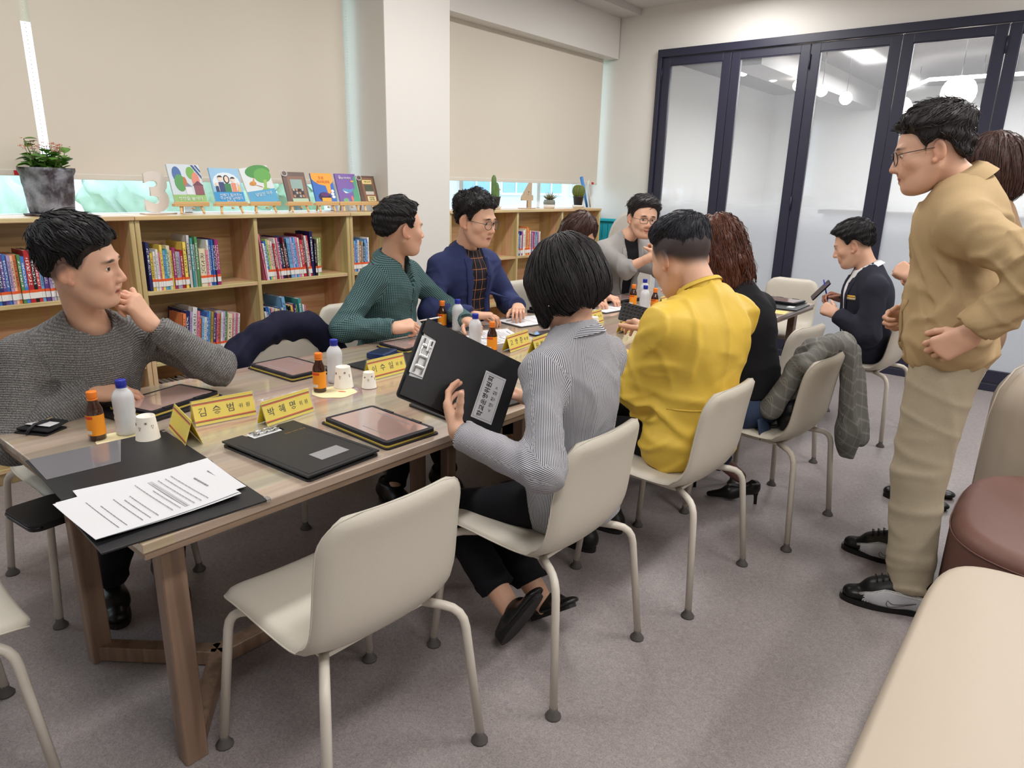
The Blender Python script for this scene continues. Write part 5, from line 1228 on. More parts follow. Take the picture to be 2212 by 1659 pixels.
shelf_books(1.655, ZS[2], SF, U1, 'from the planter end, upper shelf under the wooden 3', 'books under the wooden figure 3, upper shelf')
U2 = 'pink 286 11 -2;white 226 11;blue 238 16;lime 250 14;peach 244 13;white 236 13;red 222 12;white 254 13;pink 256 12;navy 262 15;black 216 17;maroon 258 12;black 222 14;sky 250 15;sky 248 13;lilac 254 12;blue 250 13;sky 254 13;pink 256 12;white 250 12;red 236 20;maroon 270 14;white 262 12;red 262 14;navy 285 22 4;black 236 12 5;cream 240 13 6;lime 244 14 7'.split(';')
shelf_books(2.354, ZS[2], SF, U2, 'from the middle divider, upper shelf under the easels', 'books under the easels, upper shelf', -6)
L1 = 'blue 190 14;tan 230 20;sky 224 16;cream 180 12;pink 182 11;green 184 11;blue 184 11;black 186 11;black 184 11;orange 256 18;navy 268 24;lilac 262 14;white 284 26;pink 262 14;orange 214 14;sky 218 14;white 220 13;blue 246 14;sky 250 12;gold 246 16;purple 240 14;pink 232 13;orange 226 16;white 238 12;lilac 240 13;green 236 15;cream 222 26;pink 220 12;white 222 12;pink 220 12;white 218 12'.split(';')
shelf_books(1.66, ZS[1], SF, L1, 'from the planter end, lower shelf under the wooden 3', 'books under the wooden figure 3, lower shelf', 7)
L2 = 'white 206 14;blue 232 22;sky 226 10;pink 222 12;white 224 13;cream 218 12;white 214 12;yellow 210 12;blue 220 13;white 216 10;sky 284 24;black 226 14;black 220 14;yellow 224 12;pink 226 12;navy 232 14;lime 224 12;teal 262 22 2;white 220 12 3;pink 216 10 3'.split(';')
shelf_books(2.346, ZS[1], SF, L2, 'from the middle divider, lower shelf under the easels', 'books under the easels, lower shelf', -7)
LL = 'blue 232 16;navy 230 14;purple 236 13;blue 236 14;lilac 232 14;peach 230 13;orange 232 13;green 232 14;blue 222 16;red 250 22;black 250 16;red 226 16;sky 222 13;purple 246 20;lilac 226 12;white 222 11;grey 220 12;white 224 12;cream 220 12;sky 236 14;white 226 12;pink 246 14;blue 262 16;pink 216 12;blue 244 12;red 236 14;lilac 232 12;red 240 13'.split(';')
shelf_books(.955, ZS[2], SF, LL, 'from the divider, upper shelf under the planter', 'books under the planter, upper shelf')
R1 = 'red 190 12;sky 212 12;blue 224 12;white 216 13;tan 204 18;grey 206 12;black 196 14;sky 216 14;blue 218 12;white 230 16'.split(';')
shelf_books(3.03, ZS[2], SF, R1, 'on the upper shelf in the narrow end against the column', 'books beside the column')
S2 = 'white 190 14;blue 205 12;white 178 16;purple 212 14;pink 206 12;white 222 22;cream 236 14;orange 250 22;yellow 240 10;red 226 14;orange 222 14;white 214 12;pink 196 13;lilac 198 13;pink 196 13;magenta 200 13;lilac 198 13;teal 196 13;blue 198 13;lilac 198 13;pink 198 13;white 204 16'.split(';')
shelf_books(4.86, ZS[2], -3.92, S2, 'from the column side in the bookcase with cacti', 'books in the bookcase with the cacti')
shelf_books(5.53, ZS[2], -3.92, ['white 256 14', 'yellow 252 10', 'cream 248 12'], 'below the round cactus', 'books below the round cactus')
shelf_books(1.66, ZS[0], SF, ['black 250 34', 'grey 252 30', 'black 250 34', 'black 246 30', 'white 250 26', 'black 250 32', 'grey 246 30'], 'on the bottom shelf under the wooden 3', 'files on the bottom shelf')
shelf_books(1.3, ZS[0], SF, ['black 250 34', 'black 252 30', 'grey 250 34', 'black 246 30'], 'on the bottom shelf under the planter', 'files under the planter')

# ------------------------------------------------------------------ things on the bookcase tops
ZT = ZS[3]+.0005
M_pot = mat('glazed_dark_clay', (62, 54, 60), .35, bump=(26, .9, 6), var=((148, 150, 160), 14, .25))
t = thing('planter', 'square dark glazed clay planter with a flowering kalanchoe', 'planter', (-4.06, 1.285, ZT), math.radians(24)); t.scale = (.93, .93, .98)
def sq_pot(h, b0, b1, rim, n=32, p=7):
    V, F = [], []; prof = [(b0*.96, 0), (b0, .01)]+[(b0+(b1-b0)*k/6, h*k/6) for k in range(1, 6)]+[(b1+rim, h*.93), (b1+rim, h), (b1-.012, h), (b1-.016, h-.03)]
    for i, (r, z) in enumerate(prof):
        for j in range(n):
            a = 2*math.pi*j/n+.098; c, s = math.cos(a), math.sin(a); w = 1+.018*math.sin(5*a+z*40)+.012*math.sin(11*a-z*70)
            V.append((r*w*math.copysign(abs(c)**(2/p), c), r*w*math.copysign(abs(s)**(2/p), s), z))
    for i in range(len(prof)-1):
        for j in range(n): j2 = (j+1) % n; F.append((i*n+j, i*n+j2, (i+1)*n+j2, (i+1)*n+j))
    F.append(tuple(range(n-1, -1, -1))); F.append(tuple(range((len(prof)-1)*n, len(prof)*n))); return V, F
V, F = sq_pot(.225, .082, .098, .004); o = mesh('pot', V, F, M_pot, t, True); o.location = (0, 0, .012)
V, F = sq_pot(.012, .1, .104, .0); mesh('saucer', V, F, M_pot, t, True)
M_leaf = mat('kalanchoe_leaf', (66, 118, 48), .45, var=((128, 172, 74), 9, .6)); M_stem = mat('green_stem', (96, 120, 62), .6); M_flow = mat('coral_flower', (222, 104, 74), .6, var=((236, 150, 110), 60, .5)); M_soil = mat('soil', (58, 44, 36), .9)
lathe('soil', [(.001, .2), (.075, .2)], M_soil, t, 16, capb=False, capt=False)
def leaf_data(L, w, curl=.3, n=6):
    V, F = [], []
    for i in range(n+1):
        u = i/n; ww = w*math.sin(math.pi*min(1, u*.93+.05))**.8*(1 if i < n else .05); z = curl*L*u*u*-.5
        V += [(-ww, u*L, z+ww*.25), (0, u*L, z), (ww, u*L, z+ww*.25)]
    for i in range(n):
        for j in range(2): F.append((i*3+j, i*3+j+1, (i+1)*3+j+1, (i+1)*3+j))
    return V, F
V, F = leaf_data(.062, .024); ME_leaf = bpy.data.meshes.new('leaf'); ME_leaf.from_pydata(V, [], F); ME_leaf.materials.append(M_leaf); ME_leaf.polygons.foreach_set('use_smooth', [True]*len(F))
rl = random.Random(3)
for k in range(18):
    a = rl.random()*6.28; r = rl.uniform(.01, .07); h = rl.uniform(.03, .09); p0 = Vector((r*math.cos(a), r*math.sin(a), .205)); p1 = Vector((r*1.5*math.cos(a), r*1.5*math.sin(a), .225+h))
    if k == 0: p1 = Vector((-.05, -.06, .37)); p0 = Vector((-.02, -.03, .205))
    st = tube('stem', [p0, p0.lerp(p1, .5)+Vector((0, 0, .01)), p1], [.003, .0026, .002], M_stem, t, 6)
    for q in range(7):
        l = link(bpy.data.objects.new('leaf', ME_leaf), st); u = .3+.7*q/6; l.location = p0.lerp(p1, u); l.rotation_euler = (rl.uniform(-.3, .7), rl.uniform(-.3, .3), rl.random()*6.28); s = rl.uniform(.6, 1.15); l.scale = (s, s, s)
for k in range(11):
    a = rl.random()*6.28; r = rl.uniform(.03, .11); c = Vector((r*math.cos(a), r*math.sin(a), rl.uniform(.3, .36)))
    if k == 0: c = Vector((.06, .05, .345))
    st = tube('flower_stem', [(c.x*.6, c.y*.6, .205), c], [.002, .0014], M_stem, t, 5); bm = bmesh.new()
    for q in range(11):
        d = Vector((rl.gauss(0, .018), rl.gauss(0, .018), rl.gauss(0, .008)))
        for w in range(4):
            an = w*math.pi/2+q; vs = [bm.verts.new(c+d+Vector(v)) for v in ((0, 0, 0), (.009*math.cos(an-.4), .009*math.sin(an-.4), .003), (.013*math.cos(an), .013*math.sin(an), .004), (.009*math.cos(an+.4), .009*math.sin(an+.4), .003))]; bm.faces.new(vs)
    from_bm('flower_cluster', bm, M_flow, st)
def digit(name, s, label, y, size, m):
    t = thing(name, label, 'sign', (-4.08, y, ZT), math.radians(90)); cu = bpy.data.curves.new('d', 'FONT'); cu.body = s; cu.size = size; cu.extrude = .009; cu.align_x = 'CENTER'; cu.resolution_u = 6; cu.offset = .012
    o = bpy.data.objects.new('d', cu); COL.objects.link(o); me = bpy.data.meshes.new_from_object(o); bpy.data.objects.remove(o)
    me.materials.clear(); me.materials.append(m); zs = [v.co.y for v in me.vertices]; d = link(bpy.data.objects.new('numeral', me), t); d.rotation_euler = (math.pi/2, 0, 0); d.location = (0, 0, .008-min(zs)); f = .222/(max(zs)-min(zs)); d.scale = (f*1.05, f, 1); d.location.z = .008-min(zs)*f
    box('base', (0, 0, .004), (.18, .07, .008), m, t, .002); return t
M_num = mat('pale_painted_wood', (230, 222, 214), .5); digit('number_sign', '3', 'large pale wooden figure 3 standing on the bookcase', 1.815, .3, M_num); digit('number_sign', '4', 'slim pale wooden figure 4 standing between the cacti', 5.15, .3, mat('beige_painted_wood', (190, 168, 142), .5))
# easels with display books
M_easel = wood('easel_pine', (206, 164, 108), (230, 194, 142), axis=1, rough=.45)
def easel(y, w, label):
    t = thing('display_easel', label, 'easel', (-4.01, y, ZT), group='wooden display easels on the bookcase')
    box('ledge', (.012, 0, .052), (.034, w+.02, .016), M_easel, t, .003); box('lip', (.027, 0, .063), (.006, w+.02, .014), M_easel, t, .002)
    for s in (-1, 1): bm = bmesh.new(); strut(bm, (.03, s*w*.36, .004), (-.055, s*w*.16, .2), .014, .012); from_bm('front_leg', bm, M_easel, t)
    bm = bmesh.new(); strut(bm, (-.1, 0, .004), (-.055, 0, .2), .012, .012); from_bm('rear_leg', bm, M_easel, t)
    V, F = tube_data([(.03, 0, .034), (.045, 0, .034)], .006, 8); mesh('peg', V, F, M_easel, t, True)
    return t
TILT = math.radians(-18)
def shape(t, pts, col, z=.0006, nm='cover_art'):
    m = mat('print_%02x%02x%02x' % col, col, .5); V, F = prism_data([(x, y) for x, y in pts], 0, z); return mesh(nm, V, F, m, t)
def disc(cx, cy, rx, ry, n=16, a0=0, a1=6.2832): return [(cx+rx*math.cos(a0+(a1-a0)*k/(n-1)), cy+ry*math.sin(a0+(a1-a0)*k/(n-1))) for k in range(n)]
def rect(x0, y0, x1, y1): return [(x0, y0), (x1, y0), (x1, y1), (x0, y1)]
def disp_book(y, w, h, col, label, art, roll=0., titles=()):
    """board book leaning on its easel; art coordinates in fractions of the cover"""
    t = thing('picture_book', label, 'book', (-3.985, y, ZT+.0615)); t.rotation_euler = (math.pi/2+TILT, roll, math.pi/2); th = .013
    box('cover', (0, h/2, -th/2), (w, h, th), mat('cover_%02x%02x%02x' % col, col, .35), t, .001); box('pages', (.002, h/2, -th/2), (w-.002, h-.006, th*.7), M_pages, t)
    for k, (pts, c) in enumerate(art): shape(t, [((x-.5)*w, yy*h) for x, yy in pts], c, .0005+.0003*k)
    for s, x, yy, sz, c in titles: text('title', s, sz, mat('print_%02x%02x%02x' % c, c, .5), t, ((x-.5)*w, yy*h, .0035), res=1)
W_ = (240, 240, 240)
ys = [1.965, 2.205, 2.43, 2.675, 2.885, 3.08, 3.255]; ws = [.185, .185, .19, .165, .165, .17, .15]; hs_ = [.222, .208, .225, .2, .198, .2, .19]
nm = ['the wooden 3 side', 'a people cover', 'a green tree cover', 'a brown photo cover', 'an orange and blue cover', 'a purple cover', 'the cover with two cream labels']
for y, w, n in zip(ys, ws, nm): easel(y, w, 'small pine display easel holding the book with '+n if n[0] != 't' or 'cover' in n else 'small pine display easel standing closest to the wooden 3')
disp_book(ys[0], ws[0], hs_[0], (206, 216, 224), 'picture book with stylised trees and houses on its cover', [(rect(0, 0, 1, .22), (150, 190, 118)), (disc(.25, .74, .14, .2), (78, 112, 168)), (disc(.3, .52, .17, .22), (92, 156, 92)), (disc(.45, .52, .06, .16), (186, 116, 72)), (disc(.68, .78, .13, .16), (120, 176, 84)), (disc(.8, .6, .12, .2), (222, 140, 120)), (rect(.42, .22, .62, .42), (226, 226, 232)), ([(.4, .42), (.64, .42), (.52, .52)], (132, 136, 160)), (rect(.7, .22, .98, .46), (142, 86, 96)), ([(.66, .46), (1, .46), (.84, .58)], (112, 66, 82)), ([(.74, .98), (.8, .98), (1, .7), (1, .64)], (60, 88, 150)), ([(.86, .98), (.9, .98), (1, .84), (1, .8)], (60, 88, 150))], titles=[('상상숲 놀이터', .5, .11, .024, W_)])
disp_book(ys[1], ws[1], hs_[1], (150, 194, 226), 'light blue picture book with a group of people on its cover', [(disc(.5, .58, .46, .3), (224, 236, 244)), (rect(0, 0, 1, .32), (52, 152, 210)), (rect(.4, .32, .62, .56), (58, 130, 84)), (rect(.22, .32, .4, .6), (58, 70, 120)), (rect(.64, .32, .8, .58), (226, 142, 116)), (rect(.1, .32, .2, .48), (52, 60, 96)), (rect(.84, .32, .93, .5), (230, 190, 120)), (disc(.51, .68, .1, .12), (44, 36, 40)), (disc(.51, .68, .065, .09), (240, 214, 196)), (disc(.3, .7, .075, .075), (240, 214, 196)), (disc(.72, .67, .07, .07), (240, 214, 196)), (disc(.15, .54, .05, .05), (240, 214, 196)), (disc(.885, .56, .045, .045), (240, 214, 196)), (disc(.3, .735, .078, .05, 12, 0, 3.1416), (44, 36, 40)), (disc(.72, .7, .073, .05, 12, 0, 3.1416), (44, 36, 40))], titles=[('선배가 들려주는', .54, .22, .021, W_), ('학교생활 길라잡이', .54, .13, .019, W_), ('목포고3 편', .5, .05, .012, W_)])
disp_book(ys[2], ws[2], hs_[2], (222, 228, 230), 'picture book with a curling cover of a green leafy tree', [(rect(0, 0, 1, .36), (92, 168, 208)), (disc(.6, .86, .44, .18, 20), (78, 150, 74)), (disc(.72, .74, .3, .2, 20), (104, 172, 84)), ([(.7, .62), (.82, .62), (.74, .4), (.86, .36), (.56, .36), (.66, .44)], (150, 190, 96)), (disc(.3, .56, .12, .06), (206, 142, 66)), ([(.3, .6), (.4, .72), (.36, .5)], (214, 156, 84)), ([(.36, .52), (.6, .42), (.56, .46)], (196, 130, 70))], roll=math.radians(-8), titles=[('달달한 하루', .55, .24, .024, (224, 240, 248))])
disp_book(ys[3], ws[3], hs_[3], (112, 94, 88), 'brown picture book showing a crowd in a wooden frame', [(rect(.16, .1, .92, .86), (142, 108, 92)), (rect(.28, .16, .8, .76), (150, 176, 170)), (rect(.28, .16, .8, .46), (84, 80, 82))]+[(disc(.34+.13*(k % 4), .22+.1*(k//4), .045, .04, 10), [(206, 140, 96), (60, 58, 66), (188, 184, 180)][k % 3]) for k in range(12)]+[(rect(.2, .0, .9, .14), (184, 206, 178)), (disc(.08, .94, .14, .1, 14), (190, 190, 190)), (disc(.08, .94, .1, .07, 14), (112, 94, 88))], titles=[('놀이만 초록 마을', .55, .07, .014, (50, 60, 50))])
disp_book(ys[4], ws[4], hs_[4], (64, 114, 196), 'picture book with an orange pour into a dark bowl', [([(0, 1), (1, 1), (1, .72), (.84, .62), (.8, .34), (.66, .3), (.6, .58), (.3, .62), (.1, .72), (0, .8)], (242, 168, 62)), (disc(.46, .2, .3, .16), (44, 34, 70)), (disc(.5, .28, .22, .07), (96, 50, 110)), (rect(.3, .05, .74, .17), (244, 176, 60)), (disc(.86, .3, .08, .05), W_), (disc(.88, .2, .08, .05), W_), (disc(.88, .4, .07, .05), W_)], titles=[('한 봄', .45, .84, .02, (226, 120, 60)), ('지구특공대', .52, .7, .022, (226, 120, 60))])
disp_book(ys[5], ws[5], hs_[5], (126, 96, 170), 'purple picture book with a whale and green plants', [([(.62, .0), (1, 0), (1, .95), (.9, .9), (.82, .7), (.86, .52), (.74, .42), (.72, .2)], (86, 164, 128)), ([(.2, .44), (.3, .5), (.62, .46), (.8, .52), (.72, .4), (.5, .32), (.3, .34)], (98, 148, 196)), ([(.24, .42), (.5, .34), (.34, .33)], W_), (disc(.3, .08, .14, .08), (120, 176, 132)), (disc(.62, .14, .06, .1), (214, 122, 120)), (disc(.78, .74, .08, .03), (232, 168, 80))], titles=[('숲', .2, .86, .026, W_), ('놀이터에서', .5, .84, .018, W_)])
disp_book(ys[6], ws[6], hs_[6], (108, 84, 74), 'small brown picture book with two cream title labels', [(rect(.2, .04, .9, .92), (142, 104, 82)), (rect(.32, .3, .8, .66), (86, 92, 74)), (rect(.32, .3, .8, .42), (206, 198, 186)), (rect(.24, .7, .78, .84), (240, 220, 150)), (rect(.36, .06, .84, .24), (240, 224, 168)), (disc(.1, .92, .16, .1, 14), (190, 190, 190)), (disc(.1, .92, .12, .07, 14), (108, 84, 74))], titles=[('그래도 놀이터', .52, .77, .011, (70, 60, 40)), ('황규동굴', .6, .18, .012, (50, 44, 40)), ('소원 마을', .6, .11, .012, (50, 44, 40))])
# cacti
M_cact = mat('cactus_green', (74, 104, 58), .5, var=((116, 146, 84), 20, .5)); M_cact2 = mat('barrel_cactus', (96, 108, 44), .5); M_spine = mat('pale_spines', (224, 206, 128), .6); M_npot = mat('dark_nursery_pot', (64, 60, 64), .5); M_sauc = mat('white_ceramic', (232, 230, 226), .3)
def ribbed(prof, ribs, depth, cx=0, cy=0):
    n = ribs*4; V, F = [], []
    for r, z in prof:
        for j in range(n): a = 2*math.pi*j/n; rr = r*(1+depth*math.cos(a*ribs)); V.append((cx+rr*math.cos(a), cy+rr*math.sin(a), z))
    for i in range(len(prof)-1):
        for j in range(n): j2 = (j+1) % n; F.append((i*n+j, i*n+j2, (i+1)*n+j2, (i+1)*n+j))
    F.append(tuple(range((len(prof)-1)*n, len(prof)*n))); return V, F
def potted(label, y, pot_r, pot_h):
    t = thing('potted_cactus', label, 'cactus', (-4.06, y, ZT)); lathe('saucer', [(.001, 0), (pot_r*.95, 0), (pot_r*1.25, .026), (pot_r*1.2, .03), (pot_r*.98, .008)], M_sauc, t, 24, capt=False)
    lathe('pot', [(pot_r*.72, .008), (pot_r, pot_h), (pot_r*1.06, pot_h), (pot_r*1.06, pot_h+.008), (pot_r*.92, pot_h+.008), (pot_r*.9, pot_h-.01)], M_npot, t, 24); return t
t = potted('tall columnar cactus with three stems in a dark pot', 4.67, .052, .1)
for x, y, h, r in ((-.0, -.012, .285, .02), (.014, .008, .225, .02), (.0, .034, .2, .018)):
    V, F = ribbed([(r*.8, .08), (r, .12), (r, h-.05), (r*.9, h-.025), (r*.55, h-.006), (.002, h)], 6, .16, x, y); mesh('stem', V, F, M_cact, t, True)
bm = bmesh.new(); [bmesh.ops.create_icosphere(bm, subdivisions=1, radius=.006, matrix=Matrix.Translation((.02, .036+.006*k, .165+.004*(k % 2)))) for k in range(3)]; from_bm('flower', bm, mat('dried_pink_flower', (214, 186, 176), .7), t)
t = potted('round ribbed cactus with yellow spines in a dark pot', 5.95, .052, .105)
prof = [(.058*math.sin(math.pi*k/12)**.7+.001, .1+.062*(1-math.cos(math.pi*k/12))) for k in range(1, 13)]; V, F = ribbed(prof, 16, .1); mesh('stem', V, F, M_cact2, t, True)
bm = bmesh.new(); rs_ = random.Random(2)
for j in range(16):
    for k in range(2, 11):
        r, z = prof[k]; a = 2*math.pi*j/16; c = Vector((r*1.1*math.cos(a), r*1.1*math.sin(a), z)); d = Vector((math.cos(a), math.sin(a), (z-.16)*8)).normalized()
        for q in range(3):
            e = c+(d+Vector((rs_.uniform(-.8, .8), rs_.uniform(-.8, .8), rs_.uniform(-.8, .8)))).normalized()*.011; s = d.orthogonal().normalized()*.0009; bm.faces.new([bm.verts.new(c+s), bm.verts.new(c-s), bm.verts.new(e)])
from_bm('spines', bm, M_spine, t)['kind'] = 'stuff'
t = thing('potted_succulent', 'small spiky brown succulent in a round grey pot on a saucer', 'succulent', (-4.06, 5.465, ZT)); lathe('saucer', [(.001, 0), (.05, 0), (.062, .034), (.058, .036), (.048, .01)], M_sauc, t, 24, capt=False)
lathe('pot', [(.035, .012), (.054, .03), (.058, .055), (.05, .078), (.044, .08), (.042, .07)], mat('speckled_grey_clay', (124, 126, 116), .6, bump=(60, .3)), t, 24)
for k in range(26):
    a = k*2.4; el = .35+.9*(k/26); L = .06+.02*rl.random(); d = Vector((math.cos(a)*math.cos(el), math.sin(a)*math.cos(el), math.sin(el))); p = Vector((0, 0, .075))+d*.01
    tube('leaf', [p, p+d*L*.5+Vector((0, 0, -.003)), p+d*L], [.006, .005, .0006], mat('brown_spiky_leaf', (104, 78, 62), .5, var=((120, 128, 84), 30, .5)), t, 5)
t = thing('folded_umbrella', 'blue strap and white folded stick leaning against the window', 'umbrella', (-4.13, 6.2, ZT)); tube('shaft', [(0, .02, .005), (.0, -.11, .3)], [.012, .018], mat('bright_blue', (70, 140, 214), .5), t, 8); tube('white_stick', [(0.02, .05, .005), (.02, -.01, .2), (.02, -.015, .25), (.02, .01, .27)], [.008, .009, .006, .005], M_white, t, 8)
# ------------------------------------------------------------------ things on the meeting tables
ZTB = .7185
M_blackL = mat('black_grained_vinyl', (30, 30, 33), .42, bump=(500, .12)); M_blue = mat('blue_cap', (28, 44, 160), .4); M_orange = mat('orange_cap', (240, 128, 34), .4)
def amber():
    m, N, L, B = bsdf('amber_glass'); B.inputs['Base Color'].default_value = lin((58, 26, 12)); B.inputs['Roughness'].default_value = .08; B.inputs['Coat Weight'].default_value = .6; return m
M_amber = amber(); M_drink = mat('orange_label', (244, 152, 34), .5)
def pet():
    m, N, L, B = bsdf('frosty_pet'); B.inputs['Base Color'].default_value = lin((236, 238, 242)); B.inputs['Roughness'].default_value = .16; B.inputs['Transmission Weight'].default_value = .35; B.inputs['IOR'].default_value = 1.2; return m
M_pet = pet()
def drink_bottle(x, y, label, rz=0., sc=1.):
    t = thing('drink_bottle', label, 'bottle', (x, y, ZTB), rz, 'brown vitamin drink bottles'); t.scale = (sc,)*3
    lathe('glass', [(.001, 0), (.023, 0), (.0245, .004), (.0245, .088), (.022, .1), (.014, .118), (.0125, .13), (.0125, .14)], M_amber, t, 24, capb=False)
    lathe('label_wrap', [(.0249, .018), (.0249, .082)], M_drink, t, 24, capb=False, capt=False); V, F = lathe_data([(.0252, .022), (.0252, .034)], 24, capb=False, capt=False); mesh('label_panel', V, [F[k] for k in range(18, 23)], mat('label_white', (232, 222, 206), .5), t)
    V, F = lathe_data([(.0252, .07), (.0252, .079)], 24, capb=False, capt=False); mesh('label_heading', V, [F[k] for k in range(15, 24)], mat('label_red', (216, 70, 36), .5), t)
    lathe('cap', [(.014, .132), (.0148, .134), (.0148, .15), (.0138, .153), (.001, .153)], M_orange, t, 24); lathe('cap_ring', [(.0146, .126), (.0146, .131)], M_orange, t, 20); return t
def water_bottle(x, y, label):
    t = thing('water_bottle', label, 'bottle', (x, y, ZTB), 0, 'small water bottles with blue caps')
    prof = [(.001, .004), (.02, .0), (.029, .004), (.031, .012)]+[(.031-.0018*(k % 2), .02+.009*k) for k in range(9)]+[(.031, .108), (.0315, .118), (.029, .13), (.022, .142), (.0145, .15), (.0135, .156)]
    lathe('bottle_body', prof, M_pet, t, 28, capb=False); lathe('cap', [(.0145, .157), (.0155, .158), (.0155, .174), (.0145, .176), (.001, .176)], M_blue, t, 24); lathe('cap_ring', [(.0152, .152), (.0152, .156)], M_blue, t, 20); return t
def paper_cup(x, y, label, rz=0., sc=1., z=0.):
    t = thing('paper_cup', label, 'cup', (x, y, ZTB+z), rz, 'upturned printed paper cups'); t.scale = (sc,)*3; M_cup = mat('cup_paper', (238, 232, 220), .6); M_pr = mat('brown_print', (122, 84, 60), .7)
    lathe('cup_wall', [(.0365, .001), (.0372, .003), (.0365, .005), (.0355, .006), (.0268, .078), (.026, .08), (.0245, .08), (.024, .077), (.001, .077)], M_cup, t, 28, capb=False, capt=False)
    def on(a, z, e=.0006): r = .0355+(.0268-.0355)*(z-.006)/.072+e; return (r*math.cos(a), r*math.sin(a), z)
    for q in range(4):       # printed snowflakes and little cones
        a0 = -1.9+q*.62; z0 = (.058, .046, .062, .05)[q]
        V, F = [], []
        if q % 2 == 0:
            for k in range(4):
                c, s = math.cos(k*math.pi/4), math.sin(k*math.pi/4); v, f = tube_data([on(a0-.16*c, z0-.0045*s), on(a0+.16*c, z0+.0045*s)], .0005, 4); n0 = len(V); V += v; F += [tuple(i+n0 for i in g) for g in f]
        else:
            P = [on(a0-.12, z0+.004), on(a0+.12, z0+.004), on(a0, z0-.007), on(a0-.12, z0+.004)]; V, F = tube_data(P, .0006, 4)
        mesh('print_mark', V, F, M_pr, t)
    return t
def napkin(x, y, rz, label):
    t = thing('napkin', label, 'napkin', (x, y, ZTB), rz); poly = [(.085*math.cos(a)*(1+.06*math.sin(5*a)), .075*math.sin(a)*(1+.05*math.cos(7*a))) for a in np.linspace(0, 6.2832, 40)[:-1]]
    prism('sheet', poly, 0, .0012, mat('cream_napkin', (232, 220, 176), .8), t); prism('printed_sprig', disc(.03, .01, .016, .006), .0012, .0015, mat('print_red', (206, 96, 70), .8), t); return t
drink_bottle(-2.235, .735, 'brown drink bottle with orange cap beside the black card holder', -.6); drink_bottle(-2.175, 1.5, 'brown drink bottle with orange cap beside the stacked paper cups', -.6)
drink_bottle(-2.72, 2.7, 'brown drink bottle with orange cap by the navy blazer', -.7); drink_bottle(-2.13, 2.45, 'brown drink bottle with orange cap behind the raised clipboard', -.7)
drink_bottle(-2.34, 4.15, 'brown drink bottle with orange cap by the grey blazer', -.8); drink_bottle(-2.15, 4.1, 'brown drink bottle half hidden by the yellow jacket collar', -.8)
water_bottle(-2.22, .815, 'water bottle with blue cap by the grey sweater'); water_bottle(-2.24, 1.62, 'water bottle with blue cap behind the upturned paper cup'); water_bottle(-2.6, 2.7, 'water bottle with blue cap by the navy blazer')
water_bottle(-2.24, 2.45, 'water bottle with blue cap behind the raised clipboard'); water_bottle(-2.34, 4.3, 'water bottle with blue cap by the grey blazer'); water_bottle(-2.18, 4.02, 'water bottle with blue cap beside the half hidden brown bottle')
paper_cup(-2.12, .835, 'upturned printed paper cup behind the open black folder', .2, .98); paper_cup(-2.16, 1.6, 'upturned printed paper cup with a second cup beside it', .2, 1.05); paper_cup(-2.085, 1.665, 'smaller upturned paper cup beside the larger one', .5, .8); paper_cup(-2.1, 3.3, 'upturned paper cup behind the woman with the bob', 0, .9)
napkin(-2.17, .79, .5, 'cream paper napkin under the bottle and cup by the folder'); napkin(-2.13, 1.53, .6, 'cream paper napkin under the bottle by the stacked cups')
# name plates
M_yel = mat('yellow_card', (240, 216, 58), .5); M_stripe = mat('red_stripe', (206, 84, 44), .5); M_stripe2 = mat('dark_stripe', (90, 62, 40), .5)
def acry():
    m, N, L, B = bsdf('clear_acrylic'); B.inputs['Base Color'].default_value = lin((248, 250, 246)); B.inputs['Roughness'].default_value = .02; B.inputs['Alpha'].default_value = .07; return m
M_acr = acry()
def nameplate(x, y, deg, name, role, label, L=.2):
    """tent-shaped holder; local x = facing, y = along"""
    t = thing('name_plate', label, 'name plate', (x, y, ZTB), math.radians(deg), 'yellow name plates on the tables'); H, bw = .078, .052; sl = math.hypot(H, bw/2); an = math.atan2(H, bw/2)
    for s in (1, -1):
        R_ = Matrix.Rotation(math.pi/2 if s > 0 else -math.pi/2, 4, 'Z') @ Matrix.Rotation(an, 4, 'X')       # local: x along plate, y up the slope, z outward
        base = Matrix.Translation((s*bw/2, 0, .002)) @ R_
        c = box('card', (0, 0, 0), (L, sl, .001), M_yel, t); c.matrix_basis = base @ Matrix.Translation((0, sl/2, -.001))
        a = box('acrylic_sheet', (0, 0, 0), (L+.008, sl+.004, .0015), M_acr, t); a.matrix_basis = base @ Matrix.Translation((0, sl/2, .0006))
        for yy, m_ in ((.83, M_stripe), (.87, M_stripe2), (.16, M_stripe), (.12, M_stripe2)): q = box('stripe', (0, 0, 0), (L, .0042 if m_ is M_stripe else .002, .0004), m_, c); q.location = (0, (yy-.5)*sl, .0007)
        if name: text('lettering', name, .0315, M_ink, c, (-L*.13, -.001, .001), res=1, spacing=1.25, ext=.0002)
        if role: text('lettering', role, .017, M_ink, c, (L*.33, -.001, .001), res=1, spacing=1.2, ext=.0002)
    b_ = box('base_sheet', (0, 0, .001), (bw+.01, L+.006, .0015), M_acr, t)
nameplate(-2.135, 1.09, -8, '김 승 범', '위 원', 'yellow name plate between the grey sweater and the report file'); nameplate(-2.0, 1.24, 8, '박 혜 명', '위 원', 'yellow name plate directly behind the black report file')
nameplate(-2.07, .925, -102, '', '', 'yellow name plate turned end-on beside the open black folder'); nameplate(-2.18, 1.83, 2, '이 수 일', '위 원', 'yellow name plate beside the upturned paper cups')
nameplate(-2.105, 2.61, 8, '고 영 준', '위 원', 'yellow name plate between the navy blazer and the raised clipboard'); nameplate(-1.985, 2.66, 8, '원 철 규', '위 원', 'yellow name plate right beside the shoulder of the striped shirt')
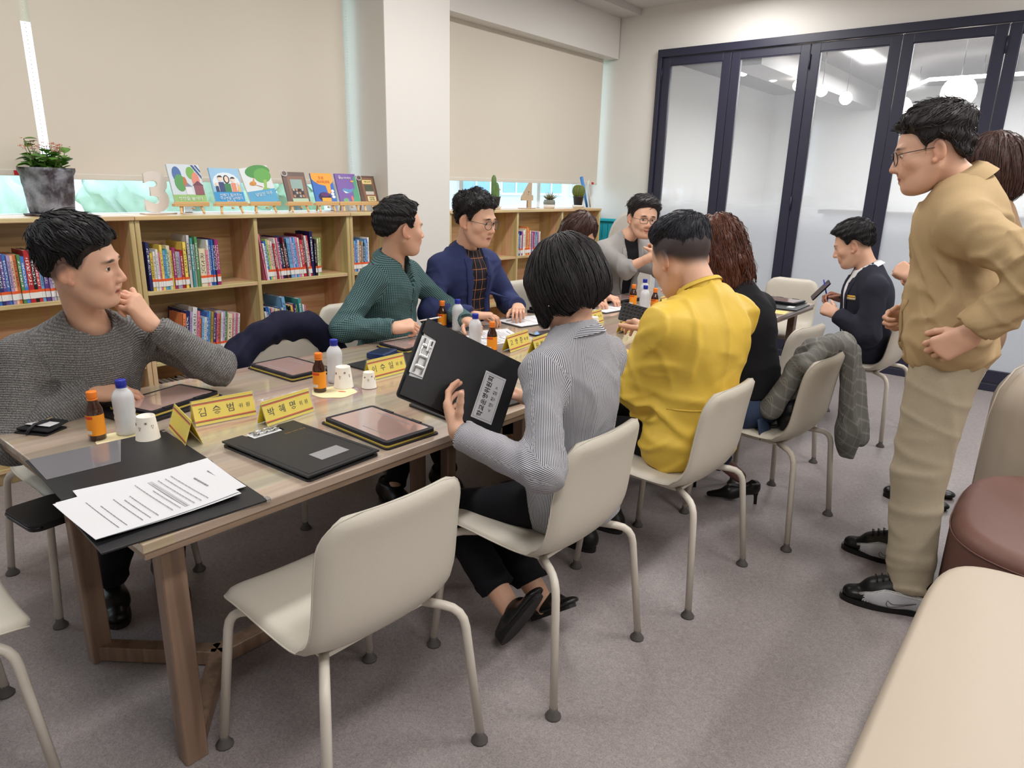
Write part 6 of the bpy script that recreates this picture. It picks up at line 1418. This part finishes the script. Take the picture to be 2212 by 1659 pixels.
nameplate(-2.19, 3.42, 4, '      환', '위 원', 'yellow name plate half hidden by the bob haircut'); nameplate(-1.94, 3.4, 8, '남', '', 'yellow name plate under the raised phone'); nameplate(-2.18, 4.33, 4, '      희', '위 원', 'yellow name plate beside the farthest brown bottle')
# tablets
def screen_mat():
    m, N, L, B = bsdf('tablet_screen'); B.inputs['Base Color'].default_value = lin((170, 140, 132)); B.inputs['Roughness'].default_value = .06; B.inputs['Coat Weight'].default_value = 1.; B.inputs['Emission Color'].default_value = lin((206, 176, 164)); B.inputs['Emission Strength'].default_value = .12; return m
M_scr = screen_mat(); M_case = mat('navy_black_case', (24, 24, 34), .5); M_yback = mat('mustard_case_back', (214, 186, 84), .5)
def tablet(x, y, deg, label, L=.29, Wd=.2, z=0., yellow=True, flap=0., lines=True):
    """long side along local x"""
    t = thing('tablet', label, 'tablet', (x, y, ZTB+z), math.radians(deg), 'tablets in folding cases')
    prism('case_cover', rrect(L+.02, Wd+.016, .012), 0, .004, M_case, t).location = (flap, 0, 0)
    if yellow: prism('case_lining', rrect(L+.004, Wd+.004, .012), .004, .009, M_yback, t)
    prism('case_frame', rrect(L, Wd, .014), .009, .02, M_case, t); s = prism('screen', rrect(L-.034, Wd-.03, .004), .02, .0206, M_scr, t)
    if lines:
        box('text_line', (.0, -Wd*.3, .0208), (L*.5, .004, .0003), M_greyink, s); box('text_line', (-L*.12, Wd*.28, .0208), (L*.3, .003, .0003), M_greyink, s)
    for sx in (-1, 1): box('corner_strap', (sx*L*.22, -Wd/2+.006, .021), (.05, .014, .003), M_case, t, .001)
    return t
def folder(x, y, deg, label, L=.33, Wd=.25, th=.008, m=None, name='folder', z=0., cat='folder'):
    t = thing(name, label, cat, (x, y, ZTB+z), math.radians(deg)); prism('cover', rrect(L, Wd, .01), 0, th*.45, m or M_blackL, t); prism('inner_sheet', rrect(L-.012, Wd-.012, .004), th*.45, th*.55, M_paper, t); prism('cover', rrect(L, Wd, .01), th*.55, th, m or M_blackL, t); return t
folder(-2.41, 1.0, 102, 'black folder lying under the tablet of the man in the sweater'); tablet(-2.42, 1.03, 105, 'tablet in front of the man in the grey sweater', z=.008)
tablet(-1.69, 1.385, 178, 'tablet with a mustard-backed case beside the report file', L=.33)
tablet(-2.52, 1.6, 2, 'tablet in front of the chair with the navy jacket', L=.3); folder(-2.3, 1.98, 92, 'black folder between two tablets on the wall side', .34, .24)
tablet(-2.5, 2.28, 88, 'tablet under the hand of the man in the teal shirt', L=.28); tablet(-2.55, 4.35, 84, 'dark tablet in front of the man in the grey blazer', L=.28, yellow=False)
tablet(-1.62, 2.78, 92, 'tablet under the hands of the man in the yellow jacket', L=.26, yellow=False); tablet(-1.66, 5.12, 175, 'dark tablet at the table end by the empty chair', L=.27, yellow=False, lines=False, z=.0092)
f_ = folder(-1.6, 5.0, 92, 'open dark folder with a white label at the table end', .34, .26); box('label', (-.05, -.06, .0088), (.07, .045, .0006), M_paper, f_)
t = thing('yellow_document', 'pale yellow document sticking out from the folder at the table end', 'paper', (-1.54, 4.72, ZTB), .1); prism('sheet', rect(-.09, -.07, .05, .07), 0, .001, mat('yellow_paper', (240, 216, 130), .7), t); box('text_line', (-.02, 0, .0012), (.1, .003, .0004), M_greyink, t)
# open folder and the pile of papers at the near end
t = thing('open_folder', 'open black presentation folder beneath the loose papers', 'folder', (-1.825, .69, ZTB), math.radians(-4))
box('left_cover', (-.175, 0, .003), (.345, .372, .005), M_blackL, t, .001); box('right_cover', (.172, -.01, .003), (.34, .38, .005), M_blackL, t, .001); box('spine', (0, 0, .002), (.012, .375, .004), M_blackL, t)
prism('pocket_reflection', [(-.345, -.18), (-.345, .06), (-.16, .0), (-.16, -.18)], .0058, .0064, mat('grey_reflection_film', (120, 118, 122), .12, coat=.6), t)  # plastic pocket whose grey colour stands in for a window reflection
for sx in (-1, 1): box('corner_clip', (sx*.335, .18, .004), (.018, .012, .009), M_metal, t, .001)
def sheet(x, y, deg, z, label, seed, L=.335, Wd=.255, curl=.004, textmat=M_greyink, block=True, group='loose printed sheets on the open folder'):
    t = thing('paper_sheet', label, 'paper', (x, y, ZTB+z), math.radians(deg), group); rs = random.Random(seed); n = 10; V, F = [], []
    ph = rs.random()*6
    for i in range(n+1):
        for j in range(n+1):
            u, v = i/n, j/n; V.append(((u-.5)*L, (v-.5)*Wd, curl*((u-.5)**2*2+(v-.5)**2)*2+.0008*math.sin(u*5+ph)))
    m_ = n+1; F = [(i*m_+j, (i+1)*m_+j, (i+1)*m_+j+1, i*m_+j+1) for i in range(n) for j in range(n)]; k = len(V); V += [(a, b, c-.0006) for a, b, c in V]; F += [tuple(q+k for q in f[::-1]) for f in F]
    mesh('sheet', V, F, M_paper, t)
    if block:
        y0 = Wd*.36; bm = bmesh.new(); bm2 = bmesh.new()
        def zat(x_, y_): return curl*((x_/L)**2*2+(y_/Wd)**2)*2+.0016
        for r in range(15):     # lines run across the short side; the page head is at +x
            x_ = L*.40-r*L*.052; 
            if r in (1, 8, 12): continue
            w0 = Wd*(.26 if r == 0 else rs.uniform(.5, .8)); c0 = 0 if r in (0, 7) else -Wd*.4+w0/2; y_ = c0-w0/2
            while y_ < c0+w0/2: q = rs.uniform(.006, .018); bm_box(bm if r != 5 else bm2, (x_, y_+q/2, zat(x_, y_)), (.0017 if r else .004, q, .0004)); y_ += q+.0025
        bm_box(bm2, (L*.40-5*L*.052, 0, zat(0, 0)-.0002), (.011, Wd*.8, .0003))
        from_bm('printed_lines', bm, M_greyink, t)['kind'] = 'stuff'; from_bm('printed_band', bm2, mat('grey_band', (186, 184, 188), .7), t)
    return t
sheet(-1.715, .69, 84, .0062, 'lowest loose sheet showing at the back of the pile', 1); sheet(-1.69, .655, 92, .0085, 'second sheet in the loose pile, its corner sticking out', 2, block=False); sheet(-1.665, .645, 88, .0105, 'third sheet in the loose pile, almost covered', 3, block=False); sheet(-1.668, .64, 90, .0125, 'printed form on top of the loose pile with a grey band', 4, textmat=M_greyink)
# report file with clip mechanism
def clip(parent, x, y, L, sc=1., rz=0.):
    c = box('clip_plate', (x, y, .0), (.045, L, .002), mat('clip_plate_white', (226, 226, 226), .35), parent, .0008)
    for k in (-1, 0, 1): box('clip_arch', (0, k*L*.28, .006), (.03, .008, .008), M_metal, c, .002)
    for s in (-1, 1): V, F = tube_data([(s*.012, -L*.45, .006), (s*.012, L*.45, .006)], .003, 8); mesh('clip_bar', V, F, M_metal, c, True)
    box('lever', (.004, L*.3, .012), (.008, L*.3, .003), M_metal, c, .001); return c
t = thing('report_file', 'black report file with metal clip and gold REPORT FILE lettering', 'folder', (-1.705, 1.095, ZTB), math.radians(3)); L_, W2 = .41, .255
prism('back_cover', rrect(L_, W2, .012), 0, .006, M_blackL, t); prism('inner_pad', rrect(L_-.02, W2-.016, .006), .006, .013, M_black, t)
poly = [(-.135, -.055)]; pts = [(.205, -.1275), (.205, .1275), (-.205, .1275), (-.205, .06), (-.15, .055), (-.15, -.055), (-.205, -.06), (-.205, -.1275)]
prism('front_cover', pts, .013, .018, M_blackL, t); c = clip(t, -.178, 0, .1); c.location.z = .016
for a, b_ in (((.192, -.115), (.192, .115)), ((-.14, .115), (.192, .115)), ((-.14, -.115), (.192, -.115))): V, F = tube_data([(a[0], a[1], .018), (b_[0], b_[1], .018)], .0012, 5); mesh('stitch_ridge', V, F, M_blackL, t)
text('lettering', 'REPORT FILE', .0135, mat('gold_foil', (176, 140, 86), .35, .6), t, (-.115, .07, .0184), (0, 0, math.radians(90)), res=1, ext=.0002); box('label_window', (.11, .02, .0184), (.06, .1, .001), mat('grey_label_window', (150, 148, 150), .35), t)
# papers, clipboards and phones along the table
for x, y, d, lab in ((-2.5, 3.2, 80, 'clipboard with white sheets in front of the navy blazer'), (-2.42, 3.95, 84, 'clipboard with white sheets in front of the brown-haired woman')):
    t = thing('clipboard', lab, 'clipboard', (x, y, ZTB), math.radians(d)); prism('board', rrect(.33, .24, .01), 0, .004, M_blackL, t); prism('sheets', rect(-.15, -.11, .15, .11), .004, .007, M_paper, t); box('text_line', (.08, 0, .0074), (.004, .12, .0004), M_greyink, t); box('text_line', (.0, 0, .0074), (.004, .16, .0004), M_greyink, t); box('clip', (.15, 0, .008), (.02, .08, .008), M_black, t, .002)
sheet(-2.42, 2.76, 60, .002, 'printed sheet lying beside the clipboard of the navy blazer', 7, .28, .2, .002, group='table papers'); sheet(-2.33, 2.62, 75, .001, 'printed sheet beside the water bottle behind the raised clipboard', 8, .28, .2, .002, group='table papers')
def phone(x, y, z, rot, label, name='smartphone'):
    t = thing(name, label, 'phone', (x, y, z)); t.rotation_euler = rot; prism('phone_body', rrect(.155, .076, .011), 0, .008, M_black, t); prism('screen', rrect(.148, .07, .009), .008, .0084, mat('dark_screen', (96, 84, 84), .08, coat=1.), t); box('camera_bump', (-.055, .018, -.001), (.03, .03, .002), M_black, t, .001); return t
phone(-2.23, 2.98, ZTB, (0, 0, 1.3), 'smartphone lying flat behind the yellow name plates')
t = thing('card_holder', 'black leather card holder with a white card and strap', 'card holder', (-2.44, .645, ZTB), .5); prism('back_flap', rrect(.12, .085, .008), 0, .004, M_blackL, t); o = prism('front_flap', rrect(.12, .085, .008), .0, .004, M_blackL, t); o.location = (0, .01, .014); o.rotation_euler = (.12, 0, 0); prism('card', rect(-.045, -.02, .045, .035), .0, .001, M_paper, t).location = (0, .01, .0195); tube('strap', [(-.005, -.05, .004), (0, -.02, .026), (.004, .02, .026), (0, .05, .012), (.0, .045, .004)], .005, M_blackL, t, 6); V, F = tube_data([(0, .02, .028), (.004, .045, .03)], .003, 6); mesh('clasp', V, F, M_metal, t)
t = thing('blue_case', 'small dark blue box with a brass clasp on the table', 'case', (-2.44, 2.03, ZTB), .35); box('box_body', (0, 0, .014), (.09, .13, .026), mat('dark_blue_shell', (34, 54, 96), .35), t, .004); box('lid_inset', (0, 0, .0275), (.07, .1, .002), mat('dark_blue_inset', (26, 36, 62), .3), t, .001); tube('brass_ring', [(.05, -.02, .004), (.066, -.012, .006), (.07, .006, .005), (.056, .012, .004)], .003, mat('brass', (206, 170, 96), .25, 1.), t, 6)
t = thing('device_stack', 'two stacked black devices beside the brown-haired woman', 'device', (-2.66, 3.52, ZTB), .2); box('lower_unit', (0, 0, .009), (.1, .16, .018), M_black, t, .003); box('upper_unit', (0, .01, .027), (.09, .14, .017), M_black, t, .003); tube('cable', [(.02, .03, .036), (.04, .0, .05), (.06, -.05, .03), (.07, -.08, .003)], .002, M_black, t, 6)
t = thing('black_case', 'black padded case resting on the chair of the man in the sweater', 'case', (-2.36, .60, .468), .1); prism('case_body', rrect(.2, .16, .03), 0, .022, M_blackL, t); tube('zip_edge', [(x, y, .011) for x, y in rrect(.202, .162, .03)], .003, M_black, t, 5)
# small black bag under the clipboard edge of the table
folder(-1.66, 1.78, 85, 'black folder on the table under the raised clipboard', .36, .25); folder(-1.66, 2.42, 95, 'black folder in front of the man in the yellow jacket', .3, .22)

# ------------------------------------------------------------------ things held in hands
def frame4(TL, TR, BL): TL, TR, BL = A_(TL), A_(TR), A_(BL); x = nrm(TR-TL); y = nrm((TL-BL)-x*((TL-BL)@x)); z = np.cross(x, y); return x, y, z
TL_, TR_, BL_ = H3(-1.45, 1.395, 1.11), H3(-1.3, 1.673, .945), H3(-1.45, 1.235, .935); x, y, z = frame4(TL_, TR_, BL_); c = (TR_+BL_)/2
t = thing('held_clipboard', 'large black clipboard file with white Korean title label, held upright', 'clipboard', tuple(c)); Mx = Matrix(((x[0], y[0], z[0], 0), (x[1], y[1], z[1], 0), (x[2], y[2], z[2], 0), (0, 0, 0, 1))); t.rotation_euler = Mx.to_euler(); L_, W2 = .352, .24
if (A_((0, 0, 1.5))-c)@z < 0: print('CLIPBOARD FACES AWAY')
o = prism('back_cover', rrect(L_, W2, .012), -.016, -.011, M_blackL, t); o.location = (.0, -.008, 0); prism('inner_pad', rrect(L_-.03, W2-.02, .006), -.011, -.004, M_paper, t)
pts = [(.176, -.12), (.176, .12), (-.17, .12), (-.17, .075), (-.12, .07), (-.12, -.055), (-.17, -.06), (-.17, -.12)]; prism('front_cover', pts, -.004, .001, M_blackL, t)
c1 = clip(t, -.145, .008, .115); c1.location.z = .0
lb = box('title_label', (.1, -.025, .0016), (.075, .15, .001), M_paper, t); 
bm = bmesh.new()
for s in (-1, 1): bm_box(bm, (s*.033, 0, .0008), (.0012, .138, .0003)); bm_box(bm, (0, s*.069, .0008), (.066, .0012, .0003))
from_bm('label_border', bm, M_greyink, lb); text('lettering', '학교운영위원회', .0205, M_ink, lb, (-.012, 0, .0008), (0, 0, math.radians(90)), res=1, ext=.0002, offset=.0004); text('lettering', '< 행 정 실 >', .0165, M_ink, lb, (.016, 0, .0008), (0, 0, math.radians(90)), res=1, ext=.0002)
t = thing('white_pen', 'white pen held by the man in the teal shirt', 'pen', (-2.52, 2.4, .83)); tube('barrel', [(-.03, -.03, -.004), (.03, .05, .012)], .004, M_white, t, 8); tube('tip', [(.03, .05, .012), (.037, .06, .014)], [.003, .0008], M_metal, t, 8)
t = thing('phone_wallet', 'black quilted phone wallet held up by the man in the yellow jacket', 'phone case', (-1.57, 2.84, .93)); t.rotation_euler = (math.radians(64), math.radians(12), math.radians(32))
prism('front_flap', rrect(.17, .085, .008), .004, .009, M_blackL, t); prism('back_flap', rrect(.17, .085, .008), -.008, -.003, M_blackL, t); prism('phone_body', rrect(.155, .074, .01), -.003, .004, M_black, t); bm = bmesh.new()
for i in range(9):
    for j in range(5): bmesh.ops.create_cone(bm, segments=4, radius1=.0095, radius2=.002, depth=.003, matrix=Matrix.Translation((-.068+.017*i, -.034+.017*j, .0098)))
from_bm('quilting', bm, M_blackL, t)
phone(-1.33, 4.86, .875, (math.radians(20), math.radians(-52), math.radians(10)), 'smartphone held by the man in the dark suit', 'held_smartphone'); t = thing('blue_pen', 'blue pen held beside the phone of the man in the suit', 'pen', (-1.28, 4.86, .875)); tube('barrel', [(.0, 0, -.06), (-.05, .02, .07)], .0045, M_blue, t, 8); tube('tip', [(0, 0, -.06), (.004, -.002, -.072)], [.003, .0008], M_metal, t, 8)

# ------------------------------------------------------------------ coats and bag on chairs
def drape(name, label, cat, S, m, loc, h=.008, pat=None):
    t = thing(name, label, cat, loc); o = sdf_mesh('cloth', S, h, m, t, loc, .03, 1, pat); return t
S = Sdf(); P = [(-2.90, 1.49, .56), (-2.915, 1.57, .70), (-2.93, 1.70, .79), (-2.935, 1.84, .825), (-2.935, 1.98, .80), (-2.92, 2.08, .71), (-2.9, 2.15, .58)]
for a, b_ in zip(P[:-1], P[1:]): S.cone(a, b_, .064, .064, .03)
for y_ in (1.6, 1.74, 1.88, 2.02): S.cone((-2.975, y_, .74), (-2.99, y_, .42), .05, .055, .05)
S.cone((-2.95, 1.5, .6), (-2.99, 1.52, .3), .045, .04, .04); S.cone((-2.95, 2.13, .6), (-2.99, 2.12, .3), .045, .04, .04); S.fold((-2.93, 1.8, .75), .35, .008, 32, (0, 1, .4)); S.fold((-2.93, 1.6, .7), .2, .008, 45, (.3, 1, -.6)); S.wrinkle(.008, 36, 4)
drape('navy_jacket', 'dark navy jacket draped over a chair back', 'jacket', S, C_dnavy, (-2.93, 1.82, 0))
S = Sdf(); S.cone((-.83, 2.98, .79), (-.81, 3.14, .855), .035, .045, .04); S.cone((-.81, 3.14, .855), (-.79, 3.32, .855), .045, .042, .04); S.cone((-.79, 3.32, .85), (-.79, 3.38, .76), .04, .035, .04)
S.cone((-.745, 3.28, .84), (-.70, 3.30, .42), .05, .055, .04, flat=(1, 0, 0), ff=.7); S.cone((-.74, 3.36, .8), (-.66, 3.40, .40), .045, .045, .03, flat=(1, 0, 0), ff=.8); S.cone((-.70, 3.3, .45), (-.69, 3.33, .33), .055, .035, .04, cut=True)
S.cone((-.87, 3.16, .84), (-.93, 3.08, .62), .05, .06, .04); S.cone((-.86, 3.02, .8), (-.95, 2.97, .58), .045, .05, .04); S.cone((-.9, 3.24, .82), (-.95, 3.22, .6), .04, .05, .04)
S.fold((-.7, 3.33, .6), .3, .012, 48, (.3, 1, .15), 1.); S.fold((-.9, 3.1, .75), .2, .012, 48, (.6, 1, .5), 2.); S.fold((-.8, 3.2, .85), .15, .008, 40, (0, 1, 0)); S.wrinkle(.004, 40, 3)
drape('checked_jacket', 'grey checked jacket with light lining hanging over a chair back', 'jacket', S, C_check, (-.8, 3.2, 0), .007, lambda V: np.stack([V[:, 1]*1.2+V[:, 0]*.5, V[:, 2]+V[:, 0]*.6, V[:, 0]], 1))
t = thing('handbag', 'black leather handbag with straps on the chair under the checked jacket', 'bag', (-.93, 3.14, .466)); S = Sdf(); S.cone((.05, -.09, .06), (.05, .09, .06), .06, .06, .02); S.cone((.03, -.07, .12), (.04, .08, .13), .045, .045, .04); S.fn(lambda P: -(P[:, 2]-.002), '*', .01); S.noise(.003, 50, 2); o = sdf_mesh('bag_body', S, .007, M_blackL, t, (0, 0, 0)); tube('strap', [(0, -.06, .1), (-.08, -.09, .06), (-.12, -.1, .02), (-.05, -.13, .012), (.02, -.1, .03)], .007, M_blackL, t, 8); tube('strap', [(.0, .05, .14), (-.07, .03, .09), (-.11, -.02, .03), (-.06, -.06, .012)], .006, M_blackL, t, 8); V, F = tube_data([(-.1, -.1, .03), (-.085, -.112, .03)], .012, 10); mesh('buckle', V, F, M_metal, t, True)

# ------------------------------------------------------------------ sneakers of the standing man
M_silver = mat('silver_synthetic', (204, 206, 212), .32, .15); M_swh = mat('white_piping', (236, 236, 236), .4); M_red = mat('red_sole_pod', (224, 62, 48), .45)
def sneaker(b, an, yaw, side):
    o = shoe(b, an, yaw, 'sneaker', 0, M_black, side=side); me = o.data; me.materials.append(M_silver); R = rotz(math.radians(yaw))*1.1; off = A_((an[0], an[1], 0))-b.org
    V = (A_([v.co[:] for v in me.vertices])-off)@R/1.21; me.polygons.foreach_set('material_index', [1 if (abs(c[1]) > .018 and .012 < c[2] < .036+.044*min(1, max(0, (.165-c[0])/.09)) and -.1 < c[0] < .135) else 0 for c in (V[list(p.vertices)].mean(0) for p in me.polygons)])
    loc = lambda P: [tuple((A_(p)@R.T)+off) for p in P]
    def surf(x_, z_, s):       # outermost point of the upper at this station
        d = np.hypot(V[:, 0]-x_, V[:, 2]-z_)+(np.sign(V[:, 1]) != s)*9; i = d.argmin(); return (x_, V[i, 1]+s*.0015, z_)
    for s in (-1, 1):
        P = [surf(x_, .036+.044*min(1, max(0, (.165-x_)/.09)), s) for x_ in np.linspace(.15, -.05, 12)]
        for dz in (0, -.004, .004): Vv, F = tube_data(loc([(p[0], p[1], p[2]+dz) for p in P]), .0013, 5); mesh('side_piping', Vv, F, M_swh, o, True)
        sw = [(.066, .034), (.062, .026), (.052, .025), (.03, .033), (-.02, .056), (.02, .042), (.045, .038), (.056, .042), (.064, .05), (.068, .040), (.066, .034)]
        Vv, F = tube_data(loc([surf(x_, z_, s) for x_, z_ in sw]), .0009, 5); mesh('side_emblem', Vv, F, M_black, o, True)
        for k in range(3): Vv, F = tube_data(loc([surf(.122+.008*k, .02, s), surf(.122+.008*k, .026, s)]), .0012, 4); mesh('toe_mark', Vv, F, M_swh, o, True)
    for k in range(5):
        x_ = .03+.018*k; d = np.hypot(V[:, 0]-x_, V[:, 1]); z_ = V[d < .02, 2].max(); Vv, F = tube_data(loc([(x_, -.026, z_-.012), (x_+.004, 0, z_+.002), (x_, .026, z_-.012)]), .0028, 6); mesh('lace', Vv, F, M_black, o, True)
    Vv, F = tube_data(loc([(-.06, -.036, .018), (-.06, .036, .018)]), .012, 8); mesh('heel_pod', Vv, F, M_red, o, True)
sneaker(J_body, J_body.an['L']+H3(.005, -.01, 0), 197, 1); sneaker(J_body, J_body.an['R']+H3(-.03, 0, 0), 186, -1)

# ------------------------------------------------------------------ ceiling lamps (above the view) and the world outside the windows
for i, (x_, y_) in enumerate(LAMPS):
    t = thing('ceiling_lamp', 'long white ceiling lamp panel', 'lamp', (x_, y_, 3.2), group='ceiling lamp panels'); box('housing', (0, 0, -.02), (.34, 1.24, .04), M_white, t); box('diffuser', (0, 0, -.043), (.3, 1.2, .006), mat('lamp_diffuser', (255, 252, 246), .5, emit=((255, 250, 240), 3.)), t)
struct(box('ground_outside', (-14, 6, -.6), (18, 40, .1), mat('outside_grass', (120, 160, 110), .9, var=((150, 180, 130), 2, .6))))
M_crown = mat('tree_crown', (156, 192, 172), .8, var=((212, 234, 222), 5, .7), bump=(9, 1., 6)); M_trunk = mat('tree_bark', (96, 104, 100), .9)
for i, (x_, y_, z_, r_) in enumerate(((-8.0, 1.5, 1.3, .85), (-8.2, 4.0, 1.5, .85), (-9.5, -1.6, 2.0, 1.1), (-10.4, 6.9, 1.7, 1.0), (-13, 10.5, 2.0, 1.2))):
    t = thing('garden_tree', ['leafy tree outside the window directly behind the wooden 3', 'leafy tree outside the window behind the picture books', 'large leafy tree outside the window behind the planter', 'leafy tree outside beyond the easel row', 'tall leafy tree far outside past the column'][i], 'tree', (x_, y_, -.55), group='trees outside the windows')
    tube('trunk', [(0, 0, 0), (.05, .03, z_*.5), (0, 0, z_+.5)], [.12, .1, .05], M_trunk, t, 8); bm = bmesh.new(); rt = random.Random(i)
    for k in range(16):
        c = Vector((rt.gauss(0, .5), rt.gauss(0, .55), rt.gauss(0, .4)))*r_*.75+Vector((0, 0, z_+.5)); bmesh.ops.create_icosphere(bm, subdivisions=3, radius=r_*rt.uniform(.28, .5), matrix=Matrix.Translation(c))
    for v in bm.verts: v.co += Vector((math.sin(v.co.y*23+v.co.z*17), math.sin(v.co.z*21+v.co.x*19), math.sin(v.co.x*25+v.co.y*15)))*.05
    from_bm('crown', bm, M_crown, t, True)
t = thing('neighbour_building', 'pale building with blue gridded windows outside the far window', 'building', (-9.5, 12.5, -.55)); M_bw = mat('building_wall', (206, 216, 226), .7); box('wall', (0, 0, 2.5), (.4, 9, 5), M_bw, t)
for k in range(7):
    for j in range(3): w_ = box('window', (.21, -3.6+1.2*k, .95+1.45*j), (.05, .9, 1.1), M_alu, t); box('pane', (.02, 0, 0), (.03, .8, 1.), mat('blue_pane', (120, 176, 226), .15), w_); box('mullion', (.04, 0, 0), (.02, .04, 1.), M_alu, w_)
